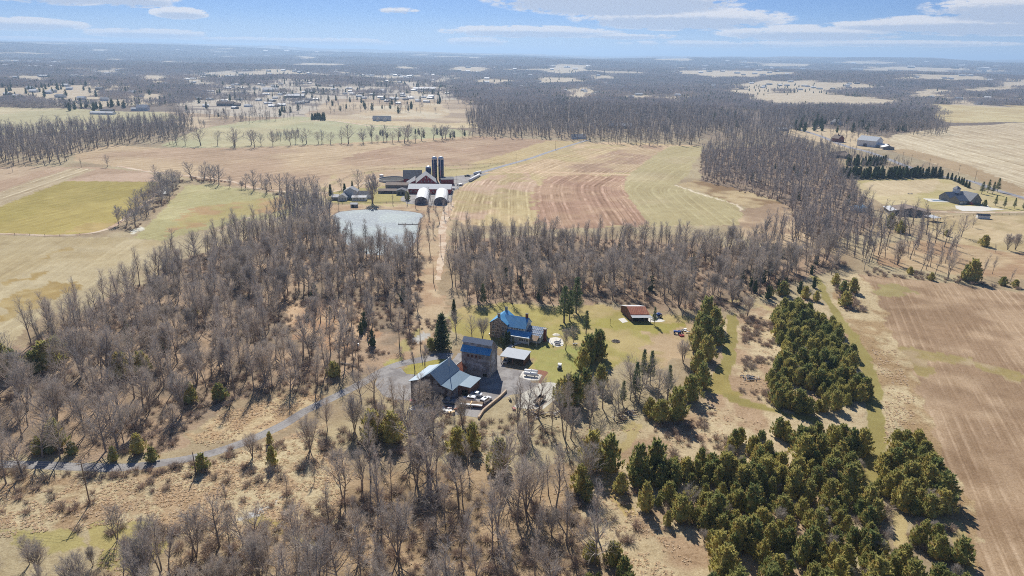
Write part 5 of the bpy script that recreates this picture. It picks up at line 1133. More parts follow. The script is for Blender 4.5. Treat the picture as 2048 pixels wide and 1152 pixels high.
dm = skew(MB().box(15, 17, 4.33, 4.39, 0, 2.4)); dm.build('door', MAT['dark_void'], b)
# --- tall board granary
GX0, GY0 = -18.2, 227.6
b = empty('granary_barn', (GX0+.3, GY0-2.1, 0), ROT, 'tall weathered board barn with a raised blue monitor roof on a stone base', 'barn')
Lg, Wg = 10.9, 7.6
MB().prism([(0, 1.6), (Wg, 1.6), (Wg, 8.6), (Wg*.66, 11.0), (Wg*.66, 12.0), (Wg*.34+.25, 13.3), (Wg*.2, 12.2), (Wg*.2, 10.6), (0, 8.9)], 0, Lg, 'x').build('wall', MAT['grey_boards'], b)
MB().box(-.05, Lg+.05, -.06, Wg+.05, -.4, 1.6).build('stone_base', MAT['pale_stone'], b)
def sl(q, m, nm='roof', t=.14): return MB().slab(q, t).build(nm, MAT[m], b)
sl([(-.3, -.45, 8.85), (Lg+.3, -.45, 8.85), (Lg+.3, Wg*.2, 10.75), (-.3, Wg*.2, 10.75)], 'seam_blue')
sl([(-.3, Wg*.2-.4, 12.05), (Lg+.3, Wg*.2-.4, 12.05), (Lg+.3, Wg*.34+.25, 13.5), (-.3, Wg*.34+.25, 13.5)], 'seam_pale')
sl([(-.3, Wg*.34+.25, 13.503), (Lg+.3, Wg*.34+.25, 13.503), (Lg+.3, Wg+.4, 8.6), (-.3, Wg+.4, 8.6)], 'seam_pale')
for k in range(4): window(b, 'v-', 2.3+k*1.5, 7.0, .7, 1.0, 0, 'rust', 0)
MB().box(Lg-2.6, Lg-1.0, -.07, -.063, .2, 1.4).build('cellar_door', MAT['dark_void'], b)
MB().box(Lg+.02, Lg+.05, .35, .75, 4.2, 8.4).build('corner_board', MAT['old_wood'], b)
# low rusty-roofed link between the two barns
b = empty('lean_to_shed', (-20.2, 219.8, 0), R(66), 'low link shed with a rusty red tin roof between the two barns', 'shed')
MB().prism([(-2.4, -.2), (2.2, -.2), (2.2, 3.0), (0, 5.0), (-2.4, 3.0)], -2.6, 5.0, 'x').build('wall', MAT['grey_boards'], b)
m = roof_slabs(-2.6, 5.0, -2.4, 2.2, 3.0, 5.0, 'u', .3); m.build('roof', MAT['rusty_tin'], b); MB().box(-2.9, 5.3, -.12, .06, 5.2, 5.27).build('ridge_cap', MAT['pale_tin'], b)
# --- carport
b = empty('carport', (-4.3, 234.6, 0), ROT, 'open carport with a flat pale metal roof and brown board end', 'carport')
MB().slab([(0, 0, 2.95), (9.9, 0, 2.95), (9.9, 7.9, 3.25), (0, 7.9, 3.25)], .22).build('roof', MAT['seam_pale'], b)
for (x, y) in ((.4, .5), (5.0, .5), (.4, 4.0), (.4, 7.4)): MB().box(x-.12, x+.12, y-.12, y+.12, -.1, 2.74).build('post', MAT['brown_boards'], b)
MB().box(9.4, 9.6, .4, 7.5, -.1, 2.74).build('end_wall', MAT['brown_boards'], b); MB().box(.6, 9.4, 7.35, 7.5, -.1, 2.74).build('back_wall', MAT['dark_boards'], b)
MB().box(6.4, 8.6, 6.5, 7.2, 0, 1.6).build('shelving', MAT['dark_boards'], b)
# --- stone farmhouse
h = empty('farmhouse', (-8.85, 259.8, 0), ROT, 'stone farmhouse with a bright blue metal roof, brick chimneys and a glazed wing', 'house')
wall_prism(0, 7.5, 0, 9.6, 6.3, 9.0, 'v').build('stone_wall', MAT['fieldstone'], h)
roof_slabs(0, 7.5, 0, 9.6, 6.3, 9.0, 'v', .3).build('roof', MAT['seam_blue_y'], h)
wall_prism(7.52, 14.9, .8, 8.8, 5.5, 8.7, 'u').build('siding_wall', MAT['grey_siding'], h)
roof_slabs(5.2, 14.9, .8, 8.8, 5.5, 8.7, 'u', .35).build('roof', MAT['seam_blue'], h)
MB().prism([(-1.6, -.2), (.78, -.2), (.78, 4.1), (-1.6, 2.9)], 8.9, 17.4, 'x').build('porch_wall', MAT['grey_siding'], h)
MB().slab([(7.6, -2.0, 2.95), (18.0, -2.0, 2.95), (18.0, .79, 4.35), (7.6, .79, 4.35)], .12).build('porch_roof', MAT['seam_blue'], h)
MB().box(8.3, 18.1, -2.35, -2.02, 2.62, 2.93).build('gutter_board', MAT['white_paint'], h)
MB().prism([(.9, -.2), (10.2, -.2), (10.2, 2.9), (6.9, 4.5), (.9, 2.7)], 14.92, 21.4, 'x').build('wing_wall', MAT['grey_siding'], h)
gr = MB().slab([(14.95, .3, 2.75), (21.8, .3, 2.75), (21.8, 6.9, 4.72), (14.95, 6.9, 4.72)], .1).build('glass_roof', MAT['greenhouse_glass'], h)
for k in range(10): x = 14.98+k*.75; MB().slab([(x, .28, 2.84), (x+.07, .28, 2.84), (x+.07, 6.9, 4.81), (x, 6.9, 4.81)], .08).build('glazing_bar', MAT['white_paint'], gr)
for k in range(2): y = 2.4+k*2.3; z = 2.75+(y-.3)/6.6*1.97+.1; MB().box(14.95, 21.8, y, y+.12, z-.02, z+.06).build('glazing_bar', MAT['white_paint'], gr)
MB().slab([(14.95, 6.91, 4.74), (21.8, 6.91, 4.74), (21.8, 10.6, 2.9), (14.95, 10.6, 2.9)], .1).build('wing_roof', MAT['seam_pale'], h)
MB().slab([(17.6, -2.9, 2.55), (21.2, -2.9, 2.55), (21.2, .7, 3.3), (17.6, .7, 3.3)], .12).build('verandah_roof', MAT['old_wood'], h)
MB().box(20.9, 21.05, -2.75, -2.6, 0, 2.45).build('post', MAT['white_paint'], h); MB().box(17.7, 17.85, -2.75, -2.6, 0, 2.45).build('post', MAT['white_paint'], h)
for (x, y, z, zt, m) in ((3.75, .55, 7.5, 10.3, 'fieldstone'), (3.75, 9.0, 7.5, 10.3, 'fieldstone'), (14.3, 4.8, 7.3, 10.3, 'red_brick')):
    c = MB().box(x-.5, x+.5, y-.35, y+.35, z, zt).build('chimney', MAT[m], h); MB().box(x-.6, x+.6, y-.45, y+.45, zt, zt+.18).build('cap', MAT['shingle_dark'], c)
c = MB().box(22.0, 23.0, 3.2, 4.2, -.1, 5.4).build('chimney', MAT['red_brick'], h); MB().box(21.9, 23.1, 3.1, 4.3, 5.4, 5.6).build('cap', MAT['pale_stone'], c)
for z in (1.0, 3.7):
    for u in (1.0, 5.4): window(h, 'v-', u, z, 1.0, 1.6, 0)
    for v in (1.2, 4.2, 7.2): window(h, 'u-', v, z, 1.0, 1.6, 0)
for k in range(5): window(h, 'v-', 9.0+k*1.12, 4.42, .8, .92, .8)
for k in range(4): window(h, 'v-', 13.3+k*.98, .95, .85, 1.35, -1.6)
window(h, 'v-', 10.4, 1.1, .7, 1.2, -1.6); window(h, 'u+', 2.2, 4.9, .9, 1.3, 14.9); window(h, 'u+', 5.6, 4.9, .9, 1.3, 14.9)
for k in range(3): window(h, 'v-', 18.3+k*1.0, .8, .8, 1.5, .9)
door(h, 'v-', 15.4, 0, .9, 2.1, .88); MB().box(-1.2, 0, 1.6, 4.2, 0, .5).build('step', MAT['white_paint'], h)
# --- shed with the rusty roof
b = empty('field_shed', (52.4, 279.7, 0), R(2.5), 'open-fronted shed with a rusty striped roof on the far lawn', 'shed')
us = lambda m: (setattr(m, 'v', [(x-.2*y, y, z) for x, y, z in m.v]), m)[1]
us(wall_prism(0, 7.8, 0, 11.5, 3.1, 4.9, 'u', pk=.42)).build('wall', MAT['brown_boards'], b)
us(MB().slab([(-.3, -.25, 3.12), (8.1, -.25, 3.12), (8.1, 4.83, 5.08), (-.3, 4.83, 5.08)], .1)).build('rusty_roof', MAT['rusty_tin'], b)
us(MB().slab([(-.5, 4.84, 5.09), (8.2, 4.84, 5.09), (8.2, 12.0, 3.05), (-.5, 12.0, 3.05)], .1)).build('white_roof', MAT['pale_tin'], b)
us(MB().slab([(-.4, -2.3, 2.35), (8.3, -2.3, 2.35), (8.3, -.2, 2.95), (-.4, -.2, 2.95)], .08)).build('lean_to_roof', MAT['pale_tin'], b)
for x in (0, 2.6, 5.2, 7.9): us(MB().box(x-.08, x+.08, -2.15, -2.0, 0, 2.28)).build('post', MAT['pole_wood'], b)
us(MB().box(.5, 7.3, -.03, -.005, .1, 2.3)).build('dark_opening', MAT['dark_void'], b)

# --- farm beyond the pond
FR_ = 0.0
for k, (x, lab) in enumerate(((-71, 'white plastic hoop house, left of the pair by the pond'), (-56, 'white plastic hoop house, right of the pair, with a truck in front'))):
    b = empty('hoop_house', (x, 519.5, 0), R(4), lab, 'greenhouse', 'hoop houses by the red barn')
    prof = [(-5, 0), (-5, 2.4), (-4.6, 3.6), (-3.6, 4.7), (-2, 5.5), (0, 6.0), (2, 5.5), (3.6, 4.7), (4.6, 3.6), (5, 2.4), (5, 0)]
    m = MB(); n_ = len(prof); y0, y1 = 0, 38
    m.add([(q[0], y, q[1]) for y in (y0, y1) for q in prof], [(i, i+1, i+1+n_, i+n_) for i in range(n_-1)]); 
    inn = [(q[0]*.985, q[1]*.985) for q in prof]; m.add([(q[0], y, q[1]) for y in (y0+.01, y1-.01) for q in inn], [(i+n_, i+1+n_, i+1, i) for i in range(n_-1)])
    m.build('cover', MAT['plastic_sheet'], b)
    MB().prism([(q[0]*.97, q[1]*.97-.02) for q in prof], .3, .5, 'y').build('end_wall', MAT['dark_boards'], b); MB().prism([(q[0]*.97, q[1]*.97-.02) for q in prof], 37.4, 37.6, 'y').build('end_wall', MAT['grey_siding'], b)  # front panel in dark boards stands in for the shaded interior
    door(b, 'v-', -1.6, 0, 3.2, 3.0, .28, 'machine_grey')
b = empty('red_dairy_barn', (-87, 561, 0), R(1), 'long low red barn with a white metal roof behind the hoop houses', 'barn')
wall_prism(0, 35, 0, 17, 4.0, 6.6, 'u').build('wall', MAT['barn_red'], b); roof_slabs(0, 35, 0, 17, 4.0, 6.6, 'u', .6).build('roof', MAT['pale_tin' if 0 else 'seam_pale'], b)
for k in range(9): window(b, 'v-', 1.5+k*3.7, 1.4, 1.4, 1.2, 0)
b = empty('red_bank_barn', (-74.5, 584, 0), R(8), 'big red barn with grey gabled roofs and white barn vents', 'barn')
wall_prism(-9, 8, 0, 22, 5.0, 11.5, 'v').build('wall', MAT['barn_red'], b); roof_slabs(-9, 8, 0, 22, 5.0, 11.5, 'v', .5).build('roof', MAT['shingle_grey'], b)
wall_prism(-17, -9.1, 3, 26, 3.0, 6.8, 'v', pk=.95).build('lean_to_wall', MAT['barn_red'], b); roof_slabs(-17, -9.1, 3, 26, 3.0, 6.8, 'v', .4, pk=.94).build('lean_to_roof', MAT['shingle_grey'], b)
wall_prism(-20, -4, 22.1, 40, 5.0, 11.0, 'u').build('rear_wall', MAT['barn_red'], b); roof_slabs(-20, -4, 22.1, 40, 5.0, 11.0, 'u', .5).build('rear_roof', MAT['shingle_dark'], b)
for (x, z) in ((-1.6, 8.6), (.6, 8.6), (-5.0, 5.6), (-2.3, 5.6), (1.2, 5.6), (4, 5.6)): window(b, 'v-', x, z, .8, 1.3, 0)
b = empty('red_silo_room', (-64, 603, 0), R(8), 'low red feed room at the foot of the blue silos', 'shed')
MB().box(0, 11, 0, 12, -.2, 4.6).build('wall', MAT['barn_red'], b); MB().slab([(-.4, -.4, 4.8), (11.4, -.4, 4.8), (11.4, 12.4, 5.2), (-.4, 12.4, 5.2)], .15).build('roof', MAT['shingle_dark'], b)
for k, (x, y, r_, hh, m_, lab) in enumerate(((-72.5, 627, 2.4, 20, 'silo_blue', 'tall dark blue silo, left of the pair'), (-66.6, 628, 2.5, 20, 'silo_blue', 'tall dark blue silo, right of the pair'), (-80, 642, 2.7, 9, 'silo_blue', 'short dark silo with a white cap behind the red barn'))):
    b = empty('silo', (x, y, 0), R(-96), lab, 'silo', 'silos of the red farm')
    MB().lathe([(r_, -.2), (r_, hh)], 24).build('tower', MAT[m_], b, True)
    MB().lathe([(r_+.04, hh-1.2 if k < 2 else hh-.3), (r_+.04, hh+.02), (r_*.82, hh+.9), (r_*.4, hh+1.5), (.25, hh+1.7)], 24).build('cap', MAT['silver'], b, True)
    if k < 2: MB().box(r_-.05, r_+.22, -.28, .28, 1, hh-.3).build('chute', MAT['silver'], b)
b = empty('white_farmhouse', (-139.5, 527, 0), R(3), 'white and grey farmhouse with several wings above the pond', 'house')
wall_prism(2, 9, 1, 9, 2.6, 4.9, 'v').build('wall', MAT['white_paint'], b); roof_slabs(2, 9, 1, 9, 2.6, 4.9, 'v').build('roof', MAT['shingle_grey'], b)
wall_prism(5, 16, 10, 19, 5.4, 8.4, 'v').build('main_wall', MAT['grey_siding'], b); roof_slabs(5, 16, 10, 19, 5.4, 8.4, 'v').build('main_roof', MAT['shingle_grey'], b)
wall_prism(-3, 1.98, 3, 10, 2.4, 3.8, 'u').build('porch_wall', MAT['stone_siding'], b); roof_slabs(-3, 1.98, 3, 10, 2.4, 3.8, 'u').build('porch_roof', MAT['pale_tin'], b)
wall_prism(13, 24, 1, 7, 2.6, 3.6, 'u').build('wing_wall', MAT['white_paint'], b); roof_slabs(13, 24, 1, 7, 2.6, 3.6, 'u').build('wing_roof', MAT['pale_tin'], b)
wall_prism(16.2, 27, 10, 18, 3.4, 5.4, 'u').build('back_wall', MAT['white_paint'], b); roof_slabs(16.2, 27, 10, 18, 3.4, 5.4, 'u').build('back_roof', MAT['shingle_dark'], b)
for (x, z, y) in ((2.8, .9, 1), (5.2, .9, 1), (7.3, .9, 1), (14.2, .9, 1), (17, .9, 1), (19.4, .9, 1), (21.6, .9, 1)): window(b, 'v-', x, z, 1.1, 1.2, y)
b = empty('long_shed', (-110, 583, 0), 0, 'long grey-roofed cattle shed left of the red barns', 'shed')
wall_prism(0, 22, 0, 11, 2.8, 4.2, 'u').build('wall', MAT['stone_siding'], b); roof_slabs(0, 22, 0, 11, 2.8, 4.2, 'u').build('roof', MAT['shingle_brown'], b)
b = empty('lean_to_shed', (-96, 555, 0), R(2), 'small dark-roofed shed left of the white-roofed barn', 'shed')
wall_prism(0, 8, 0, 8, 3.2, 4.6, 'v').build('wall', MAT['stone_siding'], b); roof_slabs(0, 8, 0, 8, 3.2, 4.6, 'v').build('roof', MAT['shingle_dark'], b); door(b, 'v-', 1, 0, 2.2, 2.4, 0, 'dark_void'); door(b, 'v-', 4.4, 0, 2.2, 2.4, 0, 'dark_void')
b = empty('cattle_pen_shed', (-112, 560, 0), R(2), 'low shed with a pinkish grey roof beside the big bare tree', 'shed')
wall_prism(0, 15, 0, 8, 2.2, 3.2, 'u').build('wall', MAT['dark_boards'], b); roof_slabs(0, 15, 0, 8, 2.2, 3.2, 'u').build('roof', MAT['shingle_brown'], b)
b = empty('manure_tank', (-110, 622, 0), 0, 'dark open-topped tank beyond the cattle shed', 'tank')
m = MB().lathe([(13, -.2), (13, 1.8), (12.6, 1.8), (12.6, 1.0)], 36); m.build('wall', MAT['concrete'], b); MB().lathe([(12.6, 0.9), (12.6, 1.02)], 36).build('slurry', MAT['dark_void'], b)
b = empty('pond_shed', (-122, 504, 0), R(4), 'tiny grey shed with a pale roof on the pond bank', 'shed')
wall_prism(0, 5, 0, 4, 2.3, 3.2, 'u').build('wall', MAT['grey_boards'], b); roof_slabs(0, 5, 0, 4, 2.3, 3.2, 'u', .25).build('roof', MAT['pale_tin'], b); door(b, 'v-', 1, 0, 1.4, 1.9, 0, 'dark_void')
b = empty('pond_dock', (-73, 452, 0), R(1), 'narrow dark dock lying across the corner of the pond', 'dock')
MB().box(-5, 10, -.5, .5, .35, .5).build('deck', MAT['pole_wood'], b)
for x in (-4.8, 0, 4.8, 9.6): MB().tube([(x, .55, -.2), (x, .55, 1.3)], .1, 6).build('post', MAT['pole_wood'], b)
x0, y0 = G(665, 333)
b = empty('field_tank', (-124, 640, 0), 0, 'small white-topped round tank at the field fence', 'tank'); MB().lathe([(2, -.1), (2, 1.6)], 20).build('wall', MAT['concrete'], b); MB().lathe([(2.1, 1.6), (1.9, 2.0), (.2, 2.3)], 20).build('lid', MAT['white_paint'], b)
for k, (a, c, lab) in enumerate((((939, 364), (959, 352), 'near white silage bag beside the farm lane'), ((948, 350), (962, 346), 'far white silage bag beside the farm lane'))):
    p0 = np.array(G(*a)); p1 = np.array(G(*c)); d = p1-p0; Ln = float(np.linalg.norm(d))
    o = MB().tube([(0, 0, 1.1), (.8, 0, 1.3), (Ln*.5, 0, 1.3), (Ln-.8, 0, 1.3), (Ln, 0, 1.1)], [.5, 1.3, 1.35, 1.3, .4], 12).build('silage_bag', MAT['plastic_sheet'], None, True, (p0[0], p0[1], 0), math.atan2(d[1], d[0])); tag(o, lab, 'silage bag', 'silage bags')

# --- right hand houses
b = empty('grey_country_house', (361, 547, 0), R(16), 'large grey stone house with a cupola, garage and pool terrace', 'house'); b.scale = (.78, .78, .85)
wall_prism(0, 12.05, 0, 12, 3.4, 7.4, 'u').build('garage_wall', MAT['stone_siding'], b); roof_slabs(0, 11.7, 0, 12, 3.4, 7.4, 'u').build('garage_roof', MAT['shingle_blue'], b)
wall_prism(12.1, 27, -2, 14, 3.2, 10.0, 'v').build('main_wall', MAT['stone_siding'], b); roof_slabs(12.1, 27, -2, 14, 3.2, 10.0, 'v', .6, .3).build('main_roof', MAT['shingle_grey'], b)
wall_prism(2, 26, 14.1, 27, 4.0, 8.4, 'u').build('rear_wall', MAT['stone_siding'], b); roof_slabs(2, 26, 14.1, 27, 4.0, 8.4, 'u').build('rear_roof', MAT['shingle_blue'], b)
c = MB().box(13, 18, 17, 22, 7.5, 11.5).build('cupola', MAT['white_paint'], b); MB().add([(12.4, 16.4, 11.5), (18.6, 16.4, 11.5), (18.6, 22.6, 11.5), (12.4, 22.6, 11.5), (15.5, 19.5, 14.5)], [(0, 3, 2, 1), (0, 1, 4), (1, 2, 4), (2, 3, 4), (3, 0, 4)]).build('cupola_roof', MAT['shingle_grey'], c)
door(b, 'v-', 1.2, 0, 4.4, 2.6, 0, 'silver', 'garage_door'); door(b, 'v-', 6.4, 0, 4.4, 2.6, 0, 'silver', 'garage_door')
for (x, z) in ((14, 1), (21, 1), (24, 1), (19, 5)): window(b, 'v-', x, z, 1.6, 1.8, -2)
b = empty('swimming_pool', (353.5, 562, 0), R(-6), 'covered rectangular pool in a white paved terrace', 'pool')
MB().box(-9, 9, -6, 8, -.1, .12).build('paving', MAT['concrete'], b); MB().box(-5, 5, -2.5, 3, .1, .2).build('cover', mat('pool_cover', A(120, 140, 158), .6), b)
b = empty('stable_barn', (283, 505, 0), R(-12), 'low brown barn with a pale metal roof among the trees', 'barn')
wall_prism(0, 28, 0, 15, 3.0, 5.8, 'v').build('wall', MAT['stone_siding'], b); m = roof_slabs(0, 28, 0, 15, 3.0, 5.8, 'v', .6); m.build('roof', MAT['shingle_brown'], b)
MB().slab([(-1, -1, 3.25), (6, -1, 4.3), (6, 16, 4.3), (-1, 16, 3.25)], .1).build('pale_roof', MAT['pale_tin'], b)
b = empty('open_shelter', (304, 486, 0), R(24), 'small shelter with a square bright metal roof by the low barn', 'shed')
MB().slab([(-4, -4, 3.0), (4, -4, 3.0), (4, 4, 3.5), (-4, 4, 3.5)], .12).build('roof', MAT['pale_tin'], b)
for x in (-3.6, 3.6):
    for y in (-3.6, 3.6): MB().box(x-.1, x+.1, y-.1, y+.1, -.1, 2.9).build('post', MAT['pole_wood'], b)
b = empty('grey_stable', (262, 512, 0), R(20), 'bluish-roofed shed half hidden left of the low barn', 'shed'); wall_prism(0, 9, 0, 7, 3, 4.6, 'u').build('wall', MAT['grey_siding'], b); roof_slabs(0, 9, 0, 7, 3, 4.6, 'u').build('roof', MAT['seam_blue_grey'], b)
b = empty('white_barn', (464, 940, 0), R(-52), 'tall white barn with a grey metal roof beside the country road', 'barn')
wall_prism(0, 25, 0, 20, 8, 13, 'u').build('wall', MAT['white_paint'], b); roof_slabs(0, 25, 0, 20, 8, 13, 'u', .5).build('roof', MAT['seam_pale'], b); wall_prism(25.1, 36, 4, 17, 3.4, 5, 'u').build('lean_to_wall', MAT['dark_boards'], b); roof_slabs(25.1, 36, 4, 17, 3.4, 5, 'u').build('lean_to_roof', MAT['white_paint'], b); door(b, 'v-', 9, 0, 5, 4, 0, 'dark_boards')
b = empty('brick_house', (454, 974, 0), R(25), 'brown brick house left of the tall white barn', 'house')
wall_prism(0, 12, 0, 12, 5, 9.5, 'v').build('wall', MAT['red_brick'], b); roof_slabs(0, 12, 0, 12, 5, 9.5, 'v').build('roof', MAT['shingle_brown'], b); c = MB().box(5, 6.2, 5, 6.2, 8, 11.5).build('chimney', MAT['red_brick'], b)
b = empty('white_roof_shed', (479, 900, 0), R(-10), 'low shed with a white roof right of the white barn', 'shed'); wall_prism(0, 14, 0, 12, 3, 5, 'v').build('wall', MAT['stone_siding'], b); roof_slabs(0, 14, 0, 12, 3, 5, 'v').build('roof', MAT['white_paint'], b)
b = empty('hidden_bungalow', (378, 812, 0), R(28), 'brown-roofed bungalow hidden behind the windbreak spruces', 'house')
wall_prism(0, 24, 0, 11, 3, 6.5, 'u').build('wall', MAT['stone_siding'], b); roof_slabs(0, 24, 0, 11, 3, 6.5, 'u').build('roof', MAT['shingle_brown'], b); wall_prism(8, 17, -8, -.2, 3, 6, 'v').build('wing_wall', MAT['stone_siding'], b); roof_slabs(8, 17, -8, -.2, 3, 6, 'v').build('wing_roof', MAT['shingle_brown'], b)
# mid-distance farmsteads, drawn from their foot in the photograph
def farm(nm, px, py, w_, d_, ze, zr, ridge, wm, rm, rz, lab, cat='house', extra=None, grp=None):
    x, y = G(px, py); z = float(terrain(x, y)) if math.hypot(x, y) > 1500 else 0
    b = empty(nm, (x, y, z), R(rz), lab, cat, grp); wall_prism(-w_/2, w_/2, 0, d_, ze, zr, ridge, -2).build('wall', MAT[wm], b); roof_slabs(-w_/2, w_/2, 0, d_, ze, zr, ridge, .5, .2).build('roof', MAT[rm], b)
    if extra:
        for (u0, u1, v0, v1, e, r_, rg) in extra: wall_prism(u0, u1, v0, v1, e, r_, rg, -2).build('wing_wall', MAT[wm], b); roof_slabs(u0, u1, v0, v1, e, r_, rg, .4, .2).build('wing_roof', MAT[rm], b)
    return b
farm('white_farm_house', 284, 222, 20, 14, 6, 11, 'u', 'white_paint', 'pale_tin', 10, 'white farmhouse alone in the far left field', extra=[(-20, -10.1, 2, 10, 3.5, 5.5, 'u')])
farm('low_farm_shed', 202, 229, 42, 12, 3, 5, 'u', 'white_paint', 'pale_tin', -4, 'long low white shed left of the far left farmhouse', 'shed')
farm('low_farm_shed', 212, 224, 22, 12, 3, 5, 'u', 'stone_siding', 'shingle_dark', 4, 'dark-roofed shed behind the long low white shed', 'shed')
farm('country_house', 763, 242, 30, 14, 3.5, 8, 'u', 'white_paint', 'shingle_grey', 3, 'wide grey-roofed house alone in the far middle field', extra=[(-9, -3, -4, -.1, 3.4, 7, 'v'), (3, 9, -4, -.1, 3.4, 7, 'v')])
farm('wood_edge_house', 1158, 278, 20, 10, 3, 6, 'u', 'white_paint', 'shingle_grey', 8, 'pale house at the wood edge where the farm lane ends')
farm('wood_edge_shed', 1166, 276, 8, 8, 3, 5, 'v', 'grey_siding', 'seam_blue_grey', 0, 'small blue-grey shed beside the lane-end house', 'shed')
farm('woodland_house', 1226, 256, 14, 10, 4, 8, 'u', 'stone_siding', 'pale_tin', 5, 'white-roofed house hidden in the wood, left of two')
farm('woodland_house', 1253, 257, 18, 12, 4, 8, 'u', 'stone_siding', 'pale_tin', -5, 'white-roofed house hidden in the wood, right of two')
farm('roadside_shed', 1566, 262, 14, 8, 3, 5, 'u', 'seam_blue_grey', 'pale_tin', 0, 'small pale blue shed beside the far country road', 'shed')
farm('woodland_house', 1677, 250, 16, 12, 5, 9, 'v', 'white_paint', 'shingle_grey', 12, 'white house between the dark trees above the white barn')
farm('distant_farm', 450, 212, 34, 14, 5, 9, 'u', 'stone_siding', 'shingle_brown', 6, 'brown-roofed farmhouse at the near edge of the far hamlet', extra=[(18, 30, 0, 12, 3, 6, 'u')])
farm('distant_barn', 590, 196, 44, 20, 5, 9, 'u', 'stone_siding', 'pale_tin', 4, 'broad pale-roofed barn in the middle of the hamlet', 'barn')
farm('distant_barn', 540, 184, 40, 20, 6, 11, 'u', 'white_paint', 'pale_tin', 12, 'white barn on the rise behind the hamlet', 'barn')
farm('distant_barn', 849, 182, 70, 26, 7, 11, 'u', 'white_paint', 'pale_tin', 3, 'long white building in the wood clearing right of the hamlet', 'barn')
# houses too small to show more than wall and roof
proto = {}
def spec(px, py, i):
    x, y = G(px, py); z = float(terrain(x, y)); wm = ['white_paint', 'white_paint', 'grey_siding', 'stone_siding'][i % 4]; rm = ['pale_tin', 'white_paint', 'shingle_grey', 'white_paint', 'seam_pale'][i % 5]
    key = (i % 4, i % 5)
    if key not in proto:
        w_, d_ = 14+3*(i % 3), 12; proto[key] = (wall_prism(-w_/2, w_/2, 0, d_, 3.4, 5.6, 'u', -4).mesh('hamlet_wall', MAT[wm]), roof_slabs(-w_/2, w_/2, 0, d_, 3.4, 5.6, 'u', .6, .3).mesh('hamlet_roof', MAT[rm]))
    return x, y, z, key
ZONE = [([(340, 180), (560, 160), (640, 170), (640, 215), (420, 222)], 60, 'in the near hamlet left of centre'), ([(640, 165), (900, 160), (895, 205), (720, 215)], 48, 'in the hamlet beside the centre wood'), ([(350, 146), (620, 140), (640, 158), (360, 168)], 34, 'on the open slope behind the hamlet'), ([(640, 140), (930, 138), (925, 158), (650, 160)], 34, 'in the strip before the far ridge'),
        ([(5, 122), (130, 124), (125, 140), (5, 142)], 30, 'in the village at the far left'), ([(155, 142), (255, 142), (255, 158), (155, 160)], 10, 'in the clearing behind left wood'), ([(930, 134), (1080, 132), (1080, 146), (930, 148)], 10, 'in the far village left of the hilltop field'), ([(1085, 130), (1190, 128), (1190, 140), (1085, 142)], 9, 'around the pale hilltop field'), ([(1120, 172), (1210, 178), (1210, 190), (1130, 190)], 14, 'along the winding road in the wood'),
        ([(1340, 138), (1590, 141), (1590, 152), (1340, 150)], 18, 'in the far right village'), ([(1440, 160), (1800, 170), (1840, 186), (1460, 178)], 22, 'between the right hand hedgerows'), ([(1790, 150), (1990, 152), (1980, 166), (1800, 164)], 10, 'in the farthest right clearings'), ([(160, 98), (640, 104), (640, 122), (160, 116)], 12, 'on the far left ridge'), ([(1350, 122), (1990, 124), (1990, 134), (1350, 132)], 14, 'on the far right plain')]
hid_ = 0
for (pg, n_, where) in ZONE:
    P2 = np.array(pg, float); got = []; tries = 0
    while len(got) < n_ and tries < 4000:
        tries += 1; q = (rd.uniform(P2[:, 0].min(), P2[:, 0].max()), rd.uniform(P2[:, 1].min(), P2[:, 1].max()))
        if inside(np.array([q[0]]), np.array([q[1]]), P2)[0] and all(abs(q[0]-g_[0]) > 5 or abs(q[1]-g_[1]) > 2.0 for g_ in got): got.append(q)
    it = ranked([(q[0], q[1], k) for k, q in enumerate(got)])
    for (k, bw, od, _n) in it:
        x, y, z, key = spec(*got[k], hid_); hid_ += 1
        wn = ['white', 'white', 'grey', 'tan'][key[0]]
        rows_ = {'': '', 'nearest row': ', nearest row', 'farthest row': ', farthest row'}.get(bw, ', '+bw)
        e = empty('hamlet_house', (x, y, z), R(rd.uniform(-35, 35)), f"{wn} house {where}{rows_}, {od} from left", 'house', 'houses '+where)
        s = max(.85, math.hypot(x, y)/2900); e.scale = (s, s, s)
        for nm, me_ in zip(('wall', 'roof'), proto[key]): o = bpy.data.objects.new(nm, me_); sc.collection.objects.link(o); o.parent = e

for where in sorted(set(c[2] for c in CLEAR)):
    mem = [c for c in CLEAR if c[2] == where]; q_ = [proj(c[0], c[1], float(terrain(c[0], c[1]))) for c in mem]
    for (k, bw, od, _n) in ranked([(float(a[0]), float(a[1]), i) for i, a in enumerate(q_)]):
        key = sorted(proto)[(k*7) % len(proto)]; x, y = mem[k][:2]; wn = ['white', 'white', 'grey', 'tan'][key[0]]
        e = empty('woodland_house', (x, y, float(terrain(x, y))), R(rd.uniform(-30, 30)), f"{wn} house in a clearing {where}{', '+bw if bw else ''}, {od} from left", 'house', 'houses in clearings '+where); s_ = max(1.1, math.hypot(x, y)/2600); e.scale = (s_, s_, s_*1.2)
        for nm, me_ in zip(('wall', 'roof'), proto[key]): o = bpy.data.objects.new(nm, me_); sc.collection.objects.link(o); o.parent = e
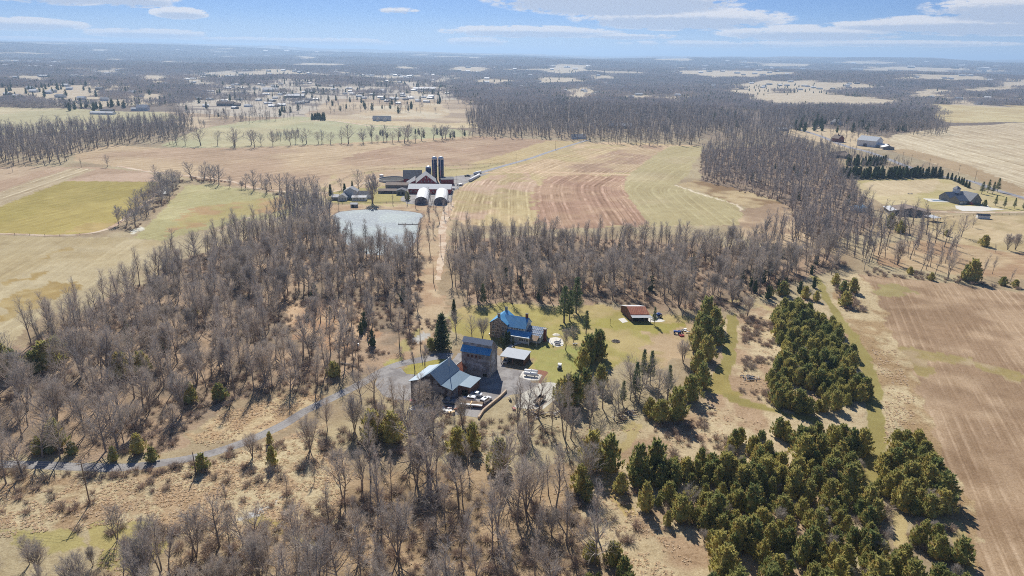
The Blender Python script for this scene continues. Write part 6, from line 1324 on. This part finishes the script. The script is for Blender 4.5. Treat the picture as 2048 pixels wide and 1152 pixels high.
# ------------------------------------------------------------------ vehicles
def smooth_body(prof, half, z_low, taper=.12):
    """car body: side outline (x, z) lofted across; the top narrows"""
    m = MB(); zt = max(z for _, z in prof); n = len(prof); vs = []
    for s in (-1, -.82, .82, 1):
        for (x, z) in prof:
            k = 1-(taper*max(0, (z-.95)/(zt-.95+1e-6)) if z > .95 else 0); e = .05 if abs(s) == 1 else 0
            vs.append((x*(1-.01*(abs(s) == 1)), half*s*k, z-e*(z > .6)))
    fs = []
    for a in range(3):
        for i in range(n): j = (i+1) % n; fs.append((a*n+i, a*n+j, (a+1)*n+j, (a+1)*n+i))
    fs += [tuple(range(n-1, -1, -1)), tuple(range(3*n, 4*n))]
    return m.add(vs, fs)
def wheels(root, xs, half, r_=.36, w_=.24):
    for x in xs:
        for s in (-1, 1):
            pr = [(r_*.55, -w_/2), (r_, -w_/2), (r_, w_/2), (r_*.55, w_/2)]; n = 14
            vs = [(x+q[0]*math.cos(6.2832*j/n), s*(half-.1)+q[1], r_+q[0]*math.sin(6.2832*j/n)) for q in pr for j in range(n)]
            fs = [(i*n+j, i*n+(j+1) % n, ((i+1) % 4)*n+(j+1) % n, ((i+1) % 4)*n+j) for i in range(4) for j in range(n)]
            t = MB().add(vs, fs).build('wheel', MAT['tyre'], root)
            MB().add([(x+r_*.57*math.cos(6.2832*j/n), s*(half-.1)+s*w_*.35, r_+r_*.57*math.sin(6.2832*j/n)) for j in range(n)]+[(x, s*(half-.1)+s*w_*.42, r_)], [(j, (j+1) % n, n) for j in range(n)]).build('rim', MAT['silver'], t)
def car(kind, px, py, head, lab, paint='car_white', cat='car', nm='parked_car', z=0):
    x, y = G(px, py); b = empty(nm, (x, y, z), R(head), lab, cat)
    if kind == 'suv': pr = [(-2.35, .35), (-2.4, 1.0), (-2.25, 1.62), (-1.9, 1.76), (.35, 1.78), (1.05, 1.15), (2.2, 1.0), (2.42, .75), (2.42, .35)]; W = .95
    elif kind == 'sedan': pr = [(-2.3, .32), (-2.35, .95), (-1.7, 1.05), (-1.1, 1.45), (.3, 1.47), (1.05, 1.0), (2.1, .86), (2.35, .6), (2.35, .32)]; W = .9
    else: pr = [(-.65, .45), (-.65, 1.25), (-.6, 1.82), (-.4, 1.9), (.75, 1.9), (1.35, 1.28), (2.6, 1.15), (2.8, .9), (2.8, .45)]; W = .98
    smooth_body(pr, W, .3).build('body', MAT[paint], b)
    g = MB(); zt = max(q[1] for q in pr)
    if kind == 'pickup':
        gl = [(-.45, 1.32), (-.42, 1.78), (.68, 1.8), (1.15, 1.32)]
        bed = MB(); bed.box(-2.9, -.68, -W, W, .5, .72); bed.box(-2.9, -.68, -W, -W+.1, .72, 1.2); bed.box(-2.9, -.68, W-.1, W, .72, 1.2); bed.box(-2.9, -2.8, -W+.1, W-.1, .72, 1.2); bed.build('bed', MAT[paint], b)
    elif kind == 'suv': gl = [(-2.1, 1.12), (-2.0, 1.6), (.3, 1.64), (.85, 1.15)]
    else: gl = [(-1.5, 1.06), (-1.0, 1.38), (.25, 1.4), (.85, 1.03)]
    for s in (-1, 1):
        y0, y1 = s*(W*.985+.0), s*(W*.90+.012)
        MB().add([(q[0], (y0 if k in (0, 3) else y1), q[1]) for k, q in enumerate(gl)]+[(q[0], (y0 if k in (0, 3) else y1)-s*.03, q[1]) for k, q in enumerate(gl)], [(0, 1, 2, 3), (7, 6, 5, 4)] + [(i, (i+1) % 4, (i+1) % 4+4, i+4) for i in range(4)]).build('side_window', MAT['glass'], b)
    fx0, fz0, fx1, fz1 = {'suv': (1.04, 1.2, .42, 1.74), 'sedan': (1.02, 1.04, .36, 1.44), 'pickup': (1.36, 1.32, .82, 1.87)}[kind]
    MB().slab([(fx1, -W*.8, fz1+.02), (fx0, -W*.88, fz0+.03), (fx0, W*.88, fz0+.03), (fx1, W*.8, fz1+.02)], .03).build('windscreen', MAT['glass'], b)
    if kind != 'pickup':
        rx0, rz0, rx1, rz1 = {'suv': (-2.42, 1.05, -2.24, 1.6), 'sedan': (-1.72, 1.08, -1.16, 1.44)}[kind]
        MB().slab([(rx0, -W*.85, rz0), (rx1, -W*.8, rz1), (rx1, W*.8, rz1), (rx0, W*.85, rz0)], .03).build('rear_window', MAT['glass'], b)
    if kind == 'suv': MB().box(-.9, .1, -.45, .45, 1.77, 1.80).build('sunroof', MAT['glass'], b)
    hx = max(q[0] for q in pr)
    for s in (-1, 1): MB().box(hx-.06, hx+.012, s*W*.72-.16, s*W*.72+.16, .62, .78).build('headlight', MAT['silver'], b); MB().box(-(2.42 if kind != 'pickup' else 2.92), -(2.36 if kind != 'pickup' else 2.85), s*W*.8-.1, s*W*.8+.1, .75, 1.0).build('tail_light', MAT['red_paint'], b)
    wheels(b, (-1.45, 1.5) if kind != 'pickup' else (-1.8, 1.75), W, .37 if kind != 'sedan' else .33)
    return b
car('suv', 938, 801, 168, 'white off-road wagon parked behind the log trailer', cat='suv')
car('sedan', 951, 791, 164, 'white car parked deepest against the barn, behind the white wagon')
car('suv', 972, 803, 58, 'white suv with a dark sunroof at the head of the stone wall', cat='suv')
car('pickup', 896, 806, 172, 'silver-blue pickup truck in the shade of the dark barn', 'car_silver', 'pickup truck', 'pickup_truck')
car('sedan', 1014, 723.5, 65, 'pale car standing inside the open carport', 'car_silver')
car('suv', 828+10, 400, 170, 'pale truck-like wagon parked at the mouth of the hoop houses', 'car_white', 'car') if False else None
# low trailer with a load of boards
x, y = G(943, 812); b = empty('flatbed_trailer', (x, y, 0), R(-9), 'long low trailer loaded with pale boards, parked behind the cars', 'trailer')
MB().box(-3.9, 3.9, -1.15, 1.15, .55, .72).build('deck', MAT['rust'], b); wheels(b, (-.5, .5), 1.3, .38); MB().tube([(3.9, -.8, .6), (5.2, 0, .55), (3.9, .8, .6)], .06, 6).build('drawbar', MAT['rust'], b)
for k, yy in enumerate((-.8, 0, .8)): MB().box(-3.8+.1*k, 3.8, yy-.36, yy+.36, .73, 1.1+.08*k).build('board_stack', MAT['white_paint' if k == 0 else 'old_wood'], b)
MB().box(-.2, .05, -1.2, 1.2, 1.28, 1.33).build('strap', MAT['yellow_paint'], b)
# dump trailer on the gravel pad
x, y = G(1079, 804); b = empty('dump_trailer', (x, y, 0), R(62), 'dark open box trailer with a wooden floor on the pale gravel pad', 'trailer')
MB().box(-2.4, 2.4, -1.1, 1.1, .6, .72).build('floor', MAT['old_wood'], b)
m = MB(); m.box(-2.4, 2.4, -1.2, -1.1, .55, 1.35); m.box(-2.4, 2.4, 1.1, 1.2, .55, 1.35); m.box(2.4, 2.5, -1.2, 1.2, .55, 1.5); m.box(-2.5, -2.4, -1.2, 1.2, .55, 1.2); m.build('side_board', MAT['car_dark'], b)
wheels(b, (-.45, .45), 1.38, .36); MB().tube([(-2.4, -.8, .6), (-3.8, 0, .5), (-2.4, .8, .6)], .07, 6).build('drawbar', MAT['car_dark'], b)
# propane tanks
for k, (px, py, lab) in enumerate(((1062, 747, 'white propane tank, far one of the two on the pale slab'), (1061, 752.5, 'white propane tank, near one of the two on the pale slab'))):
    x, y = G(px, py); b = empty('propane_tank', (x, y, 0), R(-12), lab, 'tank', 'white propane tanks')
    prf = [(.08, -2.6), (.42, -2.5), (.58, -2.25), (.62, -1.9), (.62, 1.9), (.58, 2.25), (.42, 2.5), (.08, 2.6)]; n = 16
    MB().tube([(q[1], 0, 1.0) for q in prf], [q[0] for q in prf], n).build('vessel', MAT['tank_white'], b, True)
    for xx in (-1.5, 1.5): MB().box(xx-.15, xx+.15, -.45, .45, 0, .5).build('foot', MAT['concrete'], b)
    MB().lathe([(.2, 1.58), (.2, 1.85), (.12, 1.92)], 10).build('valve_dome', MAT['tank_white'], b)
# small utility vehicle
x, y = G(1119, 737); b = empty('utility_cart', (x, y, 0), R(80), 'small white-roofed utility cart on the lawn beside the cedars', 'utility cart')
m = MB(); m.box(-1.4, 1.3, -.65, .65, .35, .75); m.box(-1.4, -.5, -.7, .7, .76, 1.05); m.box(.6, 1.35, -.6, .6, .76, 1.0); m.build('body', MAT['machine_grey'], b); MB().slab([(-.6, -.7, 1.95), (.8, -.7, 1.95), (.8, .7, 1.95), (-.6, .7, 1.95)], .06).build('canopy', MAT['white_paint'], b)
for xx in (-.5, .7):
    for s in (-1, 1): MB().tube([(xx, s*.62, .7), (xx, s*.62, 1.9)], .03, 5).build('canopy_post', MAT['machine_grey'], b)
MB().box(-.4, .1, -.55, .55, .76, 1.1).build('seat', MAT['car_dark'], b); wheels(b, (-.9, .9), .7, .3, .22)
def tractor(px, py, head, lab, paint, s=1.0):
    x, y = G(px, py); b = empty('tractor', (x, y, 0), R(head), lab, 'tractor'); b.scale = (s, s, s)
    m = MB(); m.box(.1, 2.0, -.38, .38, .8, 1.45); m.box(-.7, .1, -.3, .3, .65, 1.1); m.build('hood', MAT[paint], b); m = MB(); m.box(-1.0, .0, -.85, -.5, 1.05, 1.5); m.box(-1.0, .0, .5, .85, 1.05, 1.5); m.build('fender', MAT[paint], b)
    MB().box(-.8, -.35, -.25, .25, 1.1, 1.55).build('seat', MAT['car_dark'], b); MB().tube([(.25, 0, 1.3), (-.05, 0, 1.75)], .03, 5).build('steering_column', MAT['machine_grey'], b); MB().tube([(1.4, .2, 1.4), (1.4, .2, 2.2)], .05, 6).build('exhaust', MAT['machine_grey'], b)
    wheels(b, (-.6,), .95, .72, .38); wheels(b, (1.55,), .8, .42, .26)
    m = MB(); m.tube([(-.6, -.62, 1.4), (-.7, -.6, 2.25), (-.7, .6, 2.25), (-.6, .62, 1.4)], .04, 5); m.build('roll_bar', MAT['machine_grey'], b); return b
tractor(1316, 634, 200, 'blue tractor standing right of the rusty roofed shed', 'blue_paint', 1.15)
tractor(1356, 668, 170, 'small blue tractor with a loader on the worn grass', 'blue_paint', .95)
x, y = G(1363, 672); b = empty('brush_cutter', (x, y, 0), R(100), 'dark red mower deck lying beside the small blue tractor', 'mower')
MB().prism([(-1, .15), (1, .15), (1, .45), (.7, .6), (-.7, .6), (-1, .45)], -.9, .9, 'y').build('deck', MAT['red_paint'], b); MB().lathe([(.25, .6), (.25, .85)], 10).build('gearbox', MAT['machine_grey'], b); MB().tube([(0, .9, .5), (0, 1.8, .6)], .07, 6).build('hitch', MAT['machine_grey'], b)
x, y = G(1311, 637); b = empty('hay_rake', (x, y, 0), R(20), 'pale machine frame on the slab between shed and blue tractor', 'farm implement')
m = MB(); m.tube([(-1.5, -1, .6), (1.5, 1, .9)], .1, 6); m.tube([(-1.5, 1, .6), (1.5, -1, .9)], .1, 6); m.box(-.6, .6, -.5, .5, .5, 1.2); m.build('frame', MAT['silver'], b); wheels(b, (0,), 1.0, .35)
# patio
x, y = G(1112, 680); b = empty('patio_umbrella', (x, y, 0), 0, 'round cream parasol open over the patio', 'parasol')
MB().lathe([(1.55, 2.25), (1.5, 2.33), (.8, 2.62), (.06, 2.85)], 10).build('canopy', MAT['canvas'], b); MB().tube([(0, 0, .05), (0, 0, 2.95)], .035, 8).build('pole', MAT['white_paint'], b); MB().lathe([(.35, 0), (.3, .1)], 14).build('base', MAT['machine_grey'], b)
x, y = G(1115, 689); b = empty('picnic_table', (x, y, 0), R(-12), 'dark picnic table with benches on the pale patio', 'table')
MB().box(-1.2, 1.2, -.4, .4, .70, .76).build('table_top', MAT['dark_boards'], b)
for s in (-1, 1): MB().box(-1.2, 1.2, s*.85-.14, s*.85+.14, .42, .47).build('bench', MAT['dark_boards'], b)
for xx in (-.85, .85): m = MB(); m.tube([(xx, -.85, .03), (xx, -.25, .7)], .05, 5); m.tube([(xx, .85, .03), (xx, .25, .7)], .05, 5); m.box(xx-.04, xx+.04, -.95, .95, .35, .42); m.build('leg', MAT['dark_boards'], b)
def chair(px, py, rz, lab, m_='white_paint'):
    x, y = G(px, py); b = empty('garden_chair', (x, y, 0), R(rz), lab, 'chair', 'garden chairs on the patio'); MB().box(-.28, .28, -.28, .28, .42, .47).build('seat', MAT[m_], b); MB().slab([(-.28, .28, .5), (.28, .28, .5), (.28, .42, 1.05), (-.28, .42, 1.05)], .04).build('backrest', MAT[m_], b)
    for sx in (-.24, .24):
        for sy in (-.24, .24): MB().box(sx-.025, sx+.025, sy-.025, sy+.025, 0, .42).build('leg', MAT[m_], b)
chair(1103, 686, 80, 'white garden chair on the left side of the patio'); chair(1120, 683, -60, 'white garden chair behind the picnic table on the patio'); chair(1124, 689, -90, 'white garden chair at the right rim of the patio'); chair(1106, 692, 150, 'white garden chair at the near rim of the patio')
x, y = G(1150, 689); b = empty('stone_bench', (x, y, 0), R(10), 'pale oval stone bench on the lawn right of the patio', 'bench'); MB().box(-1, 1, -.35, .35, .4, .55).build('seat', MAT['concrete'], b); MB().box(-.8, -.55, -.25, .25, 0, .4).build('leg', MAT['concrete'], b); MB().box(.55, .8, -.25, .25, 0, .4).build('leg', MAT['concrete'], b)
x, y = G(1231.5, 683); b = empty('fire_pit', (x, y, 0), 0, 'ring of dark stones for a fire on the open lawn', 'fire pit')
for k in range(14): a = k*.449; MB().lathe([(.28, 0), (.3, .2), (.2, .34)], 6, math.cos(a)*1.5, math.sin(a)*1.5).build('stone', MAT['fieldstone'], b)
MB().lathe([(1.2, .02), (1.1, .06)], 14).build('ash', MAT['dark_void'], b)
x, y = G(1220, 650); b = empty('clothes_post', (x, y, 0), 0, 'lone dark post standing on the far lawn', 'post'); MB().tube([(0, 0, -.1), (0, 0, 2.9)], .09, 7).build('pole', MAT['pole_wood'], b)
x, y = G(1020, 716); 
# stone retaining wall beside the yard
wp = poly([(957, 838), (966, 824), (985, 808), (1000, 796), (1012, 784)]); m = MB()
for k in range(len(wp)-1):
    a, c = wp[k], wp[k+1]; d = (c-a)/np.linalg.norm(c-a); n_ = np.array([-d[1], d[0]])*.3; e = d*.02
    m.add([(a[0]-n_[0]+e[0], a[1]-n_[1]+e[1], -.2), (c[0]-n_[0], c[1]-n_[1], -.2), (c[0]+n_[0], c[1]+n_[1], -.2), (a[0]+n_[0]+e[0], a[1]+n_[1]+e[1], -.2), (a[0]-n_[0]+e[0], a[1]-n_[1]+e[1], .9), (c[0]-n_[0], c[1]-n_[1], .9), (c[0]+n_[0], c[1]+n_[1], .9), (a[0]+n_[0]+e[0], a[1]+n_[1]+e[1], .9)],
          [(0, 3, 2, 1), (4, 5, 6, 7), (0, 1, 5, 4), (1, 2, 6, 5), (2, 3, 7, 6), (3, 0, 4, 7)])
tag(m.build('stone_wall', mat('tan_stone', A(206, 184, 158), .95, var=.25, scale=1.5)), 'curved tan retaining wall along the edge of the yard', 'wall')
# the row of odds and ends below the barn
def heap(nm, px, py, seed, items, lab, cat, group=None, s=1.0):
    r = random.Random(seed); x, y = G(px, py); b = empty(nm, (x, y, 0), R(r.uniform(0, 180)), lab, cat, group)
    for k in range(items[0]):
        pn, mt, kind = items[1][k % len(items[1])]; cx, cy = r.gauss(0, items[2]), r.gauss(0, items[2]*.7); cz = r.random()*items[3]
        if kind == 'log': a = r.random()*6.28; L_ = r.uniform(1.2, 3.2)*s; q = Vector((math.cos(a), math.sin(a), r.uniform(-.12, .25))); p_ = Vector((cx, cy, cz+.2)); MB().tube([p_-q*L_/2, p_+q*L_/2], [r.uniform(.1, .22), r.uniform(.08, .18)], 6).build(pn, MAT[mt], b)
        elif kind == 'stone': MB().add([((1+.3*r.random())*.42*s*math.cos(a)*math.cos(e)+cx, .42*s*(1+.3*r.random())*math.sin(a)*math.cos(e)+cy, .3*s*math.sin(e)+.2+cz) for e in (-1.2, -.2, .7, 1.3) for a in (0, 1.05, 2.1, 3.14, 4.2, 5.2)], [(i*6+j, i*6+(j+1) % 6, (i+1)*6+(j+1) % 6, (i+1)*6+j) for i in range(3) for j in range(6)]+[(18, 19, 20, 21, 22, 23)]).build(pn, MAT[mt], b)
        elif kind == 'sheet': w_ = r.uniform(.6, 1.2)*s; a = r.random()*3; t_ = r.uniform(0, .5); c_, s_ = math.cos(a), math.sin(a); MB().slab([(cx+c_*i*w_-s_*j*w_*.6, cy+s_*i*w_+c_*j*w_*.6, .3+cz+t_*(i+1)*.5) for i, j in ((-1, -1), (1, -1), (1, 1), (-1, 1))], .06).build(pn, MAT[mt], b)
        else: w_ = r.uniform(.3, .6)*s; MB().box(cx-w_, cx+w_, cy-w_*.8, cy+w_*.8, 0, .5*s+cz).build(pn, MAT[mt], b)
    return b
heap('scrap_heap', 826, 806, 1, (7, [('block', 'pale_stone', 'stone'), ('sheet', 'red_paint', 'sheet'), ('drum', 'rust', 'box')], .8, .4), 'red and white scrap at the left corner of the dark barn', 'scrap heap', 'odds and ends below the barn')
heap('slab_pile', 836, 822, 2, (10, [('slab', 'white_paint', 'sheet'), ('slab', 'concrete', 'sheet'), ('crate', 'pale_stone', 'box')], 1.2, .5), 'white sheets piled on the grass, left end of the junk row', 'junk pile', 'odds and ends below the barn')
heap('slab_pile', 848, 828, 3, (6, [('slab', 'white_paint', 'sheet'), ('block', 'machine_grey', 'stone')], .8, .5), 'white bags and grey blocks, second in the junk row', 'junk pile', 'odds and ends below the barn')
heap('crate_pile', 861, 817, 4, (6, [('crate', 'old_wood', 'box'), ('board', 'yellow_paint', 'sheet'), ('crate', 'machine_grey', 'box')], .7, .7), 'stack of tan crates topped with a yellow board', 'crates', 'odds and ends below the barn')
heap('stone_pile', 888, 822, 5, (12, [('stone', 'white_paint', 'stone'), ('stone', 'pale_stone', 'stone'), ('sheet', 'white_paint', 'sheet')], 1.2, .6), 'white stones and sacks in the middle of the junk row', 'junk pile', 'odds and ends below the barn')
heap('scrap_heap', 898, 820, 6, (6, [('drum', 'red_paint', 'box'), ('block', 'pale_stone', 'stone'), ('crate', 'rust', 'box')], .7, .5), 'red and pink drums right of the white stones', 'scrap heap', 'odds and ends below the barn')
heap('scrap_heap', 911, 820, 7, (6, [('sheet', 'pale_stone', 'sheet'), ('drum', 'rust', 'box')], .8, .3), 'tan scrap at the right end of the junk row', 'scrap heap', 'odds and ends below the barn')
x, y = G(904, 828); b = empty('garden_tractor', (x, y, 0), R(5), 'orange garden machine in front of the junk row', 'garden machine'); m = MB(); m.box(-1.1, .9, -.45, .45, .45, .8); m.box(.2, .9, -.35, .35, .8, 1.05); m.build('body', MAT['yellow_paint'], b); MB().box(-.6, -.2, -.25, .25, .8, 1.2).build('seat', MAT['car_dark'], b); wheels(b, (-.8, .7), .6, .34, .2)
for k, (px, py, lab) in enumerate(((1070, 828, 'tangled log heap below the gravel pad, nearest the trailer'), (1124, 828, 'log heap right of the gravel pad, beneath the grey trees'), (1243, 838, 'row of cut logs below the grove'), (1262, 828, 'sawn log ends stacked above the grassy slope'))):
    heap('log_heap', px, py, 20+k, (34 if k < 2 else 16, [('log', 'split_log', 'log'), ('log', 'pole_wood', 'log'), ('log', 'grey_boards', 'log')], 2.2 if k < 2 else 1.3, .9), lab, 'log pile', 'log piles')
heap('brush_heap', 1500, 757, 31, (22, [('branch', 'pale_stone', 'log'), ('branch', 'machine_grey', 'log')], 1.4, .5), 'grey heap of cut brush between the mown rides', 'brush pile')
heap('scrap_heap', 1025, 818, 33, (5, [('drum', 'red_paint', 'box'), ('block', 'pale_stone', 'stone')], .5, .3), 'red drum and white block left of the gravel pad', 'scrap heap')
heap('scrap_heap', 1372, 663, 34, (9, [('block', 'pale_stone', 'stone'), ('sheet', 'white_paint', 'sheet'), ('block', 'dark_boards', 'box')], 1.1, .5), 'white and dark scrap behind the small blue tractor', 'scrap heap')
heap('stone_pile', 1420, 815, 35, (8, [('stone', 'dark_boards', 'stone'), ('stone', 'fieldstone', 'stone')], 1.0, .3), 'dark stones at the foot of the ride-side cedars', 'stone pile')
x, y = G(1022, 800); b = empty('leaning_board', (x, y, 0), R(120), 'pale panel leaning at the left rim of the gravel pad', 'panel'); MB().slab([(-.8, 0, .1), (.8, 0, .1), (.8, .6, 1.3), (-.8, .6, 1.3)], .08).build('panel', MAT['white_paint'], b); MB().box(-.8, .8, .55, .62, 0, .2).build('foot', MAT['pole_wood'], b)
x, y = G(697, 731); b = empty('fallen_pole', (x, y, 0), R(-22), 'pale fallen trunk lying at the edge of the wood by the drive', 'log'); MB().tube([(-3.6, 0, .35), (0, .2, .4), (3.6, 0, .3)], [.28, .26, .2], 8).build('trunk', MAT['pale_stone'], b); MB().tube([(1, .1, .4), (2.2, 1.2, .8)], [.1, .04], 5).build('branch', MAT['pale_stone'], b)
# farm yard vehicles
car('pickup', 892, 404, 150, 'white truck in front of the right hoop house', 'car_white', 'pickup truck', 'pickup_truck')
car('suv', 907, 379, 95, 'white wagon at the right end of the white-roofed barn', 'car_white', 'suv')
car('pickup', 935, 353, 20, 'dark pickup at the head of the farm lane', 'car_dark', 'pickup truck', 'pickup_truck')
car('suv', 1940, 409, 100, 'red car before the garage of the grey house', 'red_paint', 'car')
x, y = G(920, 371); b = empty('hay_wagon', (x, y, 0), R(60), 'flat rusty wagon with white cargo beside the farm lane', 'wagon'); MB().box(-3, 3, -1.2, 1.2, .9, 1.1).build('deck', MAT['rust'], b); MB().box(-2.8, 2.6, -1.1, 1.1, 1.11, 1.6).build('load', MAT['white_paint'], b); wheels(b, (-2, 2), 1.1, .45)
x, y = G(1955, 437); b = empty('run_in_shed', (x, y, 0), R(-14), 'small white shed with a dark blue roof in the pasture', 'shed'); wall_prism(0, 8, 0, 4, 2.4, 3.2, 'u').build('wall', MAT['white_paint'], b); roof_slabs(0, 8, 0, 4, 2.4, 3.2, 'u', .3).build('roof', MAT['car_dark'], b)
x, y = G(1820, 388); b = empty('field_bench', (x, y, 0), 0, 'dark bench alone at the edge of the right meadow', 'bench'); MB().box(-2, 2, -.5, .5, .5, .7).build('seat', MAT['dark_boards'], b); MB().box(-1.8, -1.5, -.4, .4, 0, .5).build('leg', MAT['dark_boards'], b); MB().box(1.5, 1.8, -.4, .4, 0, .5).build('leg', MAT['dark_boards'], b)

# ------------------------------------------------------------------ utility poles, wires
def pole(px, py, h_, lab, arm=True, rz=0, m_='pole_wood', tr=False, lean=0.0):
    x, y = G(px, py); b = empty('utility_pole', (x, y, 0), R(rz), lab, 'utility pole'); MB().tube([(0, 0, -.3), (lean, 0, h_)], [.17, .11], 8).build('shaft', MAT[m_], b)
    if arm: MB().box(-1.2, 1.2, -.07, .07, h_-.7, h_-.55).build('crossarm', MAT['old_wood'], b)
    if arm:
        for xx in (-1.05, 0, 1.05): MB().lathe([(.05, h_-.55 if xx else h_), (.07, h_-.4 if xx else h_+.12), (.04, h_-.3 if xx else h_+.2)], 6, xx).build('insulator', MAT['silver'], b)
    if tr: MB().lathe([(.28, h_-2.3), (.3, h_-1.5), (.2, h_-1.35)], 10, .35).build('transformer', MAT['silver'], b)
    return (x, y, h_)
P1 = pole(180, 1008, 12.5, 'tall pale utility pole with crossarm standing in the near marsh', rz=30, m_='old_wood')
pole(392, 949, 7.0, 'short dark pole without crossarm below the drive', arm=False)
P2 = pole(718, 738, 11.5, 'utility pole with a transformer at the wood edge by the drive', rz=30, tr=True, m_='old_wood')
P3 = pole(841, 700, 13.0, 'slim utility pole behind the grass island', arm=False, m_='old_wood')
pole(830, 742, 7.5, 'thin dark leaning pole on the grass island', arm=False, lean=-.7)
P4 = pole(867, 565, 12, 'slim pole at the lower end of the cut strip', arm=False); P5 = pole(882, 510, 12, 'slim pole in the middle of the cut strip', arm=False); P6 = pole(898, 433, 12, 'slim pole beside the farm track', arm=False)
P7 = pole(914, 374, 11, 'slim pole at the farm yard corner', arm=False); P8 = pole(1032, 327, 11, 'slim pole beside the bend of the farm lane', arm=False); P9 = pole(1111, 300, 11, 'slim pole near the upper end of the farm lane', arm=False)
RP = [(1700+48*k, y_) for k, y_ in enumerate((0,))]
q = [pole(px, py, 11, lab) for px, py, lab in ((1804, 323, 'first roadside pole right of the white barn'), (1821, 329, 'second roadside pole right of the white barn'), (1857, 338, 'third roadside pole right of the white barn'), (1916, 352, 'fourth roadside pole right of the white barn'), (1949, 364, 'roadside pole nearest the grey house pines'))]
def wire(a, c, off_=0.0, sag=.9, lab='', r_=.022):
    d = Vector((c[0]-a[0], c[1]-a[1], 0)); nn = Vector((-d.y, d.x, 0)).normalized()*off_; pts = []
    for k in range(13): t = k/12; pts.append((a[0]+d.x*t+nn.x, a[1]+d.y*t+nn.y, (a[2]-.3)*(1-t)+(c[2]-.3)*t-4*sag*t*(1-t)))
    tag(MB().tube(pts, r_, 4).build('overhead_wire', MAT['wire']), lab, 'wire', 'overhead wires')
P0 = (-178, 150, 12)
for o_, nm in ((-1.0, 'lower'), (0, 'middle'), (1.0, 'upper')):
    wire(P1, P2, o_, 1.2, f'{nm} wire running from the marsh pole over the drive to the transformer pole'); wire(P2, P3, o_*.6, .8, f'{nm} wire from the transformer pole towards the yard pole'); wire(P1, P0, o_, 1.2, f'{nm} wire leaving the marsh pole towards the left edge')
# ------------------------------------------------------------------ fences
def fence(pts, step, lab, rails=2, h_=1.2, m_='pole_wood', cap=90):
    p = poly(pts); b = empty('field_fence', (p[0][0], p[0][1], 0), 0, lab, 'fence', 'farm fences'); rail = MB(); posts = 0; pm_ = MB().tube([(0, 0, -.2), (0, 0, h_+.1)], .11, 6).mesh('fence_post', MAT[m_])
    for k in range(len(p)-1):
        a, c = p[k]-p[0], p[k+1]-p[0]; L_ = np.linalg.norm(c-a); n_ = max(1, int(L_/step))
        for r_ in range(rails): z = h_*(.45+.5*r_/max(1, rails-1)); rail.tube([(a[0], a[1], z), (c[0], c[1], z)], .06, 4)
        for s in range(n_):
            if posts >= cap: break
            v = a+(c-a)*s/n_; o = bpy.data.objects.new('post', pm_); sc.collection.objects.link(o); o.parent = b; o.location = (v[0], v[1], 0); posts += 1
    rail.build('rail', MAT[m_], b)
fence([(640, 382), (700, 352), (770, 340), (860, 335), (1010, 327)], 8, 'long post fence behind the red barns and the farmhouse')
fence([(890, 342), (960, 337), (1010, 328)], 6, 'post fence along the farm lane')
fence([(655, 409), (760, 407), (800, 406), (820, 404)], 5, 'dark rail fence above the pond', 3, 1.3, 'dark_boards')
fence([(1880, 437), (1960, 431), (2048, 430)], 6, 'post fence below the drive of the grey house'); fence([(0, 469.5), (120, 473), (200, 468)], 9, 'sparse post fence along the left field track', 1)
